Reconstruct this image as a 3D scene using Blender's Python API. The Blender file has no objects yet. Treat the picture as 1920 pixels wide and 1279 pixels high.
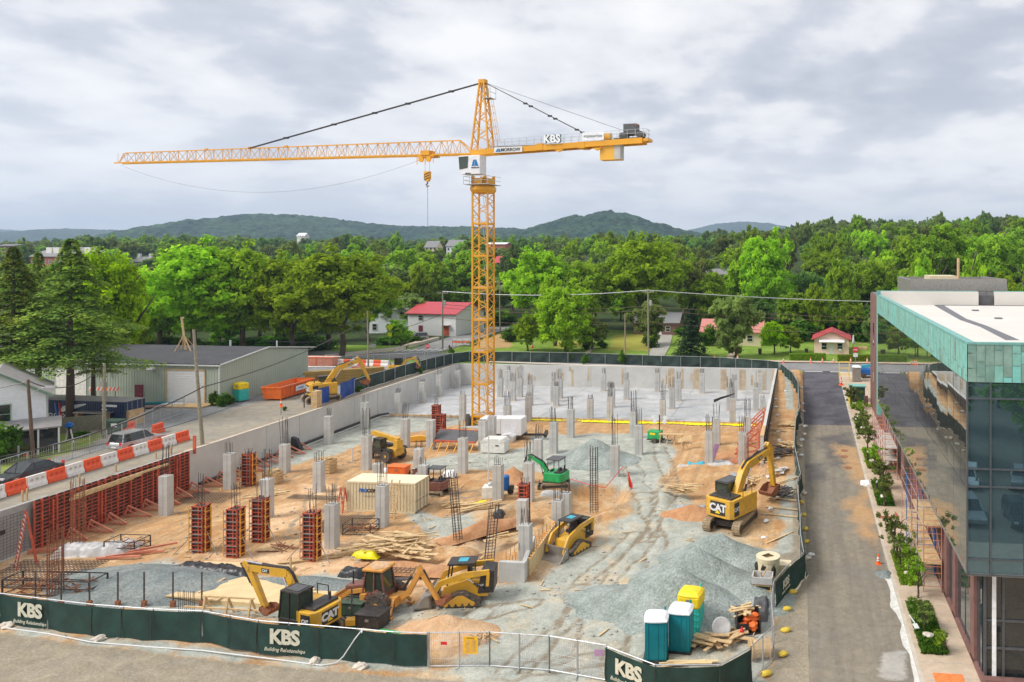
import bpy, math, random
import numpy as np
from mathutils import Vector, Matrix
SC=bpy.context.scene
C=SC.collection
pi=math.pi
# ---------------------------------------------------------------- camera, sky, sun, exposure
YAW=math.atan(150/1400); CH=23.4; HAZE=.00014; FP=1400.0; PX=1350.0; HY=475.0
cd=bpy.data.cameras.new('camera'); cam=bpy.data.objects.new('camera',cd); C.objects.link(cam)
cam.location=(0,0,CH); cam.rotation_euler=(pi/2,0,YAW)
cd.sensor_width=36; cd.lens=36*FP/1920; cd.shift_x=-(PX-960)/1920; cd.shift_y=-(639.5-HY)/1920
cd.clip_end=40000; cd.clip_start=.5
SC.camera=cam
SUN_EL=math.radians(47); SUN_ROT=math.radians(-118)
W=bpy.data.worlds.new("World"); SC.world=W; W.use_nodes=True
nt=W.node_tree; N=nt.nodes; L=nt.links
for n in list(N): N.remove(n)
def nn(t,**k):
    n=N.new(t)
    for a,v in k.items(): setattr(n,a,v)
    return n
out=nn('ShaderNodeOutputWorld'); bg=nn('ShaderNodeBackground')
sky=nn('ShaderNodeTexSky'); sky.sky_type='NISHITA'; sky.sun_disc=False; sky.sun_elevation=SUN_EL; sky.sun_rotation=SUN_ROT
skm=nn('ShaderNodeVectorMath',operation='SCALE'); skm.inputs['Scale'].default_value=.1
L.new(sky.outputs[0],skm.inputs[0])
tc=nn('ShaderNodeTexCoord'); sep=nn('ShaderNodeSeparateXYZ'); L.new(tc.outputs['Generated'],sep.inputs[0])
def math_(op,a,b=None,c=None):
    m=nn('ShaderNodeMath',operation=op)
    for i,v in enumerate((a,b,c)):
        if v is None: continue
        if isinstance(v,(int,float)): m.inputs[i].default_value=v
        else: L.new(v,m.inputs[i])
    return m.outputs[0]
za=math_('ABSOLUTE',sep.outputs[2]); zz=math_('ADD',za,.22)
cx=math_('DIVIDE',sep.outputs[0],zz); cy=math_('DIVIDE',sep.outputs[1],zz)
cmb=nn('ShaderNodeCombineXYZ'); L.new(cx,cmb.inputs[0]); L.new(cy,cmb.inputs[1])
def noise(scale,detail,rough,dist=0,off=0):
    n=nn('ShaderNodeTexNoise'); n.inputs['Scale'].default_value=scale; n.inputs['Detail'].default_value=detail
    n.inputs['Roughness'].default_value=rough; n.inputs['Distortion'].default_value=dist
    mp=nn('ShaderNodeMapping'); mp.inputs['Location'].default_value=(off,off*.7,off*.3); L.new(cmb.outputs[0],mp.inputs[0])
    L.new(mp.outputs[0],n.inputs['Vector']); return n.outputs['Fac']
n1=noise(1.7,6,.48,.1,2.3); n2=noise(4.6,7,.52,.1,7.7)
cl=math_('ADD',math_('MULTIPLY',n1,.60),math_('MULTIPLY',n2,.40))
rp=nn('ShaderNodeValToRGB'); L.new(cl,rp.inputs[0])
e=rp.color_ramp.elements
e[0].position=.36; e[0].color=(.40,.42,.475,1); e[1].position=.61; e[1].color=(.745,.735,.73,1)
a=e.new(.44); a.color=(.48,.495,.54,1); a=e.new(.50); a.color=(.63,.628,.645,1); a=e.new(.555); a.color=(.69,.685,.69,1)
# bright, even band low over the horizon
hz=nn('ShaderNodeMapRange'); L.new(za,hz.inputs[0]); hz.inputs[1].default_value=.0; hz.inputs[2].default_value=.20; hz.inputs[3].default_value=.65; hz.inputs[4].default_value=0
mxh=nn('ShaderNodeMix',data_type='RGBA'); L.new(hz.outputs[0],mxh.inputs[0]); L.new(rp.outputs[0],mxh.inputs[6]); mxh.inputs[7].default_value=(.86,.85,.85,1)
mx=nn('ShaderNodeMix',data_type='RGBA'); mx.inputs[0].default_value=.96; L.new(skm.outputs[0],mx.inputs[6]); L.new(mxh.outputs[2],mx.inputs[7])
L.new(mx.outputs[2],bg.inputs[0]); bg.inputs[1].default_value=.92
L.new(bg.outputs[0],out.inputs[0])
sl=bpy.data.lights.new('sun','SUN'); sl.energy=2.3; sl.angle=math.radians(24); sl.color=(1,.96,.9)
so=bpy.data.objects.new('sun',sl); C.objects.link(so)
sd=Vector((math.sin(SUN_ROT)*math.cos(SUN_EL),math.cos(SUN_ROT)*math.cos(SUN_EL),math.sin(SUN_EL)))
so.rotation_euler=sd.to_track_quat('Z','Y').to_euler()
vs=SC.view_settings; vs.view_transform='Standard'; vs.look='None'; vs.gamma=1; vs.exposure=.68
SC.cycles.max_bounces=6; SC.cycles.diffuse_bounces=4; SC.cycles.glossy_bounces=3; SC.cycles.transparent_max_bounces=8
SC.cycles.transmission_bounces=3; SC.cycles.volume_bounces=0
SC.cycles.use_denoising=True
# ---------------------------------------------------------------- projection helpers (where a thing stands on the ground)
cs_,sn_=math.cos(YAW),math.sin(YAW)
def at(x,y,Z):
    u=(x-PX)/FP
    return Vector((Z*(-sn_+u*cs_),Z*(cs_+u*sn_),CH+Z*(HY-y)/FP))
def G(x,y,z=0): return at(x,y,FP*(CH-z)/(y-HY))
def depth(X,Y): return -sn_*X+cs_*Y
def pxof(X,Y): return PX+FP*(cs_*X+sn_*Y)/max(1,depth(X,Y))
def sm(t): t=min(1,max(0,t)); return t*t*(3-2*t)
def lerp(a,b,t): return a+(b-a)*t
def interp(x,tb):
    if x<=tb[0][0]: return tb[0][1]
    for (a,b),(c,d) in zip(tb,tb[1:]):
        if x<=c: return b+(d-b)*(x-a)/(c-a)
    return tb[-1][1]
def zr(Y): return interp(Y,[(58,0),(66,.16),(126.6,2.9),(133,2.9)])
SKY=[(-400,450),(0,452),(220,440),(400,438),(520,446),(900,442),(1250,440),(1400,429),(1600,414),(1920,409)]
def gz(X,Y):
    if Y<127.2:
        if X<-60.3: return 3.8
        if X>.3: return zr(Y)
        if X>-4.2: return zr(Y)+interp(Y,[(60,0),(85,.4),(126,.75)])
        return 0
    b=lerp(3.8,2.9,min(1,max(0,(X+60)/56)))
    Zc=max(depth(X,Y),60); ys=interp(pxof(X,Y),SKY)
    if Y<152: return b
    t=sm((Y-152)/260)
    tg=CH+(HY-ys)/FP*Zc-16
    return lerp(b,max(tg,b),t)
def GG(x,y,h=0):
    z=0
    for i in range(40):
        p=G(x,y,z+h) if z+h<CH-1 else at(x,y,900)
        z=z*.5+gz(p.x,p.y)*.5
    p=G(x,y,z+h); return Vector((p.x,p.y,z))
# ---------------------------------------------------------------- materials
MATS={}
def mat(name,col,rough=.6,metal=0,var=.12,scale=3,bump=0,bscale=30,dust=0,dcol=(.42,.28,.16),spec=.5,col2=None,trans=0,island=0,rand=0):
    if name in MATS: return MATS[name]
    m=bpy.data.materials.new(name); m.use_nodes=True; t=m.node_tree; n=t.nodes; l=t.links
    p=n['Principled BSDF']; p.inputs['Roughness'].default_value=rough; p.inputs['Metallic'].default_value=metal
    p.inputs['Specular IOR Level'].default_value=spec
    tc=n.new('ShaderNodeTexCoord')
    def nz(s,d=4,r=.6):
        q=n.new('ShaderNodeTexNoise'); q.inputs['Scale'].default_value=s; q.inputs['Detail'].default_value=d; q.inputs['Roughness'].default_value=r
        l.new(tc.outputs['Object'],q.inputs['Vector']); return q.outputs['Fac']
    rp=n.new('ShaderNodeValToRGB'); l.new(nz(scale),rp.inputs[0])
    c2=col2 or tuple(min(1,c*(1+var)) for c in col); c1=tuple(c*(1-var) for c in col)
    rp.color_ramp.elements[0].position=.35; rp.color_ramp.elements[1].position=.65
    rp.color_ramp.elements[0].color=(*c1,1); rp.color_ramp.elements[1].color=(*c2,1)
    cur=rp.outputs[0]
    if rand:
        oi=n.new('ShaderNodeObjectInfo'); hs=n.new('ShaderNodeHueSaturation')
        mr=n.new('ShaderNodeMapRange'); l.new(oi.outputs['Random'],mr.inputs[0]); mr.inputs[3].default_value=1-rand; mr.inputs[4].default_value=1+rand
        l.new(mr.outputs[0],hs.inputs['Value']); l.new(cur,hs.inputs['Color']); cur=hs.outputs[0]
    if dust:
        mx=n.new('ShaderNodeMix'); mx.data_type='RGBA'; r2=n.new('ShaderNodeValToRGB'); l.new(nz(scale*1.7,6,.7),r2.inputs[0])
        r2.color_ramp.elements[0].position=.42; r2.color_ramp.elements[0].color=(0,0,0,1); r2.color_ramp.elements[1].position=.68; r2.color_ramp.elements[1].color=(dust,dust,dust,1)
        l.new(r2.outputs[0],mx.inputs[0]); l.new(cur,mx.inputs[6]); mx.inputs[7].default_value=(*dcol,1); cur=mx.outputs[2]
    l.new(cur,p.inputs['Base Color'])
    if bump:
        b=n.new('ShaderNodeBump'); b.inputs['Strength'].default_value=bump; b.inputs['Distance'].default_value=.05; l.new(nz(bscale,3),b.inputs['Height']); l.new(b.outputs[0],p.inputs['Normal'])
    MATS[name]=m; return m
def leafmat(name,col,warm,tr=.58):
    m=bpy.data.materials.new(name); m.use_nodes=True; t=m.node_tree; n=t.nodes; l=t.links
    n.remove(n['Principled BSDF']); o=n['Material Output']
    at_=n.new('ShaderNodeAttribute'); at_.attribute_name='v'
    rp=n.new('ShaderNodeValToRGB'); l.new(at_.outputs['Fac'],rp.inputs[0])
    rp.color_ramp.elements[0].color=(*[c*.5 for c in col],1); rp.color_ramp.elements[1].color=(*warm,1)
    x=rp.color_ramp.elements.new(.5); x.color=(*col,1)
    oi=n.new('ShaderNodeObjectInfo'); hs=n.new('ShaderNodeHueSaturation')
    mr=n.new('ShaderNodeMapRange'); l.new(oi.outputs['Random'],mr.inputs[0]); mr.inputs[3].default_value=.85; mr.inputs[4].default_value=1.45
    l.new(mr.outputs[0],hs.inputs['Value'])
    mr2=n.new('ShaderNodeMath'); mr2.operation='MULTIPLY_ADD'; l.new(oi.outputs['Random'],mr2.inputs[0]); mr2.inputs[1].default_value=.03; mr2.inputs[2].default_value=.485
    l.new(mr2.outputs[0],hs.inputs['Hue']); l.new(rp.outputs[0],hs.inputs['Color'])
    d=n.new('ShaderNodeBsdfDiffuse'); tr_=n.new('ShaderNodeBsdfTranslucent'); mx=n.new('ShaderNodeMixShader'); mx.inputs[0].default_value=tr
    l.new(hs.outputs[0],d.inputs[0]); l.new(hs.outputs[0],tr_.inputs[0]); l.new(d.outputs[0],mx.inputs[1]); l.new(tr_.outputs[0],mx.inputs[2]); l.new(mx.outputs[0],o.inputs[0])
    MATS[name]=m; return m
# ---------------------------------------------------------------- mesh builder
class MB:
    def __init__(s,M=None): s.v=[];s.f=[];s.M=M
    def add(s,vs,fs):
        k=len(s.v)
        s.v+= [tuple(s.M@Vector(v)) for v in vs] if s.M else [tuple(v) for v in vs]
        s.f+=[tuple(k+i for i in f) for f in fs]; return s
    def box(s,x0,x1,y0,y1,z0,z1):
        return s.add([(x0,y0,z0),(x1,y0,z0),(x1,y1,z0),(x0,y1,z0),(x0,y0,z1),(x1,y0,z1),(x1,y1,z1),(x0,y1,z1)],
          [(3,2,1,0),(4,5,6,7),(0,1,5,4),(1,2,6,5),(2,3,7,6),(3,0,4,7)])
    def cbox(s,c,d): return s.box(c[0]-d[0]/2,c[0]+d[0]/2,c[1]-d[1]/2,c[1]+d[1]/2,c[2]-d[2]/2,c[2]+d[2]/2)
    def beam(s,p,q,w,h=None,up=(0,0,1)):
        p,q=Vector(p),Vector(q); h=h or w; d=(q-p)
        if d.length<1e-6: return s
        d.normalize(); u=Vector(up)
        if abs(d.dot(u))>.98: u=Vector((0,1,0)) if abs(d.y)<.9 else Vector((1,0,0))
        r=d.cross(u).normalized()*w/2; t=r.cross(d).normalized()*h/2
        a=[p-r-t,p+r-t,p+r+t,p-r+t]; b=[q-r-t,q+r-t,q+r+t,q-r+t]
        return s.add(a+b,[(3,2,1,0),(4,5,6,7),(0,1,5,4),(1,2,6,5),(2,3,7,6),(3,0,4,7)])
    def tube(s,p,q,r,n=6,r2=None,cap=True):
        p,q=Vector(p),Vector(q); r2=r if r2 is None else r2; d=q-p
        if d.length<1e-6: return s
        d.normalize(); u=Vector((0,0,1)) if abs(d.z)<.9 else Vector((1,0,0))
        a=d.cross(u).normalized(); b=d.cross(a)
        vs=[p+(a*math.cos(2*pi*i/n)+b*math.sin(2*pi*i/n))*r for i in range(n)]+[q+(a*math.cos(2*pi*i/n)+b*math.sin(2*pi*i/n))*r2 for i in range(n)]
        fs=[(i,n+i,n+(i+1)%n,(i+1)%n) for i in range(n)]
        if cap: fs+=[tuple(range(n)),tuple(range(2*n-1,n-1,-1))]
        return s.add(vs,fs)
    def path(s,pts,r,n=5):
        pts=[Vector(p) for p in pts]; rings=[];vs=[]
        for i,p in enumerate(pts):
            d=(pts[min(i+1,len(pts)-1)]-pts[max(i-1,0)]).normalized(); u=Vector((0,0,1)) if abs(d.z)<.9 else Vector((1,0,0))
            a=d.cross(u).normalized(); b=d.cross(a)
            vs+=[p+(a*math.cos(2*pi*k/n)+b*math.sin(2*pi*k/n))*r for k in range(n)]
        fs=[(i*n+k,(i+1)*n+k,(i+1)*n+(k+1)%n,i*n+(k+1)%n) for i in range(len(pts)-1) for k in range(n)]
        return s.add(vs,fs)
    def prism(s,pts,a0,a1,ax='y'):
        n=len(pts)
        def mk(p,a): return {'y':(p[0],a,p[1]),'z':(p[0],p[1],a),'x':(a,p[0],p[1])}[ax]
        return s.add([mk(p,a0) for p in pts]+[mk(p,a1) for p in pts],[tuple(range(n)),tuple(range(2*n-1,n-1,-1))]+[(i,n+i,n+(i+1)%n,(i+1)%n) for i in range(n)])
    def lathe(s,prof,n=12,c=(0,0,0),ax='z'):
        vs=[]
        for r,z in prof:
            for i in range(n):
                a=2*pi*i/n; x,y=r*math.cos(a),r*math.sin(a)
                vs.append({'z':(c[0]+x,c[1]+y,c[2]+z),'y':(c[0]+x,c[1]+z,c[2]+y),'x':(c[0]+z,c[1]+x,c[2]+y)}[ax])
        m=len(prof); fs=[(j*n+i,j*n+(i+1)%n,(j+1)*n+(i+1)%n,(j+1)*n+i) for j in range(m-1) for i in range(n)]
        fs+=[tuple(range(n-1,-1,-1)),tuple((m-1)*n+i for i in range(n))]
        return s.add(vs,fs)
    def wheel(s,c,r,w,ax='y',n=20):  # tyre with rounded shoulders and hollow
        return s.lathe([(r*.58,-w*.42),(r*.9,-w*.5),(r,-w*.36),(r,w*.36),(r*.9,w*.5),(r*.58,w*.42)],n,c,ax)
    def blob(s,c,r,seed=0,n=7,m=10,j=.2):
        R=random.Random(seed); vs=[(c[0],c[1],c[2]-r[2])]
        for a in range(1,n):
            for b in range(m):
                k=1+R.uniform(-j,j); t=pi*a/n; p=2*pi*b/m
                vs.append((c[0]+r[0]*k*math.sin(t)*math.cos(p),c[1]+r[1]*k*math.sin(t)*math.sin(p),c[2]-r[2]*k*math.cos(t)))
        vs.append((c[0],c[1],c[2]+r[2])); fs=[(0,1+(b+1)%m,1+b) for b in range(m)]
        for a in range(n-2):
            for b in range(m): q=1+a*m; fs.append((q+b,q+(b+1)%m,q+m+(b+1)%m,q+m+b))
        q=1+(n-2)*m; fs+=[(q+b,q+(b+1)%m,len(vs)-1) for b in range(m)]
        return s.add(vs,fs)
    def build(s,name,m,parent=None,bev=0,smooth=False,label=None,loc=None,rz=0):
        me=bpy.data.meshes.new(name); me.from_pydata(s.v,[],s.f); me.materials.append(MATS[m] if isinstance(m,str) else m)
        import bmesh
        b=bmesh.new(); b.from_mesh(me); bmesh.ops.recalc_face_normals(b,faces=b.faces); b.to_mesh(me); b.free()
        if smooth: me.shade_smooth()
        o=bpy.data.objects.new(name,me); C.objects.link(o)
        if parent: o.parent=parent
        if loc is not None: o.location=loc
        if rz: o.rotation_euler[2]=rz
        if bev:
            q=o.modifiers.new('b','BEVEL'); q.width=bev; q.segments=2; q.limit_method='ANGLE'; q.angle_limit=.6
        if label: o['label']=label
        return o
def tag(o,label=None,cat=None,group=None,kind=None):
    if label and not kind: kind='thing'
    if label: o['label']=label
    if cat: o['category']=cat
    if group: o['group']=group
    if kind: o['kind']=kind
    return o
def T(name,label,cat,loc=(0,0,0),rz=0,group=None,s=1):
    o=bpy.data.objects.new(name,None); C.objects.link(o); o.location=loc; o.rotation_euler=(0,0,rz); o.scale=(s,s,s); o.empty_display_size=.3
    return tag(o,label,cat,group)
KIDS={}
def dup(o,loc=None,rz=None,label=None,parent=None,s=None):
    if not KIDS.get('n')==len(bpy.data.objects):
        KIDS.clear(); KIDS['n']=len(bpy.data.objects)
        for q in bpy.data.objects:
            if q.parent: KIDS.setdefault(q.parent.name,[]).append(q)
    def rec(o,par):
        c=o.copy(); C.objects.link(c)
        if par: c.parent=par
        ks=list(KIDS.get(o.name,[])); KIDS[c.name]=[rec(k,c) for k in ks]
        return c
    c=rec(o,parent); KIDS['n']=len(bpy.data.objects)
    if loc is not None: c.location=loc
    if rz is not None: c.rotation_euler[2]=rz
    if s is not None: c.scale=(s,s,s) if isinstance(s,(int,float)) else s
    if label: c['label']=label
    return c
def text(s,size,m,parent=None,loc=(0,0,0),rot=(pi/2,0,0),ext=.01,bold=.0,shear=0,name='lettering',xs=1,space=1):
    cu=bpy.data.curves.new('lettering','FONT'); cu.body=s; cu.size=size; cu.extrude=ext; cu.offset=bold; cu.shear=shear; cu.align_x='CENTER'; cu.align_y='CENTER'; cu.resolution_u=3; cu.space_character=space
    t=bpy.data.objects.new('tmp',cu); me=bpy.data.meshes.new_from_object(t); bpy.data.objects.remove(t); bpy.data.curves.remove(cu)
    me.materials.clear(); me.materials.append(MATS[m]); me.name=name
    o=bpy.data.objects.new(name,me); C.objects.link(o); o.parent=parent; o.location=loc; o.rotation_euler=rot; o.scale=(xs,1,1)
    return o
def heightmesh(name,m,x0,x1,y0,y1,st,zf,attrs=None,parent=None,loc=None,smooth=True):
    nx=max(2,int(round((x1-x0)/st))+1); ny=max(2,int(round((y1-y0)/st))+1)
    xs=np.linspace(x0,x1,nx); ys=np.linspace(y0,y1,ny)
    vs=[(x,y,zf(x,y)) for y in ys for x in xs]
    fs=[(j*nx+i,j*nx+i+1,(j+1)*nx+i+1,(j+1)*nx+i) for j in range(ny-1) for i in range(nx-1)]
    me=bpy.data.meshes.new(name); me.from_pydata(vs,[],fs); me.materials.append(MATS[m])
    if smooth: me.shade_smooth()
    for k,fn in (attrs or {}).items():
        a=me.attributes.new(k,'FLOAT','POINT'); a.data.foreach_set('value',[float(fn(v[0],v[1])) for v in vs])
    o=bpy.data.objects.new(name,me); C.objects.link(o)
    if parent: o.parent=parent
    if loc: o.location=loc
    return o
# value noise
_rn=np.random.RandomState(5).rand(256,256)
def vn(x,y,s):
    x/=s;y/=s; i,j=math.floor(x),math.floor(y); fx,fy=x-i,y-j; fx=fx*fx*(3-2*fx); fy=fy*fy*(3-2*fy)
    g=lambda a,b:_rn[a%256,b%256]
    return (g(i,j)*(1-fx)+g(i+1,j)*fx)*(1-fy)+(g(i,j+1)*(1-fx)+g(i+1,j+1)*fx)*fy
def fb(x,y,s): return vn(x,y,s)*.5+vn(x+31,y+7,s*.5)*.3+vn(x+9,y+77,s*.25)*.2
def inpoly(x,y,P):
    c=False; j=len(P)-1
    for i in range(len(P)):
        if (P[i][1]>y)!=(P[j][1]>y) and x<(P[j][0]-P[i][0])*(y-P[i][1])/(P[j][1]-P[i][1])+P[i][0]: c=not c
        j=i
    return c
def pdist(x,y,P):
    d=1e9
    for (ax,ay),(bx,by) in zip(P,P[1:]+P[:1]):
        vx,vy=bx-ax,by-ay; t=max(0,min(1,((x-ax)*vx+(y-ay)*vy)/(vx*vx+vy*vy+1e-9))); d=min(d,math.hypot(x-ax-t*vx,y-ay-t*vy))
    return -d if inpoly(x,y,P) else d
def ordw(i): return ['first','second','third','fourth','fifth','sixth','seventh','eighth','ninth','tenth','eleventh','twelfth','thirteenth','fourteenth','fifteenth','sixteenth','seventeenth','eighteenth','nineteenth','twentieth'][i]
RND=random.Random(11)
# ---------------------------------------------------------------- materials used by the setting and the things
def groundmat(name,layers,base,base2,scale=1.2,rough=.95,fine=(9,.12),bump=.5,streak=None):
    """layers: (attribute, colour a, colour b, edge noise)"""
    m=bpy.data.materials.new(name); m.use_nodes=True; t=m.node_tree; n=t.nodes; l=t.links
    p=n['Principled BSDF']; p.inputs['Roughness'].default_value=rough; p.inputs['Specular IOR Level'].default_value=.2
    tc=n.new('ShaderNodeTexCoord')
    def nz(s,d=5,r=.6,sc=None,dist=0):
        q=n.new('ShaderNodeTexNoise'); q.inputs['Scale'].default_value=s; q.inputs['Detail'].default_value=d; q.inputs['Roughness'].default_value=r; q.inputs['Distortion'].default_value=dist
        if sc:
            mp=n.new('ShaderNodeMapping'); mp.inputs['Scale'].default_value=sc; l.new(tc.outputs['Object'],mp.inputs[0]); l.new(mp.outputs[0],q.inputs['Vector'])
        else: l.new(tc.outputs['Object'],q.inputs['Vector'])
        return q.outputs['Fac']
    def ramp(f,a,b,p0=.35,p1=.65):
        r=n.new('ShaderNodeValToRGB'); l.new(f,r.inputs[0]); r.color_ramp.elements[0].position=p0; r.color_ramp.elements[1].position=p1
        r.color_ramp.elements[0].color=(*a,1); r.color_ramp.elements[1].color=(*b,1); return r.outputs[0]
    def mixc(f,a,b):
        q=n.new('ShaderNodeMix'); q.data_type='RGBA'; l.new(f,q.inputs[0]); l.new(a,q.inputs[6]); l.new(b,q.inputs[7]); return q.outputs[2]
    def mth(op,a,b):
        q=n.new('ShaderNodeMath'); q.operation=op; q.use_clamp=op=='MULTIPLY_ADD'
        for i,v in enumerate((a,b)):
            if isinstance(v,(int,float)): q.inputs[i].default_value=v
            else: l.new(v,q.inputs[i])
        return q.outputs[0]
    cur=ramp(nz(scale*.35,8,.65,dist=.5),base,base2,.38,.62)
    if streak: # tyre tracks and scraped marks running along the site
        cur=mixc(ramp(nz(1.,5,.6,(1.6,.09,1)),(0,0,0),(.75,.75,.75),.42,.62),cur,ramp(nz(3,3),streak,streak))
    for a,ca,cb,en,es in layers:
        at_=n.new('ShaderNodeAttribute'); at_.attribute_name=a
        f=mth('ADD',at_.outputs['Fac'],mth('MULTIPLY',mth('SUBTRACT',nz(es,7,.7,dist=.4),.5),en))
        mr=n.new('ShaderNodeMapRange'); l.new(f,mr.inputs[0]); mr.inputs[1].default_value=.40; mr.inputs[2].default_value=.60
        cur=mixc(mr.outputs[0],cur,ramp(nz(scale*.6,6,.6),ca,cb))
    g=ramp(nz(fine[0],3,.7),(1-fine[1],)*3,(1+fine[1],)*3,.3,.7)
    q=n.new('ShaderNodeMix'); q.data_type='RGBA'; q.blend_type='MULTIPLY'; q.inputs[0].default_value=1; l.new(cur,q.inputs[6]); l.new(g,q.inputs[7])
    g2=ramp(nz(fine[0]*.12,6,.65,dist=1),(.86,.85,.83),(1.1,1.1,1.1),.35,.65)
    q2=n.new('ShaderNodeMix'); q2.data_type='RGBA'; q2.blend_type='MULTIPLY'; q2.inputs[0].default_value=1; l.new(q.outputs[2],q2.inputs[6]); l.new(g2,q2.inputs[7])
    l.new(q2.outputs[2],p.inputs['Base Color'])
    b=n.new('ShaderNodeBump'); b.inputs['Strength'].default_value=bump; b.inputs['Distance'].default_value=.08
    l.new(mth('ADD',nz(fine[0]*.8,4),mth('MULTIPLY',nz(1.3,5),2)),b.inputs['Height']); l.new(b.outputs[0],p.inputs['Normal'])
    MATS[name]=m; return m
GRA=(.24,.275,.25); GRB=(.36,.385,.35)
groundmat('site',[('pale',(.60,.37,.20),(.66,.47,.29),.5,.5),('gravel',(.33,.35,.31),(.44,.445,.39),1.2,.28),('sandy',(.55,.42,.27),(.50,.41,.28),1.3,.22),('rut',(.25,.20,.14),(.25,.22,.17),.5,1.2),('dust',(.33,.28,.205),(.285,.25,.195),.5,.4)],(.46,.25,.105),(.55,.37,.20),fine=(7,.2),streak=(.38,.23,.12))
groundmat('slabmat',[('joint',(.36,.37,.37),(.42,.42,.41),.2,2)],(.40,.41,.42),(.53,.53,.53),scale=.5,rough=.5,fine=(3,.04),bump=.05)
groundmat('roadmat',[('dark',(.075,.072,.085),(.13,.125,.14),.25,.5),('stain',(.15,.14,.13),(.11,.10,.10),.7,.5),('red',(.45,.28,.14),(.4,.27,.16),.7,.4),('wet',(.45,.42,.38),(.30,.29,.27),.8,1)],(.27,.232,.178),(.22,.203,.17),scale=.6,fine=(12,.08),bump=.12,streak=(.20,.175,.145))
groundmat('streetmat',[('asph',(.22,.22,.225),(.28,.28,.275),.2,.6),('grass',(.16,.24,.045),(.27,.30,.06),.6,.7),('dirt',(.42,.26,.13),(.36,.24,.13),.6,.5)],(.33,.29,.225),(.28,.26,.22),scale=.5,fine=(8,.1),bump=.2)
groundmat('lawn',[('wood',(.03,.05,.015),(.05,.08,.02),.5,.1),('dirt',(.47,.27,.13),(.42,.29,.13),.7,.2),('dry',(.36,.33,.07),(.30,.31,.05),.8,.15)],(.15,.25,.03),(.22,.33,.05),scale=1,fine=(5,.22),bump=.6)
groundmat('asphalt',[],(.21,.21,.215),(.27,.265,.26),scale=.6,fine=(10,.08),bump=.1)
groundmat('sidewalkmat',[],(.50,.39,.29),(.56,.45,.34),scale=.6,fine=(8,.05),bump=.08)
groundmat('pavement',[],(.52,.47,.39),(.58,.52,.44),scale=.6,fine=(8,.05),bump=.08)
groundmat('gravelpile',[],GRA,(.34,.375,.36),scale=1,fine=(7,.34),bump=1)
groundmat('gravelblue',[],(.17,.20,.20),(.25,.27,.26),scale=1,fine=(7,.34),bump=1)
groundmat('sandpile',[],(.56,.34,.19),(.64,.44,.27),scale=2,fine=(14,.14),bump=.8)
groundmat('soilpile',[],(.46,.23,.11),(.54,.30,.16),scale=2,fine=(14,.16),bump=.8)
groundmat('hillwood',[],(.012,.04,.03),(.04,.085,.04),scale=.02,fine=(.10,.75),bump=1)
groundmat('forestfloor',[],(.05,.09,.02),(.08,.12,.03),scale=.3,fine=(3,.3),bump=.5)
groundmat('drygravel',[],(.34,.33,.30),(.40,.385,.34),scale=1,fine=(14,.18),bump=.4)
M_=mat
M_('concrete',(.50,.50,.48),.85,rand=.07,var=.12,scale=.9,bump=.2,bscale=8,dust=.5,dcol=(.44,.41,.36))
M_('wallcon',(.56,.555,.53),.85,var=.07,scale=.35,bump=.12,bscale=5,dust=.35,dcol=(.47,.44,.39))
M_('wallstain',(.50,.40,.28),.9,var=.2,scale=.8)
M_('joint',(.36,.35,.33),.9); M_('dirtyfoot',(.55,.42,.28),.95)
M_('rebar',(.10,.085,.08),.7,.3,var=.3,scale=9); M_('rust',(.30,.12,.06),.85,.1,var=.3,scale=6)
M_('yellow',(.80,.42,.035),.42,var=.07,scale=.5,dust=.12,dcol=(.5,.33,.14)); M_('crane',(.74,.345,.012),.42,var=.08,scale=.3,dust=.12,dcol=(.5,.2,.06))
M_('caty',(.70,.38,.022),.36,var=.1,scale=1.4,dust=.5,dcol=(.36,.25,.13),rand=.05)
M_('casey',(.62,.28,.05),.45,var=.1,scale=1.2,dust=.3,dcol=(.45,.27,.13)); M_('maroon',(.16,.05,.045),.5,dust=.35)
M_('black',(.02,.02,.022),.45,var=.3,dust=.12); M_('rubber',(.045,.043,.042),.85,dust=.5,dcol=(.33,.23,.14),scale=4); M_('steel',(.36,.35,.33),.45,.6,dust=.35)
M_('trackmat',(.33,.25,.16),.85,.1,var=.25,scale=4,dust=.4,dcol=(.48,.33,.18)); M_('chrome',(.7,.7,.72),.18,1); M_('darkgrey',(.07,.075,.085),.5,dust=.15)
M_('glassdark',(.02,.025,.025),.06,spec=.8); M_('cabglass',(.05,.07,.05),.05,.3,spec=.9)
M_('white',(.70,.70,.70),.5,var=.04); M_('offwhite',(.70,.68,.63),.6); M_('plastic',(.74,.74,.76),.35,var=.08,scale=2)
M_('red',(.62,.05,.03),.5); M_('formred',(.52,.085,.04),.6,var=.25,scale=2,dust=.3,dcol=(.45,.24,.15)); M_('formpink',(.60,.20,.12),.6,var=.15,scale=1,dust=.3,dcol=(.62,.38,.26)); M_('formply',(.075,.04,.03),.7,var=.4,scale=3)
M_('formyel',(.80,.38,.03),.5,dust=.2); M_('wood',(.62,.45,.24),.8,var=.18,scale=3,bump=.2); M_('wood2',(.54,.37,.19),.8,var=.2,scale=3); M_('plyw',(.68,.52,.28),.75,var=.1,scale=1.5,dust=.2)
M_('pole',(.30,.23,.15),.9,var=.25,scale=5); M_('poleg',(.27,.25,.18),.9,var=.2,scale=5); M_('poled',(.13,.085,.055),.9,var=.25,scale=5)
M_('tan',(.70,.60,.40),.5,var=.05,dust=.15,dcol=(.5,.42,.3)); M_('tanroof',(.80,.68,.48),.6,var=.06,dust=.2,dcol=(.6,.45,.3)); M_('navy',(.012,.028,.075),.45,var=.3,scale=.8,dust=.1,dcol=(.1,.12,.16)); M_('controof',(.27,.27,.27),.7,dust=.3)
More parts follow.
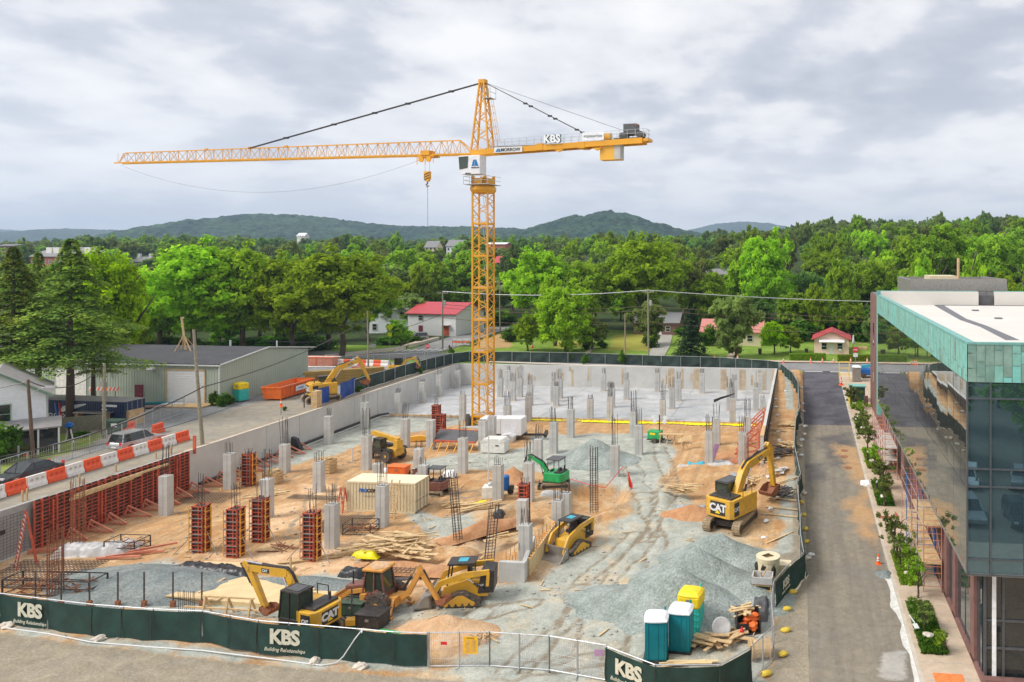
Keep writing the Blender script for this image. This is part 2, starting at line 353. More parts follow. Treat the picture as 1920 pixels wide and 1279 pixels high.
M_('scrim',(.008,.040,.032),.75,var=.35,scale=.9,dust=.18,dcol=(.045,.065,.045)); M_('scrimback',(.028,.05,.045),.8,var=.4,scale=.7); M_('logo',(.60,.58,.46),.8,var=.12,scale=3)
M_('galv',(.50,.51,.52),.4,.6); M_('teal',(.0,.21,.25),.5,var=.1,scale=1); M_('aqua',(.04,.50,.42),.5); M_('yelplastic',(.86,.62,.01),.5); M_('pwhite',(.78,.80,.82),.5)
M_('green',(.01,.36,.10),.4,dust=.1); M_('dkgreen',(.02,.07,.04),.55); M_('greenbox',(.035,.085,.06),.5,dust=.15)
M_('barw',(.80,.76,.72),.6,dust=.3,dcol=(.6,.5,.4)); M_('baro',(.85,.10,.025),.5,dust=.1); M_('orange',(.82,.16,.02),.5,dust=.1); M_('coneo',(.90,.14,.02),.5)
M_('warehouse',(.40,.45,.37),.6,var=.04,scale=.5); M_('warehouseroof',(.055,.055,.062),.8,var=.15,scale=.6); M_('trimw',(.62,.63,.60),.6); M_('maroond',(.18,.015,.04),.6)
M_('copper',(.21,.46,.39),.7,var=.12,scale=2,rand=0); M_('copperd',(.17,.30,.25),.7,var=.2,scale=1.5); M_('copperl',(.19,.52,.46),.7,var=.12,scale=2); M_('coppera',(.21,.33,.275),.7,var=.18,scale=1.6); M_('copperedge',(.17,.38,.34),.6)
M_('roofw',(.62,.595,.55),.7,var=.04,scale=.3,dust=.18,dcol=(.7,.62,.52)); M_('roofdk',(.15,.15,.165),.8); M_('brick',(.20,.10,.085),.8,var=.15,scale=1.5,bump=.2,bscale=14); M_('brickred',(.36,.11,.07),.85,var=.2,scale=1)
M_('mullion',(.09,.10,.11),.4,.3); M_('siding',(.74,.77,.80),.6,var=.04); M_('housegrey',(.30,.285,.28),.8,var=.12,scale=1.5,dust=.2,dcol=(.25,.18,.15)); M_('greentrim',(.23,.33,.25),.6)
M_('tinred',(.44,.045,.06),.45,var=.06); M_('pinkwall',(.78,.56,.47),.8,var=.04); M_('pinkroof',(.52,.20,.17),.6); M_('roofgrey',(.21,.21,.215),.8,var=.12); M_('bark',(.11,.08,.06),.9,var=.3,scale=3)
M_('tarpw',(.50,.49,.48),.5,var=.1,bump=.6,bscale=3); M_('tarpblk',(.03,.03,.033),.4,var=.4,bump=.6,bscale=4); M_('tarpblue',(.01,.06,.30),.55,var=.25,scale=1,bump=.4,bscale=3); M_('tarpyel',(.90,.80,.0),.5,var=.1); M_('poly',(.85,.78,.30),.4,var=.15,scale=1.5)
M_('blue',(.01,.13,.45),.4); M_('bluelite',(.05,.38,.50),.5); M_('silver',(.46,.46,.47),.3,.5); M_('carblack',(.012,.014,.018),.2,spec=.8); M_('slate',(.055,.06,.07),.25,.3); M_('stone',(.62,.55,.47),.9,var=.15,bump=.3,bscale=6)
M_('sand bag',(.70,.50,.06),.8,var=.12); M_('signyel',(.85,.46,.01),.6); M_('fluoro',(.70,.85,.0),.5); M_('signred',(.65,.02,.03),.5); M_('purple',(.42,.25,.42),.6); M_('whitepaint',(.62,.61,.58),.8,var=.15,scale=4); M_('kerbm',(.52,.47,.40),.85,var=.12,scale=1,dust=.2)
M_('logoblue',(.0,.16,.42),.5); M_('letterblack',(.02,.02,.02),.6); M_('brownlumber',(.34,.22,.06),.8,var=.12,scale=2); M_('amber',(.9,.35,.03),.4); M_('spray',(.85,.22,.06),.8,var=.2,scale=4); M_('lacey',(.55,.50,.45),.8); M_('wet',(.40,.37,.33),.5)
leafmat('leafA',(.25,.42,.035),(.46,.64,.05)); leafmat('leafB',(.31,.50,.03),(.54,.72,.04)); leafmat('leafC',(.15,.27,.07),(.28,.43,.10)); leafmat('leafD',(.21,.28,.07),(.34,.42,.11))
leafmat('needle',(.16,.26,.055),(.46,.54,.08),.45); leafmat('spruce',(.03,.065,.03),(.075,.13,.05),.15); leafmat('shrubleaf',(.09,.20,.02),(.20,.38,.04)); leafmat('dryleaf',(.13,.15,.06),(.22,.24,.09)); leafmat('yucca',(.12,.18,.13),(.30,.38,.30))
leafmat('brightleaf',(.30,.48,.01),(.55,.75,.015))
# ---------------------------------------------------------------- ground of the site (front yard and pit floor)
def gp(L_,z=0): return [tuple(G(x,y,z).xy) for x,y in L_]
GRAV=[gp(P) for P in (
 [(925,1100),(1000,1090),(1060,1052),(1115,1010),(1180,962),(1190,925),(1150,905),(1065,912),(1040,890),(1000,885),(890,880),(900,862),(985,838),(1000,815),(1240,812),(1262,835),(1268,855),(1252,880),(1240,905),(1290,925),(1330,955),(1330,985),(1400,1020),(1440,1040),(1470,1000),(1455,950),(1490,900),(1500,1080),(1450,1110),(1450,1180),(1440,1300),(880,1300),(830,1262),(905,1200),(830,1150),(830,1125)],
 [(470,885),(560,868),(640,850),(690,828),(760,812),(870,795),(860,784),(700,781),(480,872)],
 [(150,1128),(200,1068),(290,1050),(400,1062),(520,1085),(700,1070),(660,1100),(620,1140),(520,1165),(420,1150),(300,1150)],
 [(770,866),(860,850),(1000,846),(1010,874),(880,882),(780,884)],
 [(590,1175),(630,1120),(760,1130),(850,1120),(880,1150),(760,1165),(700,1190)],
 [(640,1205),(800,1230),(830,1262),(700,1252),(500,1238),(640,1228)],
 [(0,1172),(170,1198),(400,1215),(640,1245),(640,1262),(400,1232),(170,1210),(0,1184)],
 [(760,950),(830,970),(880,960),(920,985),(800,1000),(780,985)])]
PALE=[gp(P) for P in (
 [(540,1040),(600,1010),(680,1020),(690,1060),(640,1082),(540,1075)],[(560,905),(640,910),(640,940),(560,935)],[(430,960),(600,935),(560,985),(470,1010)],
 [(380,1040),(520,1030),(560,1060),(430,1072)],[(700,1040),(830,1050),(820,1095),(700,1090)],[(805,985),(912,982),(900,1022),(800,1018)],[(1070,940),(1140,950),(1130,970),(1065,965)],
 [(800,1195),(900,1150),(830,1140),(770,1160),(760,1190)],[(0,1010),(130,1040),(160,1090),(0,1080)],[(880,820),(960,800),(900,850)])]
ROADX=gp([(1462,1040),(1506,1030),(1506,1300),(1440,1300),(1455,1170)]); ROADF=gp([(-700,1130),(0,1186),(170,1212),(400,1236),(640,1262),(860,1276),(1000,1330),(1000,1700),(-700,1700)])
HOLES=[(gp([(808,988),(908,984),(925,1004),(895,1022),(800,1018)]),-.5),(gp([(1068,915),(1165,908),(1160,940),(1110,965),(1066,960)]),-1.2),(gp([(675,1030),(830,1035),(835,1098),(700,1096)]),-.5),
 (gp([(905,985),(975,950),(985,990),(935,1060),(900,1050)]),-.7),(gp([(1258,915),(1330,905),(1345,950),(1290,965),(1262,940)]),-.45)]
BERM=[(gp([(895,965),(965,950),(975,975),(900,1010)]),.35),(gp([(1280,830),(1400,815),(1410,900),(1290,900)]),.25)]
RUTS=[gp(P) for P in ([(1170,1300),(1225,1130),(1232,1000),(1205,930),(1180,860),(1130,835)],[(960,1260),(1100,1130),(1215,1010),(1262,900),(1235,840)],[(1050,1230),(1085,1110),(1190,1000)],[(690,962),(800,940),(880,925),(1000,905)],[(480,905),(640,868),(770,880),(900,870)],[(1000,1130),(900,1150),(800,1150)],[(1330,1290),(1150,1230),(1000,1250)],[(620,900),(560,1000),(700,1010)])]
def rutd(x,y):
    d=9
    for P in RUTS:
        for (ax,ay),(bx,by) in zip(P,P[1:]):
            if abs(x-(ax+bx)/2)>abs(ax-bx)/2+2 or abs(y-(ay+by)/2)>abs(ay-by)/2+2: continue
            vx,vy=bx-ax,by-ay; t=max(0,min(1,((x-ax)*vx+(y-ay)*vy)/(vx*vx+vy*vy+1e-9))); q=math.hypot(x-ax-t*vx,y-ay-t*vy); d=min(d,abs(q+(vn(x,y,3)-.5)*.8-.85))
    return d
def zsite(x,y):
    if y>99.5: return gz(max(x,-4.1),y)*sm((x+4.6)/.9)+(-.02 if x<-5 else .03)
    z=(fb(x,y,3.2)-.5)*.28+(vn(x+50,y,.7)-.5)*.06
    r_=rutd(x,y) if y<99 else 9
    if r_<.5: z-=.09*(1-r_/.5)
    elif r_<.8: z+=.04
    for P,d in HOLES:
        q=pdist(x,y,P)
        if q<.7: z+=d*(1-sm((q+.5)/1.2))
        elif q<1.5 and d<-.4: z+=.12*(1-abs(q-1.1)/.4)
    for P,d in BERM:
        q=pdist(x,y,P)
        if q<1: z+=d*(1-sm((q+1.5)/2.5))
    if x>-5: z+=0 if y<58 else gz(x,y)*sm((x+4.6)/.9)
    return z
def amask(Ps,w=1.6):
    bb=[(min(p[0] for p in P)-w,max(p[0] for p in P)+w,min(p[1] for p in P)-w,max(p[1] for p in P)+w) for P in Ps]
    def f(x,y):
        v=0
        for P,b in zip(Ps,bb):
            if b[0]<x<b[1] and b[2]<y<b[3]: v=max(v,.5-pdist(x,y,P)/(2*w))
        return min(1,max(0,v))
    return f
tag(heightmesh('ground','site',-60.2,.5,28,101.4,.33,zsite,{'rut':lambda x,y: .66*max(0,1-rutd(x,y)/.6) if y<99 else 0,'gravel':amask(GRAV),'pale':amask(PALE,1.2),'dust':amask([ROADF,ROADX,[(-.6,36),(.9,36),(.9,101.5),(-.6,101.5)]],.6),'sandy':lambda x,y:.16+.24*(x>-30)*(x<-3)*(y<75)}),kind='structure')
# finished floor slab at the back of the pit, with its joints
def jn(x,y):
    a=min(abs((x+60)%9.2-4.6),abs((y-101)%8.4-4.2)); return 1 if a<.12 else 0
tag(heightmesh('slab','slabmat',-60.2,-4.2,101.4,126.9,.35,lambda x,y:.12,{'joint':lambda x,y:.95*(1-min(1,min(abs((x+60)%9.3-4.6),abs((y-101)%8.5-4.2))/.35))},smooth=False),kind='structure')
tag(MB().box(-60.2,-4.2,101.15,101.4,-.3,.13).build('slab edge','joint'),kind='structure')
bpy.data.objects['slab edge'].name='slab_edge'
# strip of made ground between the right wall and the road fence
STR=amask([gp(P,1.5) for P in ([(1462,720),(1478,720),(1480,760),(1464,765)],[(1440,800),(1468,795),(1482,850),(1450,870)])],1)
tag(heightmesh('bank','site',-4.35,.5,101.4,127.4,.4,lambda x,y:gz(x if x>-4.1 else -4.1,y-.0001 if y>127.19 else y)+(fb(x,y,2)-.5)*.25,{'gravel':amask([gp([(1470,700),(1480,700),(1492,770),(1475,770)],3)],.6),'pale':lambda x,y:.2,'dust':lambda x,y:0}),kind='structure')
# the service road on the right
def dark(x,y): return min(1,max(0,.5+(y-96)/1.0)) if y>90 else 0
tag(heightmesh('road','roadmat',.5,6.5,16,131.2,.5,lambda x,y:zr(y)+.01,{'dark':dark,'stain':amask([gp([(1535,830),(1590,820),(1600,880),(1560,875)],.8),gp([(1510,880),(1540,870),(1555,900),(1520,905)],.5)],3),'red':amask([gp([(1560,840),(1610,850),(1640,940),(1600,900)],.5),gp([(1585,950),(1625,930),(1650,1030),(1615,1010)])],3),'wet':amask([gp([(1655,1225),(1700,1220),(1700,1279),(1650,1270)])],.7)}),kind='structure')
tag(heightmesh('forecourt','roadmat',.5,60,-70,28,2,lambda x,y:-.02,{}),kind='structure').location.z-=.02
tag(heightmesh('front_road','roadmat',-170,.5,-70,28,2,lambda x,y:-.03,{}),kind='structure')
tag(heightmesh('front_verge','streetmat',-170,-60.3,28,36,2,lambda x,y:-.03,{}),kind='structure')
# kerb, pavement along the glass building
def strip(name,m,x0,x1,y0,y1,zo,th,st=2.5,kind='structure'):
    mb=MB(); n=max(1,int((y1-y0)/st))
    for i in range(n):
        a,b=y0+(y1-y0)*i/n,y0+(y1-y0)*(i+1)/n; za_,zb=zr(a)+zo,zr(b)+zo
        mb.add([(x0,a,za_-th),(x1,a,za_-th),(x1,b,zb-th),(x0,b,zb-th),(x0,a,za_),(x1,a,za_),(x1,b,zb),(x0,b,zb)],[(4,5,6,7),(0,1,5,4),(1,2,6,5),(2,3,7,6),(3,0,4,7)])
    return tag(mb.build(name,m),kind=kind)
strip('kerb','kerbm',6.5,6.72,30,113,.15,.5)
strip('pavement','sidewalkmat',6.72,10.2,20,129.4,.147,.4)
strip('rear_yard','sidewalkmat',10.2,60,107.5,131,.1,.4)
# left upper street level
LAWNL=[gp(P,3.8) for P in ([(60,870),(180,830),(110,810),(0,840),(-200,900),(-300,1000),(0,900)],[(120,830),(200,805),(190,820),(130,850)])]
ASPH=[gp(P,3.8) for P in ([(-300,1010),(0,905),(180,848),(330,800),(440,765),(560,735),(640,700),(700,690),(850,640),(750,640),(600,665),(575,700),(420,750),(250,745),(250,800),(150,850),(0,890),(-300,960)],)]
FORE=gp([(560,715),(575,690),(760,662),(880,665),(860,682),(760,700),(640,735),(560,760)],3.8)
tag(heightmesh('left_street','streetmat',-190,-60.5,36,127.2,1.2,lambda x,y:3.8+(fb(x,y,9)-.5)*.1-(0 if x<-61 else .02),{'asph':amask(ASPH+[FORE],1.0),'grass':amask(LAWNL,.8),'dirt':lambda x,y:.75 if x>-61.6 and y>66 else 0}),kind='structure')
tag(MB().box(-190,-60.55,35.8,36,-.2,3.8).build('terrace_front','wallcon'),kind='structure')
# land behind the site, rising to the wooded slopes
def terrain():
    rs=[127.2]; 
    while rs[-1]<1500: rs.append(rs[-1]+max(1.5,(rs[-1]-110)*.035))
    vs=[];us=np.linspace(-1.9,1.5,200)
    for r in rs:
        for u in us:
            X=u*r*1.0; Y=r
            vs.append((X,Y,gz(X,Y)-.03))
    n=len(us); fs=[(j*n+i,j*n+i+1,(j+1)*n+i+1,(j+1)*n+i) for j in range(len(rs)-1) for i in range(n-1)]
    me=bpy.data.meshes.new('terrain'); me.from_pydata(vs,[],fs); me.materials.append(MATS['lawn']); me.shade_smooth()
    D=[gp(P,3.4) for P in ([(905,640),(958,625),(960,655),(885,658)],)]; DR=[gp(P,3.6) for P in ([(1150,628),(1230,628),(1225,655),(1140,655)],[(1040,640),(1100,640),(1100,650),(1040,655)])]
    fa,fbb=amask(D,2),amask(DR,2)
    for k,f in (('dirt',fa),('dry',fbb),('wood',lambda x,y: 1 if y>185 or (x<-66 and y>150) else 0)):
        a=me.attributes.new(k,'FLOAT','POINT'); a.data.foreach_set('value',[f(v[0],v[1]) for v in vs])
    o=bpy.data.objects.new('terrain',me); C.objects.link(o); tag(o,kind='structure')
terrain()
def ribbon(name,m,pts,w,zo=.06,kind='structure',dz=0):
    """a strip of constant width following the ground"""
    P=[]
    for (a,b) in zip(pts,pts[1:]):
        n=max(1,int((Vector(b)-Vector(a)).length/2)); P+=[Vector(a).lerp(Vector(b),i/n) for i in range(n)]
    P.append(Vector(pts[-1])); vs=[];nw=max(1,int(w/2.2))
    for i,p in enumerate(P):
        d=(P[min(i+1,len(P)-1)]-P[max(0,i-1)]).normalized(); q=Vector((-d.y,d.x))
        for k in range(nw+1):
            r=p+q*w*(.5-k/nw); vs.append((r.x,r.y,max(gz(r.x,r.y),gz(p.x,p.y)-9)+zo))
    fs=[(i*(nw+1)+k,i*(nw+1)+k+1,(i+1)*(nw+1)+k+1,(i+1)*(nw+1)+k) for i in range(len(P)-1) for k in range(nw)]
    return tag(MB().add(vs,fs).build(name,m),kind=kind)
ribbon('back_street','asphalt',[(-200,135.4),(90,135.4)],9.2,.05)
ribbon('back_pavement','sidewalkmat',[(-56,141.2),(90,141.2)],2.0,.16)
ribbon('front_pavement','pavement',[(-56,129.6),(.3,129.6)],1.5,.12)
a=GG(800,658).xy; b=GG(852,640).xy; c=GG(905,622).xy; d=GG(990,606).xy
ribbon('side_street','asphalt',[(a.x-3,136),a,b,c,d],8,.07)
ribbon('side_pavement','sidewalkmat',[(a.x-9,141),tuple(GG(742,655).xy),tuple(GG(790,640).xy),tuple(GG(822,633).xy)],1.6,.17)
mb=MB()   # crossing bars over the side street
for i in range(7):
    p=GG(748+i*13.5,658-i*.3); mb.box(p.x-.35,p.x+.35,p.y-1.6,p.y+1.6,gz(p.x,p.y)+.085,gz(p.x,p.y)+.09)
tag(mb.build('crosswalk','whitepaint'),kind='structure')
mb=MB().box(.8,3.9,130.2,130.7,2.90,2.915).box(5.2,12,130.2,130.7,2.90,2.915)
tag(mb.build('stop_line','whitepaint'),kind='structure')
ribbon('driveway','drygravel',[(GG(1237,664).x,141.5),tuple(GG(1241,650).xy),tuple(GG(1246,635).xy),tuple(GG(1248,625).xy)],3.4,.09)
ribbon('path','sidewalkmat',[(GG(1372,668).x,141.5),tuple(GG(1375,655).xy)],1.3,.09)
ribbon('garden_path','sidewalkmat',[(GG(1106,662).x,141.5),tuple(GG(1112,652).xy)],1.0,.09)
# ---------------------------------------------------------------- retaining walls round the pit
def wall_thing(name,label,x0,x1,y0,y1,h,axis,step=5.6,stains=()):
    t=T(name,label,'wall',((x0+x1)/2,(y0+y1)/2,0)); cx_,cy_=(x0+x1)/2,(y0+y1)/2
    MB().box(x0-cx_,x1-cx_,y0-cy_,y1-cy_,-.6,h).build('wall_body','wallcon',t)
    n=int(((x1-x0) if axis=='x' else (y1-y0))/step)
    tie=MB()
    for i in range(1,n+1):
        if axis=='x':
            x=x0+i*step-cx_; j=MB().box(x-.03,x+.03,y0-cy_-.012,y0-cy_,0,h)
        else:
            y=y0+i*step-cy_; s=x1-cx_; j=MB().box(s,s+.012,y-.03,y+.03,0,h)
        j.build('construction_joint','joint',t)
    return t,cx_,cy_
tw,cx_,cy_=wall_thing('retaining_wall','long bare concrete retaining wall along the left side of the pit below the street',-60.6,-60.2,67.6,126.9,3.8,'y')
MB().box(-.22,.24,-29.6,29.6,3.8,3.84).build('coping','kerbm',tw)
tb,bx_,by_=wall_thing('retaining_wall','bare concrete basement wall closing the back of the pit under the fence',-60.6,-3.8,126.9,127.3,3.8,'x',6.1)
st=MB(); R=random.Random(3)
for i in range(26):
    x=R.uniform(-22,28); h=R.uniform(.6,3.6); w=R.uniform(.05,.22); z0=R.uniform(.2,3.6-h) if h<3.2 else .1
    MB().box(x-w,x+w,-.21-.0006*i,-.2,z0,z0+h).build('stain_streak','wallstain',tb,label='rusty vertical streak on the pale concrete')
for x in (10.2,14.5,19.2,22.5): MB().box(x-.5,x+.5,-.216,-.2,.1,3.6).build('stained_panel','wallstain',tb)
tr,rx_,ry_=wall_thing('retaining_wall','concrete wall with dark shoring down the right side of the pit',-4.2,-3.85,79.5,126.9,3.8,'y')
mb=MB()
for i in range(46):
    y=-23+i*1.02; mb.box(.19,.3,y,y+.12,-.5,3.75)
for z in (1.2,2.4,3.5): mb.box(.3,.36,-23.5,23.6,z,z+.14)
mb.build('shoring','formply',tr)
MB().box(-.2,.2,-23.7,-19,3.8,4.0).build('top_plank','wood2',tr)
for k,(y,z,c_) in enumerate([(1,0,'formred'),(9,0,'formpink')]): pass
# black drain pipe and foam strip along the left wall foot
mb=MB().path([(-60.0,69,.25),(-60.0,101,.25),(-59.3,102.5,.2)],.14,6)
tag(mb.build('drain_pipe','black'),'black drain pipe laid along the foot of the left retaining wall','pipe')
mb=MB(); mb.beam((-59.5,78,.08),(-59.5,101,.1),.25,.12); tag(mb.build('footing_board','concrete'),'pale footing strip beside the black drain pipe at the left wall','footing')
p=G(556,846); tag(MB().prism([(-.7,0),(.8,0),(.1,1.5),(-.5,1.7)],-.25,.25).build('black_membrane','tarpblk',loc=(p.x,p.y,.0)),'upright black sheet folded against the drain pipe at the left wall','membrane')
# wall of mesh and soil on the far left, not yet formed
tm=T('rebar_wall','unfinished wall section of grey mesh over boards beside the red formwork','wall',(-60.3,46,0))
MB().box(-.35,0,-9.9,8.2,-.3,3.83).build('soil_face','joint',tm)
mb=MB()
for i in range(64): mb.tube((.08,-9.9+i*.255,0),(.08,-9.9+i*.255,3.3),.012,4)
for i in range(14): mb.tube((.1,-9.9,.2+i*.24),(.1,6.4,.2+i*.24),.012,4)
mb.build('mesh_bars','rebar',tm); MB().box(.02,.06,-2.5,4.8,2.0,2.35).build('membrane_strip','black',tm)
# ---------------------------------------------------------------- red wall formwork
tf=T('wall_formwork','long red steel wall formwork lining the left side of the pit','formwork',(-59.9,52.6,0))
R=random.Random(8)
y=0
k=0
while y<14.9:
    w=1.2 if k%5 else .62; w=min(w,15-y); pn=MB(); pl=MB().box(-.1,-.04,y,y+w,.05,3.9).build('plywood_face','formply',tf)
    for yy in (y+.03,y+w-.03): pn.box(-.04,.1,yy-.035,yy+.035,.05,3.9)
    if w>1: pn.box(-.04,.08,y+w/2-.02,y+w/2+.02,.05,3.9)
    z=.08
    while z<3.95: pn.box(-.035,.075,y,y+w,z,z+.05); z+=.30
    pn.build('formwork_panel','formred',tf); y+=w;k+=1
bb=MB()
bb.beam((.35,3.0,3.35),(.35,9.3,3.35),.12,.28); bb.beam((.25,2.7,3.15),(.25,8.6,3.2),.12,.25); bb.beam((.3,6.9,3.42),(.3,12.3,3.42),.12,.2); bb.build('waler_timber','wood',tf)
mb=MB()
for i in range(34): a=R.uniform(0,14.6); z=R.choice([.9,1.8,2.7,3.5]); mb.cbox((.12,a,z),(.12,.09,.16))
mb.build('clamps','rust',tf)
for yv in (1.4,3.1,5.6,8.4,11.2,13.4): MB().box(.1,.22,yv-.06,yv+.06,.3,3.6).build('strongback','formred',tf)
for i,(yv,z) in enumerate([(0.2,.9),(.55,.95),(4.9,.8),(8.3,.7),(12.5,.6),(14.2,.8)]):
    tag(MB().box(-.05,.05,-.05,.05,0,z).build('timber_stake','wood2',loc=(-61.1,52.6+yv,3.75)),'timber stake standing behind the red formwork, %s from the left'%ordw(i),'stake',group='timber stakes behind the red formwork')
def raker(x,y,L_=2.6,h=1.5,rz=0,label='',m='formpink'):
    mb=MB(); mb.beam((0,0,.12),(L_,0,.12),.12); mb.beam((0,0,.1),(.35,0,h),.11); mb.beam((.3,0,h),(L_,0,.15),.12); mb.beam((.15,0,.7),(L_*.55,0,.15),.07)
    return tag(mb.build('raking_brace',m,loc=(x,y,0),rz=rz),label,'brace',group='red raking braces')
for i in range(17):
    y=55.0+i*1.75
    raker(-59.6,y,2.0+.4*(i%2),1.0,R.uniform(-.12,.12),'red triangular brace lying at the foot of the left wall, %s from the front'%ordw(i),'formpink')
for i,(x,y_,rz) in enumerate([(230,895,.1),(330,880,.5),(90,1040,.1),(262,1042,.25),(245,1045,.4),(285,1036,.6),(220,1050,.1)]):
    p=G(x,y_); lb=['long red brace lying on the soil right of the formwork corner','red brace on open soil left of the first column form','pair of pink props meeting on the soil behind the ladder','red prop on top of the prop heap behind the blue gravel','red prop at the left of the prop heap behind the blue gravel','red prop sticking out right of the prop heap','lowest red prop of the heap behind the blue gravel'][i]
    mb=MB(); mb.beam((-1.6,0,.1+.1*(i%3)),(1.6,.2,.2+.1*(i%3)),.14); 
    if i<3: mb.beam((-1.6,0,.1),(1.3,1.1,.15),.12)
    tag(mb.build('red_prop','formpink',loc=(p.x,p.y,.02),rz=rz),lb,'prop',group='loose red props')
# ---------------------------------------------------------------- concrete columns
COLS=[
(682,755,805,1.0,'beside the left wall, behind the telehandler column'),(685,817,884,2.9,'hiding the front of the yellow telehandler'),(745,737,780,.7,'at the left wall end of the yellow slab edge'),
(791,717,759,.5,'second one along the left wall on the slab'),(822,703,747,1.2,'third one along the left wall on the slab, with a dark face'),(857,694,731,.3,'last one along the left wall in the slab corner'),
(866,740,791,.5,'just left of the crane mast foot'),(758,786,842,2.0,'right of the telehandler, before the yellow lift attachment'),(806,788,845,.1,'close left of the two dark column forms'),
(904,789,847,.1,'left one of the pair before the white generator'),(921,781,836,.1,'right one of the pair before the white generator'),(950,761,813,1.9,'in front of the right end of the white generator'),
(866,822,890,2.0,'in front of the tilted deck form'),(783,842,894,.9,'behind the little red excavator boom'),(792,873,932,.8,'before the little red excavator, touching the tan container'),
(937,709,748,1.5,'on the slab first right of the crane mast'),(952,695,734,.8,'rearmost on the slab right of the crane mast'),(961,715,755,1.4,'without a cap, on the slab between two others right of the mast'),(974,709,748,2.0,'with tall bars on the slab right of the mast'),
(993,721,764,1.5,'behind another one on the slab, a third of the way across'),(990,744,791,.6,'on the slab edge right of the white generator'),(1037,716,757,1.5,'on the slab in the middle triple, left one'),
(1037,583+209,852,1.8,'in the gravel left of the big grey gravel heap'),(1008,824,874,1.6,'in the gravel right behind the white post'),(932,872,941,.7,'between the timber stack and the blue compressor'),
(990,868,942,2.2,'directly before the arm of the green excavator'),(1042,725,765,.7,'front one of the middle triple on the slab'),(1049,710,750,1.6,'rear right one of the middle triple on the slab'),
(1131,701,737,1.0,'alone near the back wall left of the rusty panels'),(1069,768,822,1.7,'behind the grey gravel heap on its left'),(1106,748,790,.6,'on the slab edge at the yellow sheet start'),(1143,744,794,2.2,'on the slab edge centre with dark bars'),
(1147,728,768,.9,'half hidden behind the slab edge centre one'),(1174,712,753,1.2,'near the back wall before the stained panel'),(1187,772,825,2.6,'with thick dark bars behind the gravel heap'),(1197,798,855,2.0,'with thin bars right of the gravel heap'),
(1152,836,896,3.2,'with tall black bars in front of the gravel heap'),(1232,699,738,.7,'close to the back wall right of the rusty panels'),(1242,750,794,2.4,'behind the green light tower'),(1260,726,770,1.6,'mid slab, left of a slimmer one'),
(1272,712,755,1.3,'mid slab, close behind its left neighbour'),(1316,700,741,.8,'small and far, by the back wall at the right'),(1329,809,876,1.8,'with purple boards leaning on its foot'),(1343,787,841,2.0,'under the black flag of sheeting'),
(1373,748,798,2.4,'wide base at the slab edge on the right'),(1367,727,773,1.4,'behind the wide based one on the right'),(1377,713,755,.9,'far one in line with the wide based one'),(1401,781,837,2.2,'behind the red raking braces'),
(1392,811,877,1.8,'foremost one near the right wall'),(1417,728,773,.8,'near the right wall at mid slab'),(1425,701,742,.6,'rearmost by the right wall'),(1430,748,775,.5,'half hidden by the right wall braces'),
(427,851,920,1.2,'before the left wall end left of the rear column form'),(531,834,890,3.0,'before the left wall beside the drain pipe'),(497,899,973,2.6,'behind the middle column form'),(595,866,926,1.0,'left of the wooden bin on open soil'),
(614,781,835,1.0,'against the left wall halfway along'),(619,946,1031,1.6,'right of the front right column form'),(714,911,991,2.8,'before the tan container lettering'),(307,893,969,2.9,'at the red wall formwork, tall and alone'),
(706,870,905,1.2,'hidden behind the tan container roof'),(978,938,991,.0,'tall twin at the wooden box form, left'),(983,985,1069,1.2,'foremost one, at the corner of the low concrete wall'),(1044,939,1006,1.0,'left one behind the track loader'),(1059,925,988,1.0,'right one behind the track loader')]
R=random.Random(21)
CN=[0]
def column(px,yt,yb,rb,lab):
    p=G(px,yb-2); Z=depth(p.x,p.y); h=CH-(yt-HY)/FP*Z; zb=.12 if p.y>101.2 else 0
    q=at(px,yb,Z); w=.86 if Z<100 else .8
    t=T('concrete_column','square concrete column '+lab,'column',(p.x,p.y+.25,zb),0,'concrete columns')
    b=MB().box(-w/2,w/2,-w/2+.07,w/2-.07,-.2,h-zb); b.build('shaft','concrete',t,bev=.02)
    MB().box(-.02,.02,-w/2+.058,-w/2+.07,0,h-zb-.05).build('seam','joint',t)
    if zb: MB().box(-w*.62,w*.62,-w*.62,w*.6,0,.03).build('footing_patch','dirtyfoot',t)
    if rb>0:
        m=MB()
        for i in range(4):
            for j in range(3):
                x=-w*.34+i*w*.23; y=-w*.25+j*w*.25
                if 0<i<3 and j==1: continue
                if R.random()<.25: continue
                lx,ly=R.uniform(-.06,.06),R.uniform(-.05,.05); m.tube((x,y,h-zb),(x+lx*rb,y+ly*rb,h-zb+rb*R.uniform(.85,1.05)),.022,4)
        if rb>1.5:
            for z in (.35,.8): m.box(-w*.36,w*.36,-.27,-.25,h-zb+z,h-zb+z+.02)
        if R.random()<.45: m.beam((-w*.4,-.2,h-zb+.02),(w*.4,-.2,h-zb+.04),.04)
        m.build('rebar_bars','rebar',t)
    return t
for c in COLS: column(*c)
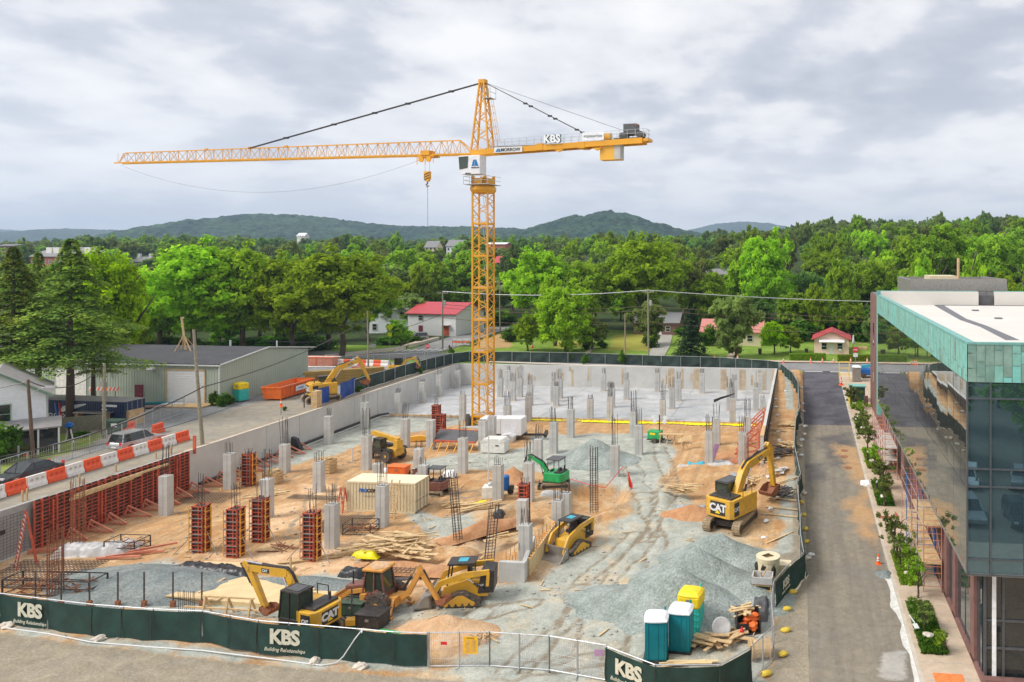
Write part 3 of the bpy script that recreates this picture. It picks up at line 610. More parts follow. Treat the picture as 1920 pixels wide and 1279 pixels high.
# ---------------------------------------------------------------- column forms: red panels with yellow ladder braces
def column_form(px,yt,yb,lab,w=.95,yel=True,rb=1.2):
    p=G(px,yb-4); Z=depth(p.x,p.y); h=CH-(yt-HY)/FP*Z; t=T('column_form',lab,'column form',(p.x,p.y+.5,0),.0,'red column forms')
    MB().box(-w/2+.1,w/2-.1,-w/2+.1,w/2-.1,.05,h-.1).build('plywood_core','formply',t)
    for k,(M,nm) in enumerate([(Matrix.Identity(4),0),(Matrix.Rotation(pi/2,4,'Z'),0),(Matrix.Rotation(pi,4,'Z'),0),(Matrix.Rotation(-pi/2,4,'Z'),0)]):
        m=MB(M)
        for x in (-w/2+.03,w/2-.1,-.06 if k%2 else .1): m.box(x,x+.07,-w/2,-w/2+.1,0,h)
        z=.05
        while z<h: m.box(-w/2,w/2,-w/2+.01,-w/2+.09,z,z+.05); z+=.3
        m.build('form_panel','formred',t)
    z=.3; m=MB()
    while z<h:
        m.box(-w/2-.06,w/2+.06,-w/2-.1,-w/2-.04,z,z+.05).box(-w/2-.1,-w/2-.04,-w/2-.1,w/2+.1,z+.03,z+.08); z+=.62
    m.build('clamp_bars','steel' if yel else 'formred',t)
    if yel:
        for sx in (-1,1):
            m=MB(); x=sx*(w/2+.22)
            for yy in (-.42,.1): m.tube((x,yy,.1),(x,yy,h-.05),.035,5)
            z=.3
            while z<h: m.beam((x,-.42,z),(x,.1,z),.05); m.beam((sx*w/2,-.3,z),(x,-.3,z),.045); z+=.6
            m.build('ladder_brace','formyel',t)
        MB().beam((w/2,0,1.6),(w/2+1.3,-.5,.03),.05).beam((-w/2,0,1.6),(-w/2-1.2,-.8,.03),.05).build('push_prop','steel',t)
    m=MB()
    for i in range(6): m.tube((-.3+.12*i,R.uniform(-.2,.2),h-.2),(-.3+.12*i+R.uniform(-.05,.05),R.uniform(-.2,.2),h+rb*R.uniform(.7,1)),.02,4)
    m.build('rebar_bars','rebar',t)
    return t
column_form(368,950,1044,'red column form with yellow ladders, leftmost in the front row behind the blue gravel',rb=2.6)
column_form(433,956,1051,'red column form with yellow ladders, second from the left in the front row',rb=2.0)
column_form(481,936,1023,'red column form with yellow ladders set back behind the second one',rb=1.6)
column_form(577,964,1059,'red column form with yellow ladders standing alone at the right of the front row',rb=2.2)
column_form(460,851,916,'red column form with yellow ladders against the left concrete wall',rb=.5)
column_form(815,760,795,'dark red column form at the slab edge behind another form',yel=False,rb=1.2)
column_form(823,778,834,'dark red column form with a pale prop leaning across it near the slab edge',yel=False,rb=.2)
column_form(979,909,990,'rusty red column form beside the wooden box form',w=.8,yel=False,rb=.6)
p=G(836,834); tag(MB().beam((0,0,0),(.9,.3,3.2),.07).build('prop','steel',loc=(p.x-1.1,p.y-.5,.02)),'pale steel prop leaning on the dark column form','prop')
p=G(427,850); tag(MB().box(-.15,.15,-.05,.05,3.4,5.2).beam((-.12,0,3.6),(.12,0,4.9),.06).build('form_strip','formred',loc=(-60.1,G(425,845,3.8).y,.0)),'narrow red form strip standing up over the left wall top','form strip')
# ---------------------------------------------------------------- standing rebar cages
def cage(px,yt,yb,lab,w=.7,n=10,m_='rust',lean=0):
    p=G(px,yb-3); Z=depth(p.x,p.y); h=CH-(yt-HY)/FP*Z; m=MB()
    for i in range(n):
        a=2*pi*i/n; x,y=w*.5*math.cos(a),w*.5*math.sin(a); m.tube((x,y,0),(x*R.uniform(.7,1.1)+lean,y,h*R.uniform(.94,1)),.024,4)
    t=T('rebar_cage',lab,'rebar cage',(p.x,p.y,-.05),0,'standing rebar cages'); m.build('upright_bars',m_,t)
    m=MB(); z=.15
    while z<h*.85:
        k=8; pts=[(w*.52*math.cos(2*pi*i/k)+lean*z/h,w*.52*math.sin(2*pi*i/k),z) for i in range(k+1)]; m.path(pts,.014,4); z+=.22 if w>.6 else .4
    m.build('tie_rings',m_,t)
cage(146,893,1033,'tall dark rebar cage standing before the red wall formwork',.9,12)
cage(104,985,1118,'tall bundled rebar cage behind the front fence at the left',.9,16)
cage(1114,833,963,'slim black rebar cage rising from the excavated hollow',.75,8,'rebar')
cage(859,880,1014,'slim rebar cage rising from the shallow pink hollow',.7,8,'rebar',-.5)
cage(914,940,1090,'slim rebar cage left of the low concrete wall',.7,8,'rebar',.5)
cage(1400,816,905,'faint thin rebar cage behind the large excavator boom',.5,6,'rust')
cage(700,1010,1010,'short rebar stub',.1,3) if 0 else None
# mats of rebar on the ground
def rmat(px,py,w,l_,rz,lab,st=.35):
    p=G(px,py); m=MB()
    n=int(w/st)
    for i in range(n+1): m.beam((-w/2+i*st,-l_/2,.1),(-w/2+i*st,l_/2,.1),.03)
    for i in range(int(l_/st)+1): m.beam((-w/2,-l_/2+i*st,.14),(w/2,-l_/2+i*st,.14),.03)
    tag(m.build('rebar_mat','rebar',loc=(p.x,p.y,.03),rz=rz),lab,'rebar mat',group='rebar mats')
rmat(75,1078,6.5,4.5,.1,'wide rusty rebar mat on the soil at the left front',.28)
rmat(640,985,4,4,.1,'dark square rebar mat left of the wire basket',.25)
rmat(590,935,5,1.2,-.02,'long dark rebar mat behind the front column forms',.25)
rmat(390,936,4.5,3.2,.1,'rusty rebar mat lying before the left wall braces',.3)
rmat(735,1065,4,2,.0,'rebar mat on pale sand behind the backhoe',.35)
# ---------------------------------------------------------------- low wall and box formwork in the middle
t=T('stair_wall','low concrete wall and box of yellow boards round the stair pit','wall',tuple(G(935,1092)))
q=[G(x,y)-G(935,1092) for x,y in ((928,1092),(975,1092),(975,1060),(1042,1008),(1035,998),(995,998))]
o=q
MB().add([(0,0,0),(1.9,0,0),(1.9,.35,0),(0,.35,0),(0,0,1.45),(1.9,0,1.45),(1.9,.35,1.45),(0,.35,1.45)],[(3,2,1,0),(4,5,6,7),(0,1,5,4),(1,2,6,5),(2,3,7,6),(3,0,4,7)]).build('front_wall','concrete',t)
MB().beam((1.75,.36,.72),tuple(G(1000,1040)-G(935,1092)+Vector((0,0,.72))),.3,1.45).build('side_wall','concrete',t)
pa=G(992,1082)-G(935,1092); pb=G(1040,1010)-G(935,1092); sa=G(973,1070)-G(935,1092); sb_=G(1022,998)-G(935,1092)
U=Vector((0,0,1))
MB().beam(pa+U*.6,pb+U*.6,.12,1.3).build('board_panel','plyw',t)
mb=MB().beam(sb_+U*.65,pb+U*.65,.12,1.4); mb.build('board_panel','wood2',t)
mb=MB()
for i in range(9):
    a=(pa+Vector((-.09,0,.6))).lerp(pb+Vector((-.09,0,.6)),i/8); mb.box(a.x-.1,a.x-.04,a.y-.03,a.y+.03,0,1.3)
mb.build('studs','wood2',t)
mb=MB()
for i in range(16):
    a=(pa+U*1.35).lerp(pb+U*1.35,i/15); mb.lathe([(.0,-.06),(.07,-.02),(.07,.05),(0,.08)],6,a)
for i in range(18):
    a=Vector((-.5,.8,.8)).lerp(Vector((1.0,7.4,.95)),i/17); mb.lathe([(.0,-.06),(.06,-.02),(.06,.05),(0,.08)],6,a)
mb.build('safety_caps','amber',t)
mb=MB()
for i in range(18):
    a=Vector((-.5,.8,0)).lerp(Vector((1.0,7.4,0)),i/17); mb.tube(a,(a.x,a.y,.85),.015,4)
for i in range(12):
    a=Vector((.3,.6,1.4)).lerp(Vector((1.5,6.6,1.4)),i/11); mb.tube(a,(a.x,a.y,2.0),.015,4)
mb.build('starter_bars','rebar',t)
# ---------------------------------------------------------------- tower crane
CB=Vector((-42.9,97.7,0)); CU=Vector((-math.cos(math.radians(9)),math.sin(math.radians(9)),0))
def onj(x,y):
    r=at(x,y,1)-Vector((0,0,CH)); # ray per metre of depth
    # (t*r - CB) x CU = 0
    t=(CB.x*CU.y-CB.y*CU.x)/(r.x*CU.y-r.y*CU.x); p=r*t
    return ((Vector((p.x,p.y,0))-CB).dot(CU),CH+p.z)
t=T('tower_crane','tall yellow hammerhead tower crane standing in the pit, jib reaching left','crane',tuple(CB))
Zc=depth(CB.x,CB.y); zt=CH+Zc*(HY-362)/FP; hw=1.06
m=MB()
for sx in (-1,1):
    for sy in (-1,1): m.box(sx*hw-.1,sx*hw+.1,sy*hw-.1,sy*hw+.1,0,zt)
sec=4.33; z=zt-sec; ks=[zt]
while z>0: ks.append(z); z-=sec
ks.append(0); 
m.build('mast_legs','crane',t)
for a,b in zip(ks,ks[1:]):
    m=MB(); n=4 if a-b>4 else 2
    for (ax,ay,bx,by) in ((-hw,-hw,hw,-hw),(hw,-hw,hw,hw),(hw,hw,-hw,hw),(-hw,hw,-hw,-hw)):
        if b>.2: m.beam((ax,ay,b+.12),(bx,by,b+.12),.12,.26); 
        for i in range(n):
            z0=b+(a-b)*i/n; z1=b+(a-b)*(i+1)/n
            if i%2: m.beam((ax,ay,z0),(bx,by,z1),.085)
            else: m.beam((bx,by,z0),(ax,ay,z1),.085)
    m.build('mast_section','crane',t)
m=MB()
for a,b in zip(ks,ks[1:]):
    if b>1: m.box(-hw+.1,.2,-hw+.15,hw-.1,b+.18,b+.22)
    m.beam((.3,.5,b+.2),(-.3,.5,a),.05).beam((.6,.5,b+.2),(.0,.5,a),.05)
m.build('ladder_landings','galv',t)
MB().box(-2.2,2.2,-2.2,2.2,-.3,.12).build('base_slab','concrete',t)
MB().box(-1.9,-1.5,-1.3,-.9,0,1.7).box(-1.9,-1.4,-1.2,1,.1,1.2).build('electric_cabinet','darkgrey',t)
RJ=Matrix.Rotation(math.atan2(CU.y,CU.x),4,'Z')   # local x along the jib
# slewing ring and turret
m=MB(RJ).lathe([(1.5,zt-.05),(1.75,zt+.35),(1.75,zt+.75),(1.35,zt+1.1)],8); m.box(-1.2,1.2,-1.2,1.2,zt+.4,zt+.8); m.build('slewing_ring','crane',t)
m=MB(RJ); zq=zt+1.05
for sx in (-1,1):
    m.prism([(sx*1.15,zq),(sx*1.15,zq+1.3),(sx*.8,zq+1.3),(sx*.55,zq+.7),(sx*.2,zq)],-1.1,-1.0).prism([(sx*1.15,zq),(sx*1.15,zq+1.3),(sx*.8,zq+1.3),(sx*.55,zq+.7),(sx*.2,zq)],1.0,1.1)
m.box(-1.15,1.15,-1.1,1.1,zq,zq+.9); m.build('turret','crane',t)
m=MB(RJ).box(-1.8,1.8,-1.5,1.9,zq-.02,zq+.06)
for x in (-1.8,-.9,0,.9,1.8): m.beam((x,1.9,zq),(x,1.9,zq+1.1),.05)
for zz_ in (.55,1.1): m.beam((-1.8,1.9,zq+zz_),(1.8,1.9,zq+zz_),.05).beam((-1.8,1.9,zq+zz_),(-1.8,-1.5,zq+zz_),.05).beam((1.8,1.9,zq+zz_),(1.8,-1.5,zq+zz_),.05)
m.build('service_platform','galv',t)
zc=zq+1.25; zk=onj(893,290)[1]
c_=MB(RJ).prism([(2.6,zk-.35),(-.7,zk-.35),(-.7,zc+.1),(2.1,zc+.1),(2.45,zc+.6)],.35,1.9).build('cab','plastic',t,bev=.05)
MB(RJ).add([(2.4,1.93,zc+.75),(2.54,1.93,zk-.5),(1.05,1.93,zk-.45),(1.15,1.93,zc+.95)],[(0,1,2,3)]).add([(2.5,.45,zc+.9),(2.5,1.8,zc+.9),(2.62,1.8,zk-.5),(2.62,.45,zk-.5)],[(0,1,2,3)]).build('cab_window','cabglass',c_)
lm=MB(RJ); zl=(zc+zk)/2+.15
lm.prism([(.55,zl-.45),(.28,zl+.4),(.12,zl+.4),(.18,zl-.45)],1.905,1.93).prism([(.1,zl-.45),(.06,zl+.4),(-.15,zl+.4),(-.5,zl-.45)],1.905,1.93)
lm.build('emblem','logoblue',c_)
JA=math.atan2(CU.y,CU.x)+pi
def jt(txt,size,m_,u,y,z,bold=.0,ext=.02,par=t,xs=1):
    return text(txt,size,m_,par,RJ@Vector((u,y,z)),(pi/2,0,JA),ext,bold,xs=xs)
jt('MORROW',.26,'letterblack',0,1.93,zl-.68,.004,.01,c_)
jt('370 EC-B',.22,'letterblack',1.1,1.93,zc+.2,.01,.01,c_)
# jib: two bottom chords, one top chord
def J(u): return (lerp(36.95,37.72,(u-1.2)/64.6),lerp(38.92,39.30,(u-3.4)/61.6))
m=MB(RJ)
for y in (-.62,.62): m.beam((1.2,y,J(1.2)[0]),(65.8,y,J(65.8)[0]),.15,.2)
m.beam((3.6,0,J(3.4)[1]),(64.4,0,J(65)[1]),.13,.15); m.build('jib_chords','crane',t)
m=MB(RJ); n=36
for i in range(n):
    a=2.2+62.6*i/n; b=2.2+62.6*(i+1)/n; c=(a+b)/2
    for y in (-.62,.62):
        tp=(min(max(c,3.6),64.4),0,J(c)[1]); m.beam((a,y,J(a)[0]),tp,.06).beam(tp,(b,y,J(b)[0]),.06)
        if i%2: m.beam((b,y,J(b)[0]),(b,0,J(b)[1]),.05)
    m.beam((a,-.62,J(a)[0]),(b,.62,J(b)[0]),.05)
m.beam((64.4,0,J(64)[1]),(65.9,0,J(65)[0]),.07).beam((3.5,0,J(3)[1]),(1.3,.6,J(1)[0]),.09).beam((3.5,0,J(3)[1]),(1.3,-.6,J(1)[0]),.09)
m.beam((65.9,0,37.7),(65.9,0,39.3),.04)
for u in (33,39.7,48): m.cbox((u,0,J(u)[1]+.1),(.5,.25,.25))
m.build('jib_lattice','crane',t)
# trolley, ropes and hook block
tr_=MB(RJ).box(7.4,9.9,-.8,.8,36.72,36.92).box(7.9,9.3,-.5,.9,36.95,37.6); tr_.beam((7.3,.8,36.9),(7.3,.8,35.9),.07).beam((9.9,.8,36.9),(9.9,.8,35.7),.07).beam((8.6,.8,36.9),(8.6,.8,35.7),.09)
tr_.lathe([(.4,-.08),(.4,.08)],14,(8.0,.85,36.4),'y').lathe([(.4,-.08),(.4,.08)],14,(9.2,.85,36.4),'y'); k=tr_.build('trolley','crane',t)
m=MB(RJ)
for u in (8.15,8.95): m.tube((u,.4,36.4),(u-(u-8.5)*.2,.4,34.6),.02,4)
m.tube((8.5,.4,33.0),(8.45,.4,26.6),.03,4); m.build('hoist_rope','darkgrey',t)
hb=MB(RJ).prism([(8.05,34.75),(8.95,34.75),(8.95,33.8),(8.7,33.35),(8.3,33.35),(8.05,33.8)],.2,.6).build('hook_block','crane',t)
m=MB(RJ)
for z_ in (34.5,34.15,33.8): m.add([(8.06,.61,z_),(8.94,.61,z_-.35),(8.94,.61,z_-.18),(8.06,.61,z_+.17)],[(0,1,2,3)])
m.build('warning_stripe','letterblack',hb); m=MB(RJ).path([(8.5,.4,33.35),(8.5,.4,33.1),(8.75,.4,32.9),(8.6,.4,32.65),(8.3,.4,32.75)],.09,6); m.build('hook','maroon',hb)
# a frame on top
m=MB(RJ); bx=[(1.45,-.75),(1.45,.75),(-1.25,.75),(-1.25,-.75)]; tp=[(.35,-.3),(.35,.3),(-.25,.3),(-.25,-.3)]; z0,z1=37.1,46.9
def AP(i,f): return (lerp(bx[i][0],tp[i][0],f),lerp(bx[i][1],tp[i][1],f),lerp(z0,z1,f))
for i in range(4): m.beam(AP(i,0),AP(i,1),.2)
for i in range(4):
    j=(i+1)%4
    for q in range(8): m.beam(AP(i if q%2 else j,q/8),AP(j if q%2 else i,(q+1)/8),.09)
m.cbox((.05,0,46.8),(.95,.8,.5)); m.build('apex_tower','crane',t)
m=MB(RJ)
for x in (-.9,-1.5): 
    for y in (.0,.5): m.tube((x,y,44.3),(x-1.1,y,37.6+.9),.03,4)
for i in range(7): z=44.3-i*.95; o=-.15*i; m.beam((-.9+o,0,z),(-1.5+o,0,z),.04).beam((-1.5+o,0,z),(-1.5+o,.5,z),.04)
m.build('caged_ladder','crane',t)
m=MB(RJ).box(-1.5,-.3,-.7,.7,44.4,44.46)
for x in (-1.5,-.4):
    for y in (-.7,.7): m.beam((x,y,44.4),(x,y,46),.05)
for z in (45.2,46): m.beam((-1.5,-.7,z),(-1.5,.7,z),.05).beam((-1.5,.7,z),(-.4,.7,z),.05)
m.build('top_platform','galv',t)
# pendants
m=MB(RJ)
for y in (-.14,.14): m.beam((.4,y,46.6),(39.8,y,39.15),.1)
for u in (5,12,17.5,24.5,33): m.cbox((u,0,46.6-(u-.4)*.189),(.6,.45,.22))
m.build('jib_pendant','black',t)
m=MB(RJ)
for y in (-.5,.5): m.beam((-.3,y*.4,46.6),(-15.2,y,39.0),.07)
for u in (-6.6,-10.2,-14.1): m.cbox((u,.35,46.6+(u+.3)*.51),(.5,.3,.2)); m.cbox((u-.8,.35,46.6+(u-.5)*.51),(.5,.3,.2))
m.build('counter_jib_pendant','black',t)
MB(RJ).tube((-.6,.1,46.5),(-20.6,0,39.2),.025,4).build('rope','darkgrey',t)
# counter jib
m=MB(RJ)
for y in (-.8,.8): m.beam((1.3,y,37.05),(-23.4,y,37.75),.22,.72)
m.beam((-22.4,0,37.72),(-24.2,0,37.85),1.6,.35)
for u in (-9.0,-15): m.cbox((u,0,37.35-u*.002+.1),(.9,1.9,.85))
for u in (-11.8,-17.2): m.prism([(u-.7,37.0+.02),(u+.7,37.0),(u,36.65)],.7,.95)
m.build('counter_jib','crane',t)
m=MB(RJ); 
for i in range(21):
    u=-1.6-i*1.1; z=37.5-u*.028; m.beam((u,.95,z),(u,.95,z+1.05),.045).beam((u,-.95,z),(u,-.95,z+1.05),.045)
for y in (-.95,.95):
    for h_ in (.55,1.05): m.beam((-1.6,y,37.54+h_),(-23.8,y,38.17+h_),.04)
for h_ in (.05,.55,1.05): m.beam((-23.8,-.95,38.17+h_),(-23.8,.95,38.17+h_),.05)
m.build('guard_rail','galv',t)
MB(RJ).box(-24,-1.5,-.7,.7,37.75,37.8).build('walkway','galv',t)
MB(RJ).box(-20.3,-17.5,-.65,.65,35.45,37.4).box(-17.6,-16.8,-.4,.4,37,37.35).build('ballast','yellow',t)
MB(RJ).box(-20.35,-19.5,.64,.67,35.5,37.4).box(-20.32,-20.28,-.6,.67,35.5,37.4).build('ballast_plate','concrete',t)
w_=MB(RJ).box(-22.5,-20.7,-.6,.6,38.6,40.0).build('winch_housing','darkgrey',t,bev=.05)
m=MB(RJ).lathe([(.45,-.7),(.45,.7)],12,(-22.9,0,38.6),'y').lathe([(.5,-.7),(.5,.7)],12,(-20.6,0,38.4),'y').box(-23,-19.4,-.7,.7,37.95,38.2); m.build('winch_drum','darkgrey',t)
MB(RJ).box(-18.8,-17.6,-.4,.5,38.2,38.9).build('motor','yellow',t)
MB(RJ).box(-22.55,-22.4,.61,.64,39.7,39.9).build('red_lamp','red',w_)
m=MB(RJ).box(-6.5,-2.3,.98,1.02,36.86,37.6); sg=m.build('sign_board','white',t)
jt('MORROW',.62,'letterblack',-4.75,1.04,37.2,.012,.01,sg)
m=MB(RJ).prism([(-2.5,36.98),(-2.8,37.4),(-2.95,37.4),(-2.85,36.98)],1.02,1.04).prism([(-2.9,36.98),(-3.0,37.4),(-3.15,37.4),(-3.3,36.98)],1.02,1.04); m.build('emblem','logoblue',sg)
sb=jt('KBS',1.45,'dkgreen',-10.98,1.02,38.35,.08,.03); sb.name='letter_backing'
jt('KBS',1.45,'pwhite',-10.9,1.12,38.35,.05,.03)
bn=MB(RJ).box(-18.2,-15.2,1.0,1.03,38.05,39.05).build('banner','pwhite',t); jt('FOUNDATION',.42,'mullion',-16.7,1.05,38.5,.0,.01,bn,.9)
# drooping trolley rope below the jib
m=MB(RJ); m.path([(lerp(65.4,9.5,i/24),0,lerp(37.4,36.6,i/24)-4.5*4*(i/24)*(1-i/24)) for i in range(25)],.016,4); m.build('slack_rope','darkgrey',t)
# ---------------------------------------------------------------- building with green copper crown on the right
t=T('office_building','new office building with green copper crown, white roof and mirror glass front','building',(9,41,0))
def bz(y,Z=41.): return CH-(y-HY)/FP*Z
B=lambda: MB(Matrix.Translation((-9,-41,0)))
zb_,zc_,zp_=bz(1060),bz(710),bz(637)
B().box(10.0,58,42.2,107,-.5,zb_+.05).build('brick_base','brick',t)
B().box(9.12,58,41.3,88,zb_,zp_-1.5).build('upper_body','mullion',t)
B().box(9.9,58,88,107.3,0,17.8).build('brick_end','brick',t)
B().box(9.2,57,41.4,87.7,zp_-1.35,zp_-1.2).build('roof','roofw',t)
B().box(10,57,88,107,17.78,17.95).build('rear_roof','roofdk',t)
# parapet upstand and white flashing behind it
rf=B().box(8.87,9.3,41,88,zp_-.12,zp_).box(9.3,58,41,41.3,zp_-.12,zp_).build('copper_coping','copperedge',t)
B().box(9.15,9.3,41.3,88,zp_-1.2,zp_-.12).box(9.3,20.2,87.6,88,17.4,19.0).box(22,58,87.6,88,17.4,19.0).build('parapet_flashing','roofw',t)
B().box(8.87,20.2,88,88.3,17.4,19.07).box(22,58,88,88.3,17.4,19.07).build('rear_coping','copperedge',t)
p=[at(x,y,1) for x,y in ((1755,573),(1775,573),(1835,605),(1865,612),(1920,640),(1900,640),(1840,612),(1810,600))]
W_=[]
for x,y in ((1752,573),(1770,573),(1812,598),(1850,611),(1912,638),(1886,638),(1838,613),(1800,600)):
    q=G(x,y,zp_-1.2); W_.append((q.x,q.y))
B().prism(W_,zp_-1.2,zp_-1.19,'z').build('walkway_strip','roofdk',t)
m=B(); q=G(1752,572.5,zp_-1.19); m.box(q.x,q.x+12,q.y-.1,q.y+.1,zp_-1.2,zp_-1.14); m.build('cable_duct','roofdk',t)
for x,y in ((1829,583),(1872,598)):
    q=G(x,y,zp_-1.2); B().box(q.x-.3,q.x+.3,q.y-.3,q.y+.3,zp_-1.2,zp_-1.08).build('roof_drain','roofdk',t)
q=G(1857,570,zp_-1.2); m=B()
for dx in (-1.3,-.5,.5,1.3): m.beam((q.x+dx,q.y,zp_-1.2),(q.x+dx,q.y,zp_+.3),.06)
for z in (-.9,.3): m.beam((q.x-1.3,q.y,zp_+z),(q.x+1.3,q.y,zp_+z),.06)
m.beam((q.x+2.3,q.y,zp_-1.2),(q.x+2.3,q.y,zp_+.1),.14); m.build('pipe_stand','darkgrey',t)
m=B().box(13.3,13.6,92.3,104,17.9,20.2).box(13.3,24.2,92,92.3,17.9,20.3).box(24.2,24.5,92,104,17.9,20.3).box(13.3,24.2,104,104.3,17.9,20.2); pn=m.build('roof_screen','steel',t)
m=B().box(16,19.3,95,99,18,20.6); m.build('roof_unit','tan',t); m=B().tube((20.1,98,18),(20.1,98,22.8),.18,8); m.build('flue','wood2',t)
B().box(20.3,21.9,87.9,91.9,17.4,18.6).build('stair_hatch','darkgrey',t)
# copper crown: mosaic of patinated panels
def multi(name,quads,mats,parent,off=(-9,-41,0)):
    v=[];f=[];mi=[]
    for q,m_ in quads:
        k=len(v); v+=[(a+off[0],b+off[1],c+off[2]) for a,b,c in q]; f.append(tuple(range(k,k+len(q)))); mi.append(mats.index(m_))
    me=bpy.data.meshes.new(name); me.from_pydata(v,[],f)
    for m_ in mats: me.materials.append(MATS[m_])
    me.polygons.foreach_set('material_index',mi); o=bpy.data.objects.new(name,me); C.objects.link(o); o.parent=parent; return o
R=random.Random(4); Q=[]; g=.018
B().box(8.9,58,41.04,41.3,zc_,zp_-.12).box(8.9,9.12,41.04,88,zc_,zp_-.12).build('copper_backing','copperd',t)
x=8.89
while x<40:
    zs=[zc_,zc_+R.choice([.3,.75,.9,1.0]),zp_-.12]
    if R.random()<.6: zs.insert(2,zs[1]+R.choice([.5,.65,.8]))
    for a,b in zip(zs,zs[1:]):
        y=41.03-R.uniform(0,.012); Q.append(([(x+g,y,a+g),(x+.46-g,y,a+g),(x+.46-g,y,b-g),(x+g,y,b-g)],R.choice(['coppera','coppera','copperd','copper','copperl','coppera'])))
    x+=.46
multi('copper_front',Q,['copper','coppera','copperd','copperl'],t)
Q=[];y=41.05
while y<88:
    zs=[zc_,zc_+R.uniform(.3,1.0),zp_-.12]
    for a,b in zip(zs,zs[1:]):
        X=8.885-R.uniform(0,.012); Q.append(([(X,y+g,a+g),(X,y+g,b-g),(X,y+.5-g,b-g),(X,y+.5-g,a+g)],R.choice(['copper']*6+['copperl','coppera'])))
    y+=.5
multi('copper_side',Q,['copper','coppera','copperl'],t)
B().box(8.84,9.3,87.4,88,zb_-1.5,zp_).build('copper_edge_post','copperl',t)
# mirror glass of the long side, every pane tilted a little
gm=bpy.data.materials.new('mirror_glass'); gm.use_nodes=True; p_=gm.node_tree.nodes['Principled BSDF']; p_.inputs['Base Color'].default_value=(.50,.53,.50,1); p_.inputs['Metallic'].default_value=.93; p_.inputs['Roughness'].default_value=.015
tn=gm.node_tree.nodes.new('ShaderNodeTexNoise'); tn.inputs['Scale'].default_value=.35; bn_=gm.node_tree.nodes.new('ShaderNodeBump'); bn_.inputs['Strength'].default_value=.02; bn_.inputs['Distance'].default_value=.05
gtc=gm.node_tree.nodes.new('ShaderNodeTexCoord'); gm.node_tree.links.new(gtc.outputs['Object'],tn.inputs['Vector']); gm.node_tree.links.new(tn.outputs['Fac'],bn_.inputs['Height']); gm.node_tree.links.new(bn_.outputs[0],p_.inputs['Normal']); MATS['mirror']=gm
gf=gm.copy(); gf.name='tinted_glass'; q_=gf.node_tree.nodes['Principled BSDF']; q_.inputs['Base Color'].default_value=(.115,.20,.245,1); q_.inputs['Metallic'].default_value=.8; MATS['tint']=gf
n=26
for i in range(n):
    a=41.05+(87.4-41.05)*i/n; b=41.05+(87.4-41.05)*(i+1)/n
    for lo,hi in ((zb_+.1,zb_+4.6),(zb_+4.6,zc_)):
        o_=R.uniform(-.004,.004); p_=R.uniform(-.006,.006); X=8.9
        me=B().add([(X-.02+o_,a+.012,lo+.012),(X-.02+p_,a+.012,hi-.012),(X-.02-o_,b-.012,hi-.012),(X-.02-p_,b-.012,lo+.012)],[(0,1,2,3)]).build('glass_pane','mirror',t)
B().box(8.86,9.1,41,87.4,zb_-.05,zb_+.1).box(8.9,58,40.99,41.2,zb_-.05,zb_+.08).build('soffit_edge','steel',t)
# front curtain wall
rows=[(1059,1031,1),(1031,899,0),(899,867,1),(867,739,0),(739,710,1)]
xs_=[8.87,10.07,11.83,13.6,15.3,17,18.7,20.4]
m=B()
for x in xs_+[22.2,24]: m.box(x-.04,x+.04,40.93,41.1,zb_,zc_)
for y0,y1,s_ in rows: m.box(8.87,40,40.94,41.08,bz(y0)-.04,bz(y0)+.04)
m.build('mullions','mullion',t)
for x0,x1 in zip(xs_,xs_[1:]):
    for y0,y1,s_ in rows:
        B().add([(x0+.04,41.02+R.uniform(-.004,.004),bz(y0)+.04),(x1-.04,41.02,bz(y0)+.04),(x1-.04,41.02+R.uniform(-.004,.004),bz(y1)-.04),(x0+.04,41.02,bz(y1)-.04)],[(0,1,2,3)]).build('glass_pane','tint',t)
# ground floor: shop front, piers, side windows
m=B(); 
for x in (10.05,11.0,12.6,13.0,14.8,16.5): m.box(x-.06,x+.06,42.0,42.25,.15,zb_)
for z in (.25,1.9,3.4,zb_-.15): m.box(10.05,20,42.02,42.2,z-.06,z+.06)
m.build('shopfront_frame','mullion',t)
for x0,x1 in ((10.1,11),(11,12.6),(12.6,14.8),(14.8,16.5)):
    for z0,z1 in ((.25,1.9),(1.9,3.4),(3.4,6.1)): B().box(x0+.06,x1-.06,42.1,42.12,z0+.06,z1-.06).build('shop_window','glassdark',t)
B().box(10.4,10.62,42.0,42.05,.2,5.9).build('window_blind','aqua' if 0 else 'pwhite',t)
B().prism([(9.75,41.6),(9.95,41.5),(12.2,41.5),(12.2,41.9),(10.0,41.95),(10.0,60),(9.75,60)],.12,.42,'z').build('plinth','maroon' if 0 else 'brick',t)
for y in (43.4,48.5,51.3,54.2): B().box(9.75,10.05,y,y+.9,.3,zb_).build('brick_pier','brick',t)
for a,b in ((42.3,43.4),(44.3,48.5),(49.4,51.3)): 
    w_=B().box(9.93,9.96,a,b,.4,zb_).build('side_window','tint',t); MB(Matrix.Translation((-9,-41,0))).box(9.9,9.97,(a+b)/2-.04,(a+b)/2+.04,.4,zb_).build('mullion','mullion',w_)
for y in (56,59,62,65,68): B().box(9.8,10.05,y,y+.6,.3,zb_).build('brick_pier','brick',t)
for y in (70,76): B().box(9.93,10.0,y,y+3,1.8,4.6).build('opening','black',t)
for y in (92,97,102): B().box(9.86,9.92,y,y+1.1,6,9).box(9.86,9.92,y,y+1.1,11,14).build('side_window','glassdark',t)
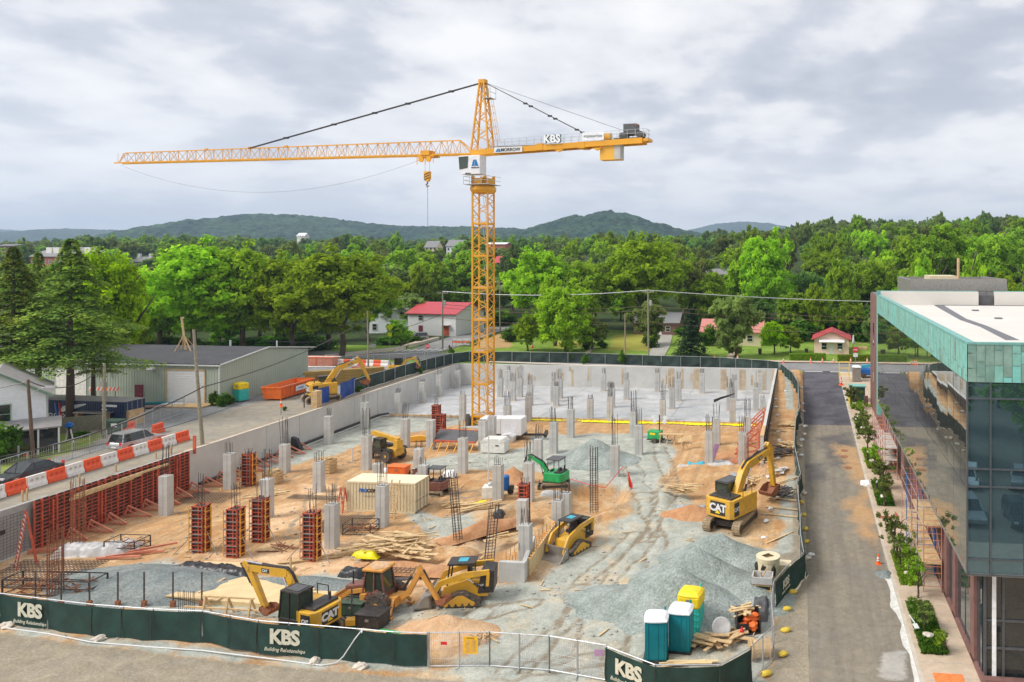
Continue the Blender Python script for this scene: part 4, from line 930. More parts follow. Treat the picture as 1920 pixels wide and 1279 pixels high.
# ---------------------------------------------------------------- fences
def resample(pts,st):
    out_=[]
    for a,b in zip(pts,pts[1:]):
        n=max(1,int(round((b-a).length/st))); out_+=[a.lerp(b,i/n) for i in range(n)]
    return out_+[pts[-1]]
def fence(name,label,pts,h,scr=None,post=3.0,rails=(1,),wires=0,wave=.05,pm='galv',top=True,cat='fence',bottom=.06,postst='post'):
    pts=[Vector(p) for p in pts]; o=pts[0].copy(); t=T(name,label,cat,tuple(o)); pts=[p-o for p in pts]
    P=resample(pts,.6); R=random.Random(len(P))
    if scr:
        vs=[];rows=4
        for i,p in enumerate(P):
            d=(P[min(i+1,len(P)-1)]-P[max(0,i-1)]).normalized(); nrm=Vector((d.y,-d.x,0))
            for k in range(rows+1):
                f=k/rows; w=math.sin(i*1.3+k*1.1)*wave*(1-f)*1.6+R.uniform(-.5,.5)*wave*(1-f)+math.sin(i*.31)*wave*.8
                zt_=h-(.0 if f<1 else .02+.05*abs(math.sin(i*.52)))
                vs.append(p+nrm*(.10+w)+Vector((0,0,bottom+(zt_-bottom)*f)))
        fs=[(i*(rows+1)+k,(i+1)*(rows+1)+k,(i+1)*(rows+1)+k+1,i*(rows+1)+k+1) for i in range(len(P)-1) for k in range(rows)]
        s_=MB().add(vs,fs).build('screen',scr,t,smooth=True); SCR[name+label[:6]]=s_
        m=MB().add([v+Vector((0,0,0)) for v in []],[])
    PP=resample(pts,post)
    for p in PP: 
        MB().tube(p+Vector((0,0,-.1)),p+Vector((0,0,h+.04)),.045,6).build(postst,pm,t)
        if scr=='scrim': MB().beam(p+Vector((.0,-.20,.1)),p+Vector((.0,-.16,h-.1)),.035,.02).build('screen_seam','black',t)
    for f in rails: MB().path([p+Vector((0,0,h*f+.01)) for p in PP],.035,5).build('rail',pm,t)
    if wires:
        m=MB()
        Q_=resample(pts,wires)
        for p in Q_: m.tube(p+Vector((0,0,.05)),p+Vector((0,0,h)),.009,3,cap=False)
        for z in (.5,1.0,1.5): m.path([p+Vector((0,0,z)) for p in PP],.008,3)
        m.build('wire_mesh',pm,t)
    return t
SCR={}
def kbs(par,p,q,u,v,size,lab=True):
    """white letters printed on the screen between ground points p and q (world), par is the fence thing"""
    p,q=Vector(p),Vector(q); d=(q-p).normalized(); o=Vector(par.location); c=p.lerp(q,u)-o; ang=math.atan2(d.y,d.x); nrm=Vector((d.y,-d.x,0))
    text('KBS',size,'logo',par,tuple(c+nrm*.19+Vector((0,0,v))),(pi/2,0,ang),.004,size*.045,0,'logo_lettering',1.05,.93)
    text('Building Relationships',size*.26,'logo',par,tuple(c+nrm*.19+Vector((0,0,v-size*.62))),(pi/2,0,ang),.004,.003,.25,'slogan_lettering')
F1=[GG(x,y) for x,y in ((-260,1140),(0,1169),(90,1181),(176,1192),(288,1201),(380,1205),(485,1225),(600,1235),(740,1248),(802,1250))]
tf_=fence('screened_fence','dark green screened site fence along the front road with two white logos',F1,1.9,'scrim',2.6,wires=0)
def at_px(F,x):
    best=None
    for a,b in zip(F,F[1:]):
        xa,xb=pxof(a.x,a.y),pxof(b.x,b.y)
        if xa<=x<=xb: return a,b,(x-xa)/(xb-xa)
for x in (62,538):
    a,b,u=at_px(F1,x); kbs(tf_,a,b,u,1.12,1.15)
# bare mesh panels across the entrance
gatep=[GG(x,y) for x,y in ((805,1251),(918,1250),(1030,1258),(1137,1277))]
for i,(a,b) in enumerate(zip(gatep,gatep[1:])):
    g=fence('entrance_fence','bare grey mesh panel closing the site entrance, %s from the left'%ordw(i),[a,b],1.95,None,1.85,(0.03,1),.12,cat='fence panel'); g['group']='entrance mesh panels'
    MB().beam((b-a)*.5+Vector((0,-.4,.03)),(b-a)*.5+Vector((0,.4,.03)),.05).build('foot','galv',g)
p=GG(884,1252); s_=MB().box(-.42,.42,-.02,.0,.85,1.8).build('notice_board','signyel',loc=(p.x,p.y-.1,0)); tag(s_,'yellow orange notice board with small print hung on the entrance mesh','notice')
m=MB()
for k in range(12):
    m.box(-.3,-.03,-.03,-.022,.95+k*.06,.97+k*.06).box(.03,.3,-.03,-.022,.95+k*.06,.97+k*.06)
m.build('small_print','wood2',s_); text('NOTICE',.12,'letterblack',s_,(0,-.026,1.72),(pi/2,0,0),.002)
p=GG(834,1252); tag(MB().box(-.18,.18,-.02,0,1.35,1.52).build('red_sign','signred',loc=(p.x,p.y-.1,0)),'small dark red sign hung on the first entrance mesh panel','sign')
p=GG(1124,1276); tag(MB().box(-.25,.25,-.02,0,1.4,1.75).build('small_sign','purple',loc=(p.x,p.y-.1,0)),'small pale red and white sign on the third entrance mesh panel','sign')
H=1.9
F2=[GG(x,y,H) for x,y in ((1137,1212),(1229,1247),(1350,1247),(1408,1214))]
F2=[Vector((p.x,p.y,0)) for p in F2]; t2=fence('screened_fence','green screened fence corner before the portable toilets with a white logo',F2,H,'scrim',2.4)
kbs(t2,F2[0],F2[1],.5,1.12,1.1)
F3=[Vector(GG(x,y,H)) for x,y in ((1408,1214),(1451,1173),(1446,1125),(1451,1090))]; fence('mesh_fence','bare mesh fence panels bending round the waste heap',F3,H,None,1.8,(.03,1),.14)
F4=[Vector(GG(x,y,H)) for x,y in ((1451,1090),(1475,1053+9),(1507,1036))]; t4=fence('screened_fence','short angled green screen panel beside the crate with a small logo',F4,H,'scrim',2.0)
kbs(t4,F4[0],F4[1],.75,1.1,.75)
F5=[GG(x,y,H) for x,y in ((1507,1036),(1501,1000),(1500,960),(1494,903),(1501,887),(1489,832),(1492,780),(1487.5,825) if 0 else (1492,779),(1500.6,772.6) if 0 else (1499,765),(1496,716),(1486,699),(1462,680))]
fence('screened_fence','long zigzag green screened fence between the bank and the service road',F5,H,'scrim',2.4,wave=.12)
F6=[GG(x,y,H) for x,y in ((1460,679),(1440,676),(1350,670),(1240,667),(1100,662),(960,659.5),(880,659),(836,664),(800,672))]
F6=[Vector((p.x,max(p.y,128.1) if i<7 else p.y,p.z)) for i,p in enumerate(F6)]
tb_=fence('screened_fence','weathered green screened fence along the top of the rear pit wall',F6,H,'scrimback',3.4,wave=.1)
F7=[Vector((p.x,p.y,3.8)) for p in (G(x,y,3.8) for x,y in ((848,683),(800,695),(760,706),(720,719),(690,728),(664,738)))]
fence('screened_fence','grey green screened fence along the street side of the left pit wall',F7,H,'scrimback',2.8,wave=.08)
F8=[G(x,y,3.8) for x,y in ((-60,945),(0,905),(100,872),(200,840),(255,815),(300,790),(345,775))]
fence('mesh_fence','grey temporary mesh fence behind the red and white barriers',F8,1.9,None,2.4,(.03,1),.25)
F9=[G(x,y,3.8) for x,y in ((575,688),(640,688),(700,684),(760,682),(830,676))]
fence('mesh_fence','thin mesh fence across the street corner beyond the yard',F9,1.8,None,3,(.03,1),.3)
# ---------------------------------------------------------------- machines
def RZ(a): return Matrix.Rotation(a,4,'Z')
def track(t,yc,L_,w,h,M=None,m='trackmat',tri=False,z0=0):
    r=h/2; 
    if tri: pts=[(-L_/2,.0),(L_/2-.1,.0),(L_/2,.12),(L_/2,.28),(.12,h*.98),(-.22,h*.98),(-L_/2-.05,.3),(-L_/2-.05,.1)]
    else:
        pts=[]
        for i in range(9): a=-pi/2-pi*i/8; pts.append((-L_/2+r+r*math.cos(a),r+r*math.sin(a)))
        for i in range(9): a=pi/2-pi*i/8; pts.append((L_/2-r+r*math.cos(a),r+r*math.sin(a)))
    T_=MB(M).prism([(x,z+z0) for x,z in pts],yc-w/2,yc+w/2); 
    # grousers: shallow ribs round the belt
    P=[Vector((x,0,z+z0)) for x,z in pts]; P.append(P[0])
    for a,b in zip(P,P[1:]):
        n=max(1,int((b-a).length/.17)); nn_=(b-a).normalized(); o=Vector((-nn_.z,0,nn_.x))
        for k in range(n):
            c=a.lerp(b,(k+.5)/n)+o*.02; c2=c-o*.0
            T_.beam((c.x,yc-w/2,c.z),(c.x,yc+w/2,c.z),.05)
    tk=T_.build('track',m,t)
    f=MB(M)
    if tri:
        for sx in (-.6,-.3,0,.3,.6): f.lathe([(.13,-w/2-.02),(.13,w/2+.02)],10,(sx*L_/2*1.1,yc,.18+z0),'y')
        f.prism([(-L_/2+.2,.2),(L_/2-.25,.2),(.1,h*.8),(-.2,h*.8)],yc-w/2-.015,yc+w/2+.015)
    else:
        f.box(-L_/2+r,L_/2-r,yc-w/2-.02,yc+w/2+.02,z0+h*.3,z0+h*.68)
        for sx in (-1,1): f.lathe([(r*.68,-w/2-.03),(r*.68,w/2+.03)],12,(sx*(L_/2-r),yc,r+z0),'y')
    f.build('track_frame','black' if not tri else 'caty',tk)
    return tk
def plate(m,pts,w0,w1,y=0): # tapered arm made of a chain of (x,z,thickness)
    for (a,b) in zip(pts,pts[1:]):
        p,q=Vector((a[0],y,a[1])),Vector((b[0],y,b[1])); d=(q-p).normalized(); n=Vector((-d.z,0,d.x)); 
        v=[]
        for c,th in ((p,a[2]),(q,b[2])):
            for s in (-1,1):
                for k in (-1,1): v.append(c+n*s*th/2+Vector((0,k*w0/2,0)))
        m.add(v,[(0,1,3,2),(4,6,7,5),(0,2,6,4),(1,5,7,3),(2,3,7,6),(0,4,5,1)])
        m.lathe([(b[2]*.5,-w1/2),(b[2]*.5,w1/2)],10,(q.x,y,q.z),'y')
def cyl(t,a,b,r,y=0,M=None,par=None):
    a,b=Vector((a[0],y,a[1])),Vector((b[0],y,b[1])); c=a.lerp(b,.58)
    MB(M).tube(a,c,r*1.5,8).build('cylinder','black',t); MB(M).tube(c,b,r*.8,8).build('cylinder_rod','chrome',t)
def bucket(t,c,s,w,ang,M=None,m='rust',teeth=True,name='bucket'):
    """open scoop with curved back; c is its pin, ang its curl"""
    prof=[(0,.1),(.12,-.02),(.02,-.35),(-.15,-.62),(-.45,-.78),(-.8,-.72),(-.98,-.55)]
    R_=Matrix.Translation((c[0],0,c[1]))@Matrix.Rotation(ang,4,'Y'); R_=(M@R_) if M else R_
    inn=[(x*.92-.02,z*.9+.03) for x,z in prof]; b=MB(R_); P=[(x*s,z*s) for x,z in prof]; Q=[(x*s,z*s) for x,z in inn]
    b.prism(P+Q[::-1],-w/2,w/2); side=P+[(-.55*s,-.1*s)]
    for y in (-w/2,w/2-.03): b.prism(side,y,y+.03)
    if teeth:
        for i in range(5): y=-w/2+w*(i+.5)/5; b.prism([(P[-1][0],P[-1][1]+.03),(P[-1][0],P[-1][1]-.05),(P[-1][0]-.16*s,P[-1][1]+.1*s)],y-.04,y+.04)
    return b.build(name,m,t)
def excavator(name,label,cat,loc,rz,hr,L_=3.2,gw=1.9,tw=.45,th=.7,hw=2.0,rear=1.5,front=1.2,z0=.85,z1=1.9,cabz=2.7,col='caty',boom=None,stick=None,bk=None,canopy=False,s=1,logo=True,blade=True,trk='trackmat',bw=.34,roundr=True):
    t=T(name,label,cat,tuple(loc),rz,None,s)
    track(t,gw/2,L_,tw,th,None,trk); track(t,-gw/2,L_,tw,th,None,trk)
    MB().box(-L_*.28,L_*.28,-gw/2,gw/2,th*.35,th*.8).lathe([(.55,th*.7),(.55,z0)],14).build('carbody','black',t)
    if blade: MB().box(L_/2+.25,L_/2+.33,-gw/2-tw/2,gw/2+tw/2,.05,.42).beam((.5,.4,.35),(L_/2+.3,.4,.22),.12).beam((.5,-.4,.35),(L_/2+.3,-.4,.22),.12).build('blade',col if not canopy else 'darkgrey',t)
    M=RZ(hr); W_=hw/2
    # house with rounded counterweight
    rp=[(-rear+.0,-W_*.55)]+([(-rear+.05,-W_*.8),(-rear+.3,-W_)] if roundr else [(-rear,-W_)])+[(front,-W_),(front,W_*.1 if not canopy else W_)]+[(-.1,W_*.1)]*(0)+([(front,W_)] if 0 else [])+[(-rear*.1 if not canopy else front-.3,W_)]+([(-rear+.3,W_),(-rear+.05,W_*.8)] if roundr else [(-rear,W_)])+[(-rear,W_*.55)]
    h_=MB(M).prism(rp,z0,z1,'z'); h_.box(-rear*.2,front,-W_+.02,W_-.02,z0-.02,z0+.18)
    H=h_.build('house',col,t,bev=.05)
    MB(M).box(-rear+.25,-.15,-W_*.8,W_*.75,z1,z1+.12).build('engine_hood','black' if s>1 else col,H,bev=.03)
    MB(M).tube((-rear*.6,-W_*.5,z1+.1),(-rear*.6,-W_*.5,z1+.5),.06,6).build('exhaust','black',H)
    if logo:
        q=M@Vector((-rear-.012,0,(z0+z1)/2+.02)); hh=(z1-z0)*.36
        pl_=MB(M).box(-rear-.008,-rear+.02,-W_*.52,W_*.52,(z0+z1)/2-hh,(z0+z1)/2+hh).build('logo_panel','black',H)
        text('CAT',hh*1.5,'white',pl_,tuple(q),(pi/2,0,hr-pi/2),.004,.03*s,0,'logo_lettering',1.1,.9)
        MB(M).add([(-rear-.022,W_*.18,(z0+z1)/2-hh*.75),(-rear-.022,-W_*.18,(z0+z1)/2-hh*.75),(-rear-.022,0,(z0+z1)/2-hh*.2)],[(0,1,2)]).build('logo_triangle','yelplastic',pl_)
        for sy in (-1,1):
            pl_=MB(M).box(-rear+.35,-rear+1.0,sy*W_-.01*(sy<0),sy*W_+.012*(sy>0)+(.0),(z0+z1)/2-hh,(z0+z1)/2+hh) 
            pl_=MB(M).add([(-rear+.3,sy*(W_+.01),(z0+z1)/2-hh),(-rear+.95,sy*(W_+.01),(z0+z1)/2-hh),(-rear+.95,sy*(W_+.01),(z0+z1)/2+hh),(-rear+.3,sy*(W_+.01),(z0+z1)/2+hh)],[(0,1,2,3)]).build('logo_panel','black',H)
            q=M@Vector((-rear+.63,sy*(W_+.025),(z0+z1)/2)); text('CAT',hh*.8,'white',pl_,tuple(q),(pi/2,0,hr+(pi if sy>0 else 0)),.003,.015,0,'logo_lettering',.9,.9)
    # cab
    cx0,cx1=-.25,front+.15; y0,y1=W_*.08,W_; b_=z0+.02; tp=cabz
    if canopy:
        cb=MB(M).box(-.75,.65,-W_*.8,W_*.8,tp-.1,tp)
        for x,y in ((-.7,-W_*.7),(-.7,W_*.7),(.55,-W_*.7),(.55,W_*.7)): cb.beam((x,y,z1-.1 if x<0 else z0+.1),(x*.9,y,tp-.05),.07)
        cb=cb.build('canopy','darkgrey',t,bev=.02); MB(M).box(-.45,.1,-.28,.28,z0+.3,z0+.65).box(-.5,-.35,-.28,.28,z0+.6,z0+1.15).box(.35,.45,-.3,.3,z0+.3,z0+.95).build('seat','black',t)
    else:
        fp=[(cx0,b_),(cx1,b_),(cx1+.05,b_+.5),(cx1-.12,tp-.1),(cx1-.25,tp),(cx0,tp)]
        cb=MB(M).prism([(cx0,b_),(cx1,b_),(cx1+.04,b_+.45),(cx0,b_+.45)],y0,y1).box(cx0-.03,cx1-.12,y0-.02,y1+.02,tp-.09,tp)
        for x,xx in ((cx1+.03,cx1-.14),(cx0+.04,cx0+.04),((cx0+cx1)/2,(cx0+cx1)/2)):
            for y in (y0+.04,y1-.04): cb.beam((x,y,b_+.4),(xx,y,tp-.05),.08)
        cb=cb.build('cab','black',t,bev=.02)
        MB(M).prism([(cx0+.05,b_+.44),(cx1,b_+.44),(cx1-.14,tp-.08),(cx0+.05,tp-.08)],y0+.045,y1-.045).build('cab_window','cabglass',cb)
        MB(M).box(cx0+.15,cx1-.35,y0+.15,y1-.15,tp+.005,tp+.03).build('roof_hatch','darkgrey',cb)
    yb=-W_*.12 if not canopy else 0
    m=MB(M@Matrix.Translation((0,yb,0))); plate(m,boom,bw,bw+.06); m.build('boom',col if name!='x' else col,t)
    Mb=M@Matrix.Translation((0,yb,0))
    m=MB(Mb); plate(m,stick,bw*.8,bw*.9); m.build('stick',col,t)
    k=boom[len(boom)//2]; e_=boom[-1]; s0=stick[0]; s1=stick[-1]
    for y in (-bw*.8,bw*.8): cyl(t,(boom[0][0]+.35,boom[0][1]-.5),(k[0]-.05,k[1]-.15),.055*s,y,Mb)
    cyl(t,(k[0]-.2,k[1]+.22),(s0[0]+.0,s0[1]+.05),.055*s,0,Mb)
    cyl(t,(lerp(s0[0],s1[0],.15)+.18,lerp(s0[1],s1[1],.15)),(lerp(s0[0],s1[0],.85)+.22,lerp(s0[1],s1[1],.85)),.05*s,0,Mb)
    for y in (-.06,.06,.0): MB(Mb).path([(boom[0][0],y,boom[0][1]+.3)]+[(q[0]-.1,y,q[1]+q[2]*.55+.06) for q in boom[1:]]+[(s0[0]+.25,y,s0[1]-.1),(lerp(s0[0],s1[0],.5)+.3,y,lerp(s0[1],s1[1],.5))],.028,5).build('hose','black',t)
    if logo: MB(M).beam((front*.6,-W_+.05,z1),(front*.6,-W_+.05,z1+.55),.04).beam((-.2,-W_+.05,z1),(-.2,-W_+.05,z1+.55),.04).beam((front*.6,-W_+.05,z1+.55),(-.2,-W_+.05,z1+.55),.04).build('hand_rail','black',H)
    if logo and col=='caty':
        a,b=boom[-2],boom[-1]; c=((a[0]+b[0])/2,(a[1]+b[1])/2); an=math.atan2(b[1]-a[1],b[0]-a[0])
        for sy in (-1,1):
            q=Mb@Vector((c[0],sy*(bw/2+.035),c[1])); mm=MB(Mb@Matrix.Translation((c[0],0,c[1]))@Matrix.Rotation(-an,4,'Y')).add([(-.28,sy*(bw/2+.015),-.12),(.28,sy*(bw/2+.015),-.12),(.28,sy*(bw/2+.015),.12),(-.28,sy*(bw/2+.015),.12)],[(0,1,2,3)]).build('boom_badge','black',t)
            text('CAT',.2,'white',mm,tuple(q),(pi/2,0,hr+(pi if sy>0 else 0)),.002,.008,0,'logo_lettering')
    bucket(t,(s1[0],s1[1]),bk[0],bk[1],bk[2],Mb,bk[3] if len(bk)>3 else 'rust')
    return t
p=G(1353,1003); p=Vector((p.x+.55,p.y+2.3,0))
excavator('excavator','large yellow excavator seen from behind, parked by the right hand gravel heaps','excavator',p,math.radians(74),math.radians(-14),4.4,2.45,.62,.95,2.75,1.75,1.75,1.1,2.55,3.35,'caty',
 [(.2,1.9,.5),(1.5,3.9,.75),(2.1,4.35,.7),(5.3,4.9,.42)],[(5.0,5.5,.35),(5.5,4.9,.5),(6.1,1.75,.3)],(1.25,1.3,.25),s=1.08,blade=False,bw=.5)
p=G(583,1189)
excavator('excavator','yellow compact excavator with black cab behind the front fence, boom to the left','excavator',p,math.radians(170),math.radians(-3),2.9,1.75,.42,.62,2.05,1.35,1.0,.75,1.75,2.72,'caty',
 [(.45,1.2,.35),(1.55,2.75,.5),(1.95,3.05,.48),(4.7,3.0,.3)],[(5.1,3.25,.25),(4.7,2.95,.4),(3.5,.95,.24)],(.7,.75,.5),s=1.12,bw=.3)
p=G(602,752,3.8)
excavator('excavator','yellow excavator on the left street behind blue tarps, boom raised to the right','excavator',p,math.radians(48),0,4.2,2.3,.6,.9,2.6,1.6,1.7,1.0,2.45,3.2,'caty',
 [(.2,1.8,.5),(1.8,3.9,.7),(2.4,4.3,.65),(4.6,4.9,.4)],[(4.4,5.4,.35),(4.8,4.9,.45),(6.0,2.1,.28)],(1.0,1.1,.4),blade=False,bw=.45)
p=G(818,926)
excavator('mini_excavator','small dark red excavator with grey canopy behind the tan container','excavator',p,math.radians(172),math.radians(8),2.1,1.25,.3,.45,1.4,1.0,.75,.5,1.25,2.5,'maroon',
 [(.5,.75,.25),(.9,1.7,.34),(1.2,2.0,.3),(2.1,2.1,.2)],[(2.3,2.2,.18),(2.1,2.0,.24),(2.75,.7,.16)],(.5,.5,.3),canopy=True,logo=False,s=1.05,bw=.2)
p=G(1042,912)
excavator('mini_excavator','small bright green excavator with open canopy beside the large column group','excavator',p,math.radians(195),math.radians(-25),2.6,1.6,.36,.55,1.75,1.15,.85,.65,1.45,2.75,'green',
 [(.55,.9,.3),(1.3,1.9,.4),(1.6,2.15,.36),(2.7,2.7,.24)],[(2.9,2.8,.2),(2.7,2.6,.28),(3.4,1.0,.18)],(.6,.6,.3),canopy=True,logo=False,s=1.05,bw=.24)
p=G(742,702,3.8)
excavator('mini_excavator','small yellow excavator with black cab beyond the left street fence','excavator',p,math.radians(20),0,2.6,1.6,.36,.55,1.75,1.15,.85,.65,1.45,2.6,'caty',
 [(.55,.9,.3),(1.5,2.1,.4),(1.8,2.35,.36),(2.9,2.6,.24)],[(3.1,2.8,.2),(2.9,2.5,.28),(3.7,1.2,.18)],(.6,.6,.3),logo=False,s=1.0,bw=.24)
# compact track loaders
def loader(label,loc,rz,bk='steel',s=1.):
    t=T('track_loader',label,'track loader',tuple(loc),rz,None,s)
    for sy in (-1,1): track(t,sy*.75,2.1,.4,.78,None,'rubber',True)
    MB().prism([(-1.45,.35),(-1.45,1.15),(-.5,1.35),(.9,.95),(1.05,.35)],-.54,.54).build('chassis','caty',t,bev=.03)
    MB().prism([(-1.75,.55),(-1.8,1.75),(-1.1,1.85),(-.9,.55)],-.62,.62).build('engine_cover','black',t,bev=.05)
    c_=MB()
    for y in (-.45,.45):
        c_.beam((.75,y,.9),(.6,y,2.1),.08).beam((-.55,y,1.2),(-.55,y,2.1),.1).beam((-.55,y,2.1),(.6,y,2.1),.08)
    c_.box(-.75,.72,-.52,.52,2.1,2.2); c_=c_.build('cab','black',t,bev=.02)
    MB().box(-.3,.2,-.25,.25,2.2,2.22).build('roof_hatch','aqua' if 0 else 'bluelite',c_)
    MB().box(-.35,.15,-.3,.3,1.0,1.35).box(-.42,-.3,-.3,.3,1.3,1.85).build('seat','black',c_)
    MB().box(-.58,-.53,-.4,.4,1.25,2.05).build('rear_window','cabglass',c_)
    for sy in (-1,1):
        a=MB(Matrix.Translation((0,sy*.72,0))); plate(a,[(-1.55,1.75,.25),(-.2,1.62,.32),(1.05,1.25,.28),(1.45,.65,.24),(1.6,.35,.2)],.14,.16); a.beam((-1.5,0,1.7),(-1.45,0,1.0),.16); a.build('lift_arm','caty',t)
        cyl(t,(-1.3,.75),(-.3,1.5),.04,sy*.72)
    MB().box(1.35,1.5,-.8,.8,.35,.65).build('coupler','black',t)
    b=MB(); P=[(1.5,.75),(1.42,.05),(2.35,.02),(2.3,.09),(1.52,.13),(1.58,.75)]; b.prism(P,-1.05,1.05)
    for y in (-1.05,1.02): b.prism([(1.5,.75),(1.42,.03),(2.35,.02),(1.75,.72)],y,y+.03)
    b.build('bucket',bk,t)
    q=MB().box(-1.3,-.85,-.63,-.625,.9,1.1).box(-1.3,-.85,.625,.63,.9,1.1).build('badge','black',t)
    for sy in (-1,1): text('CAT',.16,'white',q,(-1.08,sy*.635,1.0),(pi/2,0,pi if sy>0 else 0),.002,.006,0,'logo_lettering')
    return t
loader('yellow track loader with black rear at the tip of the backhoe arm',G(868,1124),math.radians(193),s=1.22)
loader('yellow track loader on the gravel lane beside the wooden box form, bucket down',G(1070,1030),math.radians(248),'steel',1.15)
# backhoe loader
t=T('backhoe_loader','dirty orange backhoe loader with maroon cab, digging arm folded out to the right','backhoe',tuple(G(700,1142)),math.radians(176),None,1.0)
for sy in (-1,1):
    w=MB().wheel((-.95,sy*.95,.78),.78,.46); 
    for k in range(22): a=2*pi*k/22; w.beam((-.95+.77*math.cos(a),sy*.95-.22,.78+.77*math.sin(a)),(-.95+.77*math.cos(a+.14),sy*.95+.02,.78+.77*math.sin(a+.14)),.07).beam((-.95+.77*math.cos(a+.14),sy*.95-.0,.78+.77*math.sin(a+.14)),(-.95+.77*math.cos(a),sy*.95+.22,.78+.77*math.sin(a)),.07)
    w=w.build('rear_tyre','rubber',t); MB().lathe([(.12,-.2),(.44,-.16),(.44,.16),(.12,.2)],16,(-.95,sy*.95,.78),'y').build('rim','casey',w)
    w=MB().wheel((1.25,sy*.88,.5),.5,.34).build('front_tyre','rubber',t); MB().lathe([(.1,-.15),(.27,-.12),(.27,.12),(.1,.15)],12,(1.25,sy*.88,.5),'y').build('rim','casey',w)
MB().box(-1.5,1.7,-.4,.4,.6,1.0).build('frame','casey',t)
MB().prism([(.45,.95),(.45,1.75),(1.75,1.6),(1.8,.95)],-.42,.42).build('bonnet','maroon',t,bev=.05)
text('CASE',.22,'black',t,(1.1,.43,1.4),(pi/2,0,pi),.003,.01,0,'side_lettering')
c_=MB().prism([(-1.2,1.0),(.35,1.0),(.35,1.35),(-1.2,1.35)],-.62,.62)
for x,xx in ((.35,.15),(-.45,-.45),(-1.2,-.95)):
    for y in (-.6,.6): c_.beam((x,y,1.3),(xx,y*.94,2.72),.09)
c_.prism([(-.7,1.65),(-1.55,1.3),(-1.65,1.1),(-1.5,1.1),(-.75,1.45),(-.1,1.1),(-.1,1.25)],.7,1.15).prism([(-.7,1.65),(-1.55,1.3),(-1.65,1.1),(-1.5,1.1),(-.75,1.45),(-.1,1.1),(-.1,1.25)],-1.15,-.7)
c_=c_.build('cab','maroon',t); MB().prism([(-1.16,1.3),(.32,1.3),(.12,2.72),(-.93,2.72)],-.56,.56).build('cab_window','cabglass',c_)
MB().box(-1.15,.35,-.7,.7,2.72,2.9).build('cab_roof','casey',c_,bev=.06); MB().blob((-.4,0,2.9),(.7,.6,.07),2).build('roof_dirt','sandpile',c_)
MB().tube((1.35,.15,1.6),(1.35,.15,2.5),.05,6).build('exhaust','black',t)
MB().box(.0,.4,.55,.85,.75,1.3).build('step_box','casey',t)
for sy in (-1,1):
    a=MB(Matrix.Translation((0,sy*.55,0))); plate(a,[(.2,1.5,.25),(1.4,1.25,.28),(2.3,.7,.22),(2.55,.35,.2)],.12,.14); a.build('loader_arm','casey',t); cyl(t,(.3,1.0),(1.6,1.05),.05,sy*.55)
bucket(t,(2.6,.75),.95,2.2,pi-.25,None,'casey',False,'front_bucket') if 0 else MB().prism([(2.45,.95),(2.4,.15),(3.3,.05),(3.35,.12),(2.55,.25),(2.58,.9)],-1.1,1.1).prism([(2.45,.95),(2.4,.12),(3.3,.05),(2.8,.85)],-1.12,-1.08).prism([(2.45,.95),(2.4,.12),(3.3,.05),(2.8,.85)],1.08,1.12).build('front_bucket','casey',t)
MB().box(-1.95,-1.5,-.55,.55,.5,1.1).build('slew_frame','casey',t)
for sy in (-1,1): MB().beam((-1.8,sy*.5,1.0),(-1.95,sy*1.15,.25),.16).box(-2.15,-1.75,sy*1.15-.18,sy*1.15+.18,.02,.16).build('stabiliser','casey',t)
a=MB(); plate(a,[(-1.9,.9,.35),(-2.5,1.25,.34),(-3.4,2.75,.26)],.26,.3); a.build('boom','casey',t)
a=MB(); plate(a,[(-3.25,3.1,.2),(-3.5,2.7,.34),(-4.65,.95,.22)],.22,.26); a.build('stick','casey',t)
cyl(t,(-2.2,1.5),(-3.15,3.05),.06); cyl(t,(-3.6,2.85),(-4.35,1.5),.05)
bucket(t,(-4.65,.95),.75,.7,pi*.0+.9,None,'rust')
# telehandler
t=T('telehandler','dusty yellow telehandler with black tyres at the foot of the left columns','telehandler',tuple(G(722,860)),math.radians(158),None,1.0)
for sx,sy in ((-1,-1),(-1,1),(1,-1),(1,1)):
    w=MB().wheel((sx*1.5,sy*.95,.68),.7,.5).build('tyre','rubber',t); MB().lathe([(.1,-.22),(.34,-.18),(.34,.18),(.1,.22)],12,(sx*1.5,sy*.95,.68),'y').build('rim','caty',w)
    MB().prism([(sx*1.5-.8,1.25),(sx*1.5-.5,1.5),(sx*1.5+.5,1.5),(sx*1.5+.8,1.25),(sx*1.5+.5,1.42),(sx*1.5-.5,1.42)],sy*.95-.28,sy*.95+.28).build('mudguard','black',t)
MB().box(-2.3,2.0,-.5,.5,.6,1.2).box(-2.5,-1.0,-.6,.6,.8,1.5).build('chassis','caty',t,bev=.05)
c_=MB().box(-.7,.7,.3,1.1,.8,1.45)
for x in (-.68,.66):
    for y in (.34,1.06): c_.beam((x,y,1.4),(x*.8,y,2.45),.08)
c_.box(-.65,.6,.28,1.1,2.42,2.52); c_=c_.build('cab','black',t); MB().box(-.55,.55,.38,1.0,1.4,2.42).build('cab_window','cabglass',c_)
MB().box(-.6,.9,-1.15,-.5,.8,1.55).build('engine_cover','black',t,bev=.05)
MB().beam((-2.3,0,2.35),(1.9,0,2.75),.42,.5).box(-2.5,-1.9,-.4,.4,1.3,2.4).build('boom','caty',t)
a=MB(); plate(a,[(1.9,2.75,.4),(2.7,2.2,.3),(2.9,1.2,.25)],.3,.34); a.build('boom_head','caty',t)
a=MB()
for y in (-.55,.55): a.beam((3.0,y,.4),(3.0,y,1.5),.1); a.beam((3.0,y*.7,.4),(4.1,y*.7,.38),.12,.06)
for z in (.5,.95,1.45): a.beam((3.0,-.6,z),(3.0,.6,z),.08)
a.build('fork_carriage','darkgrey',t)
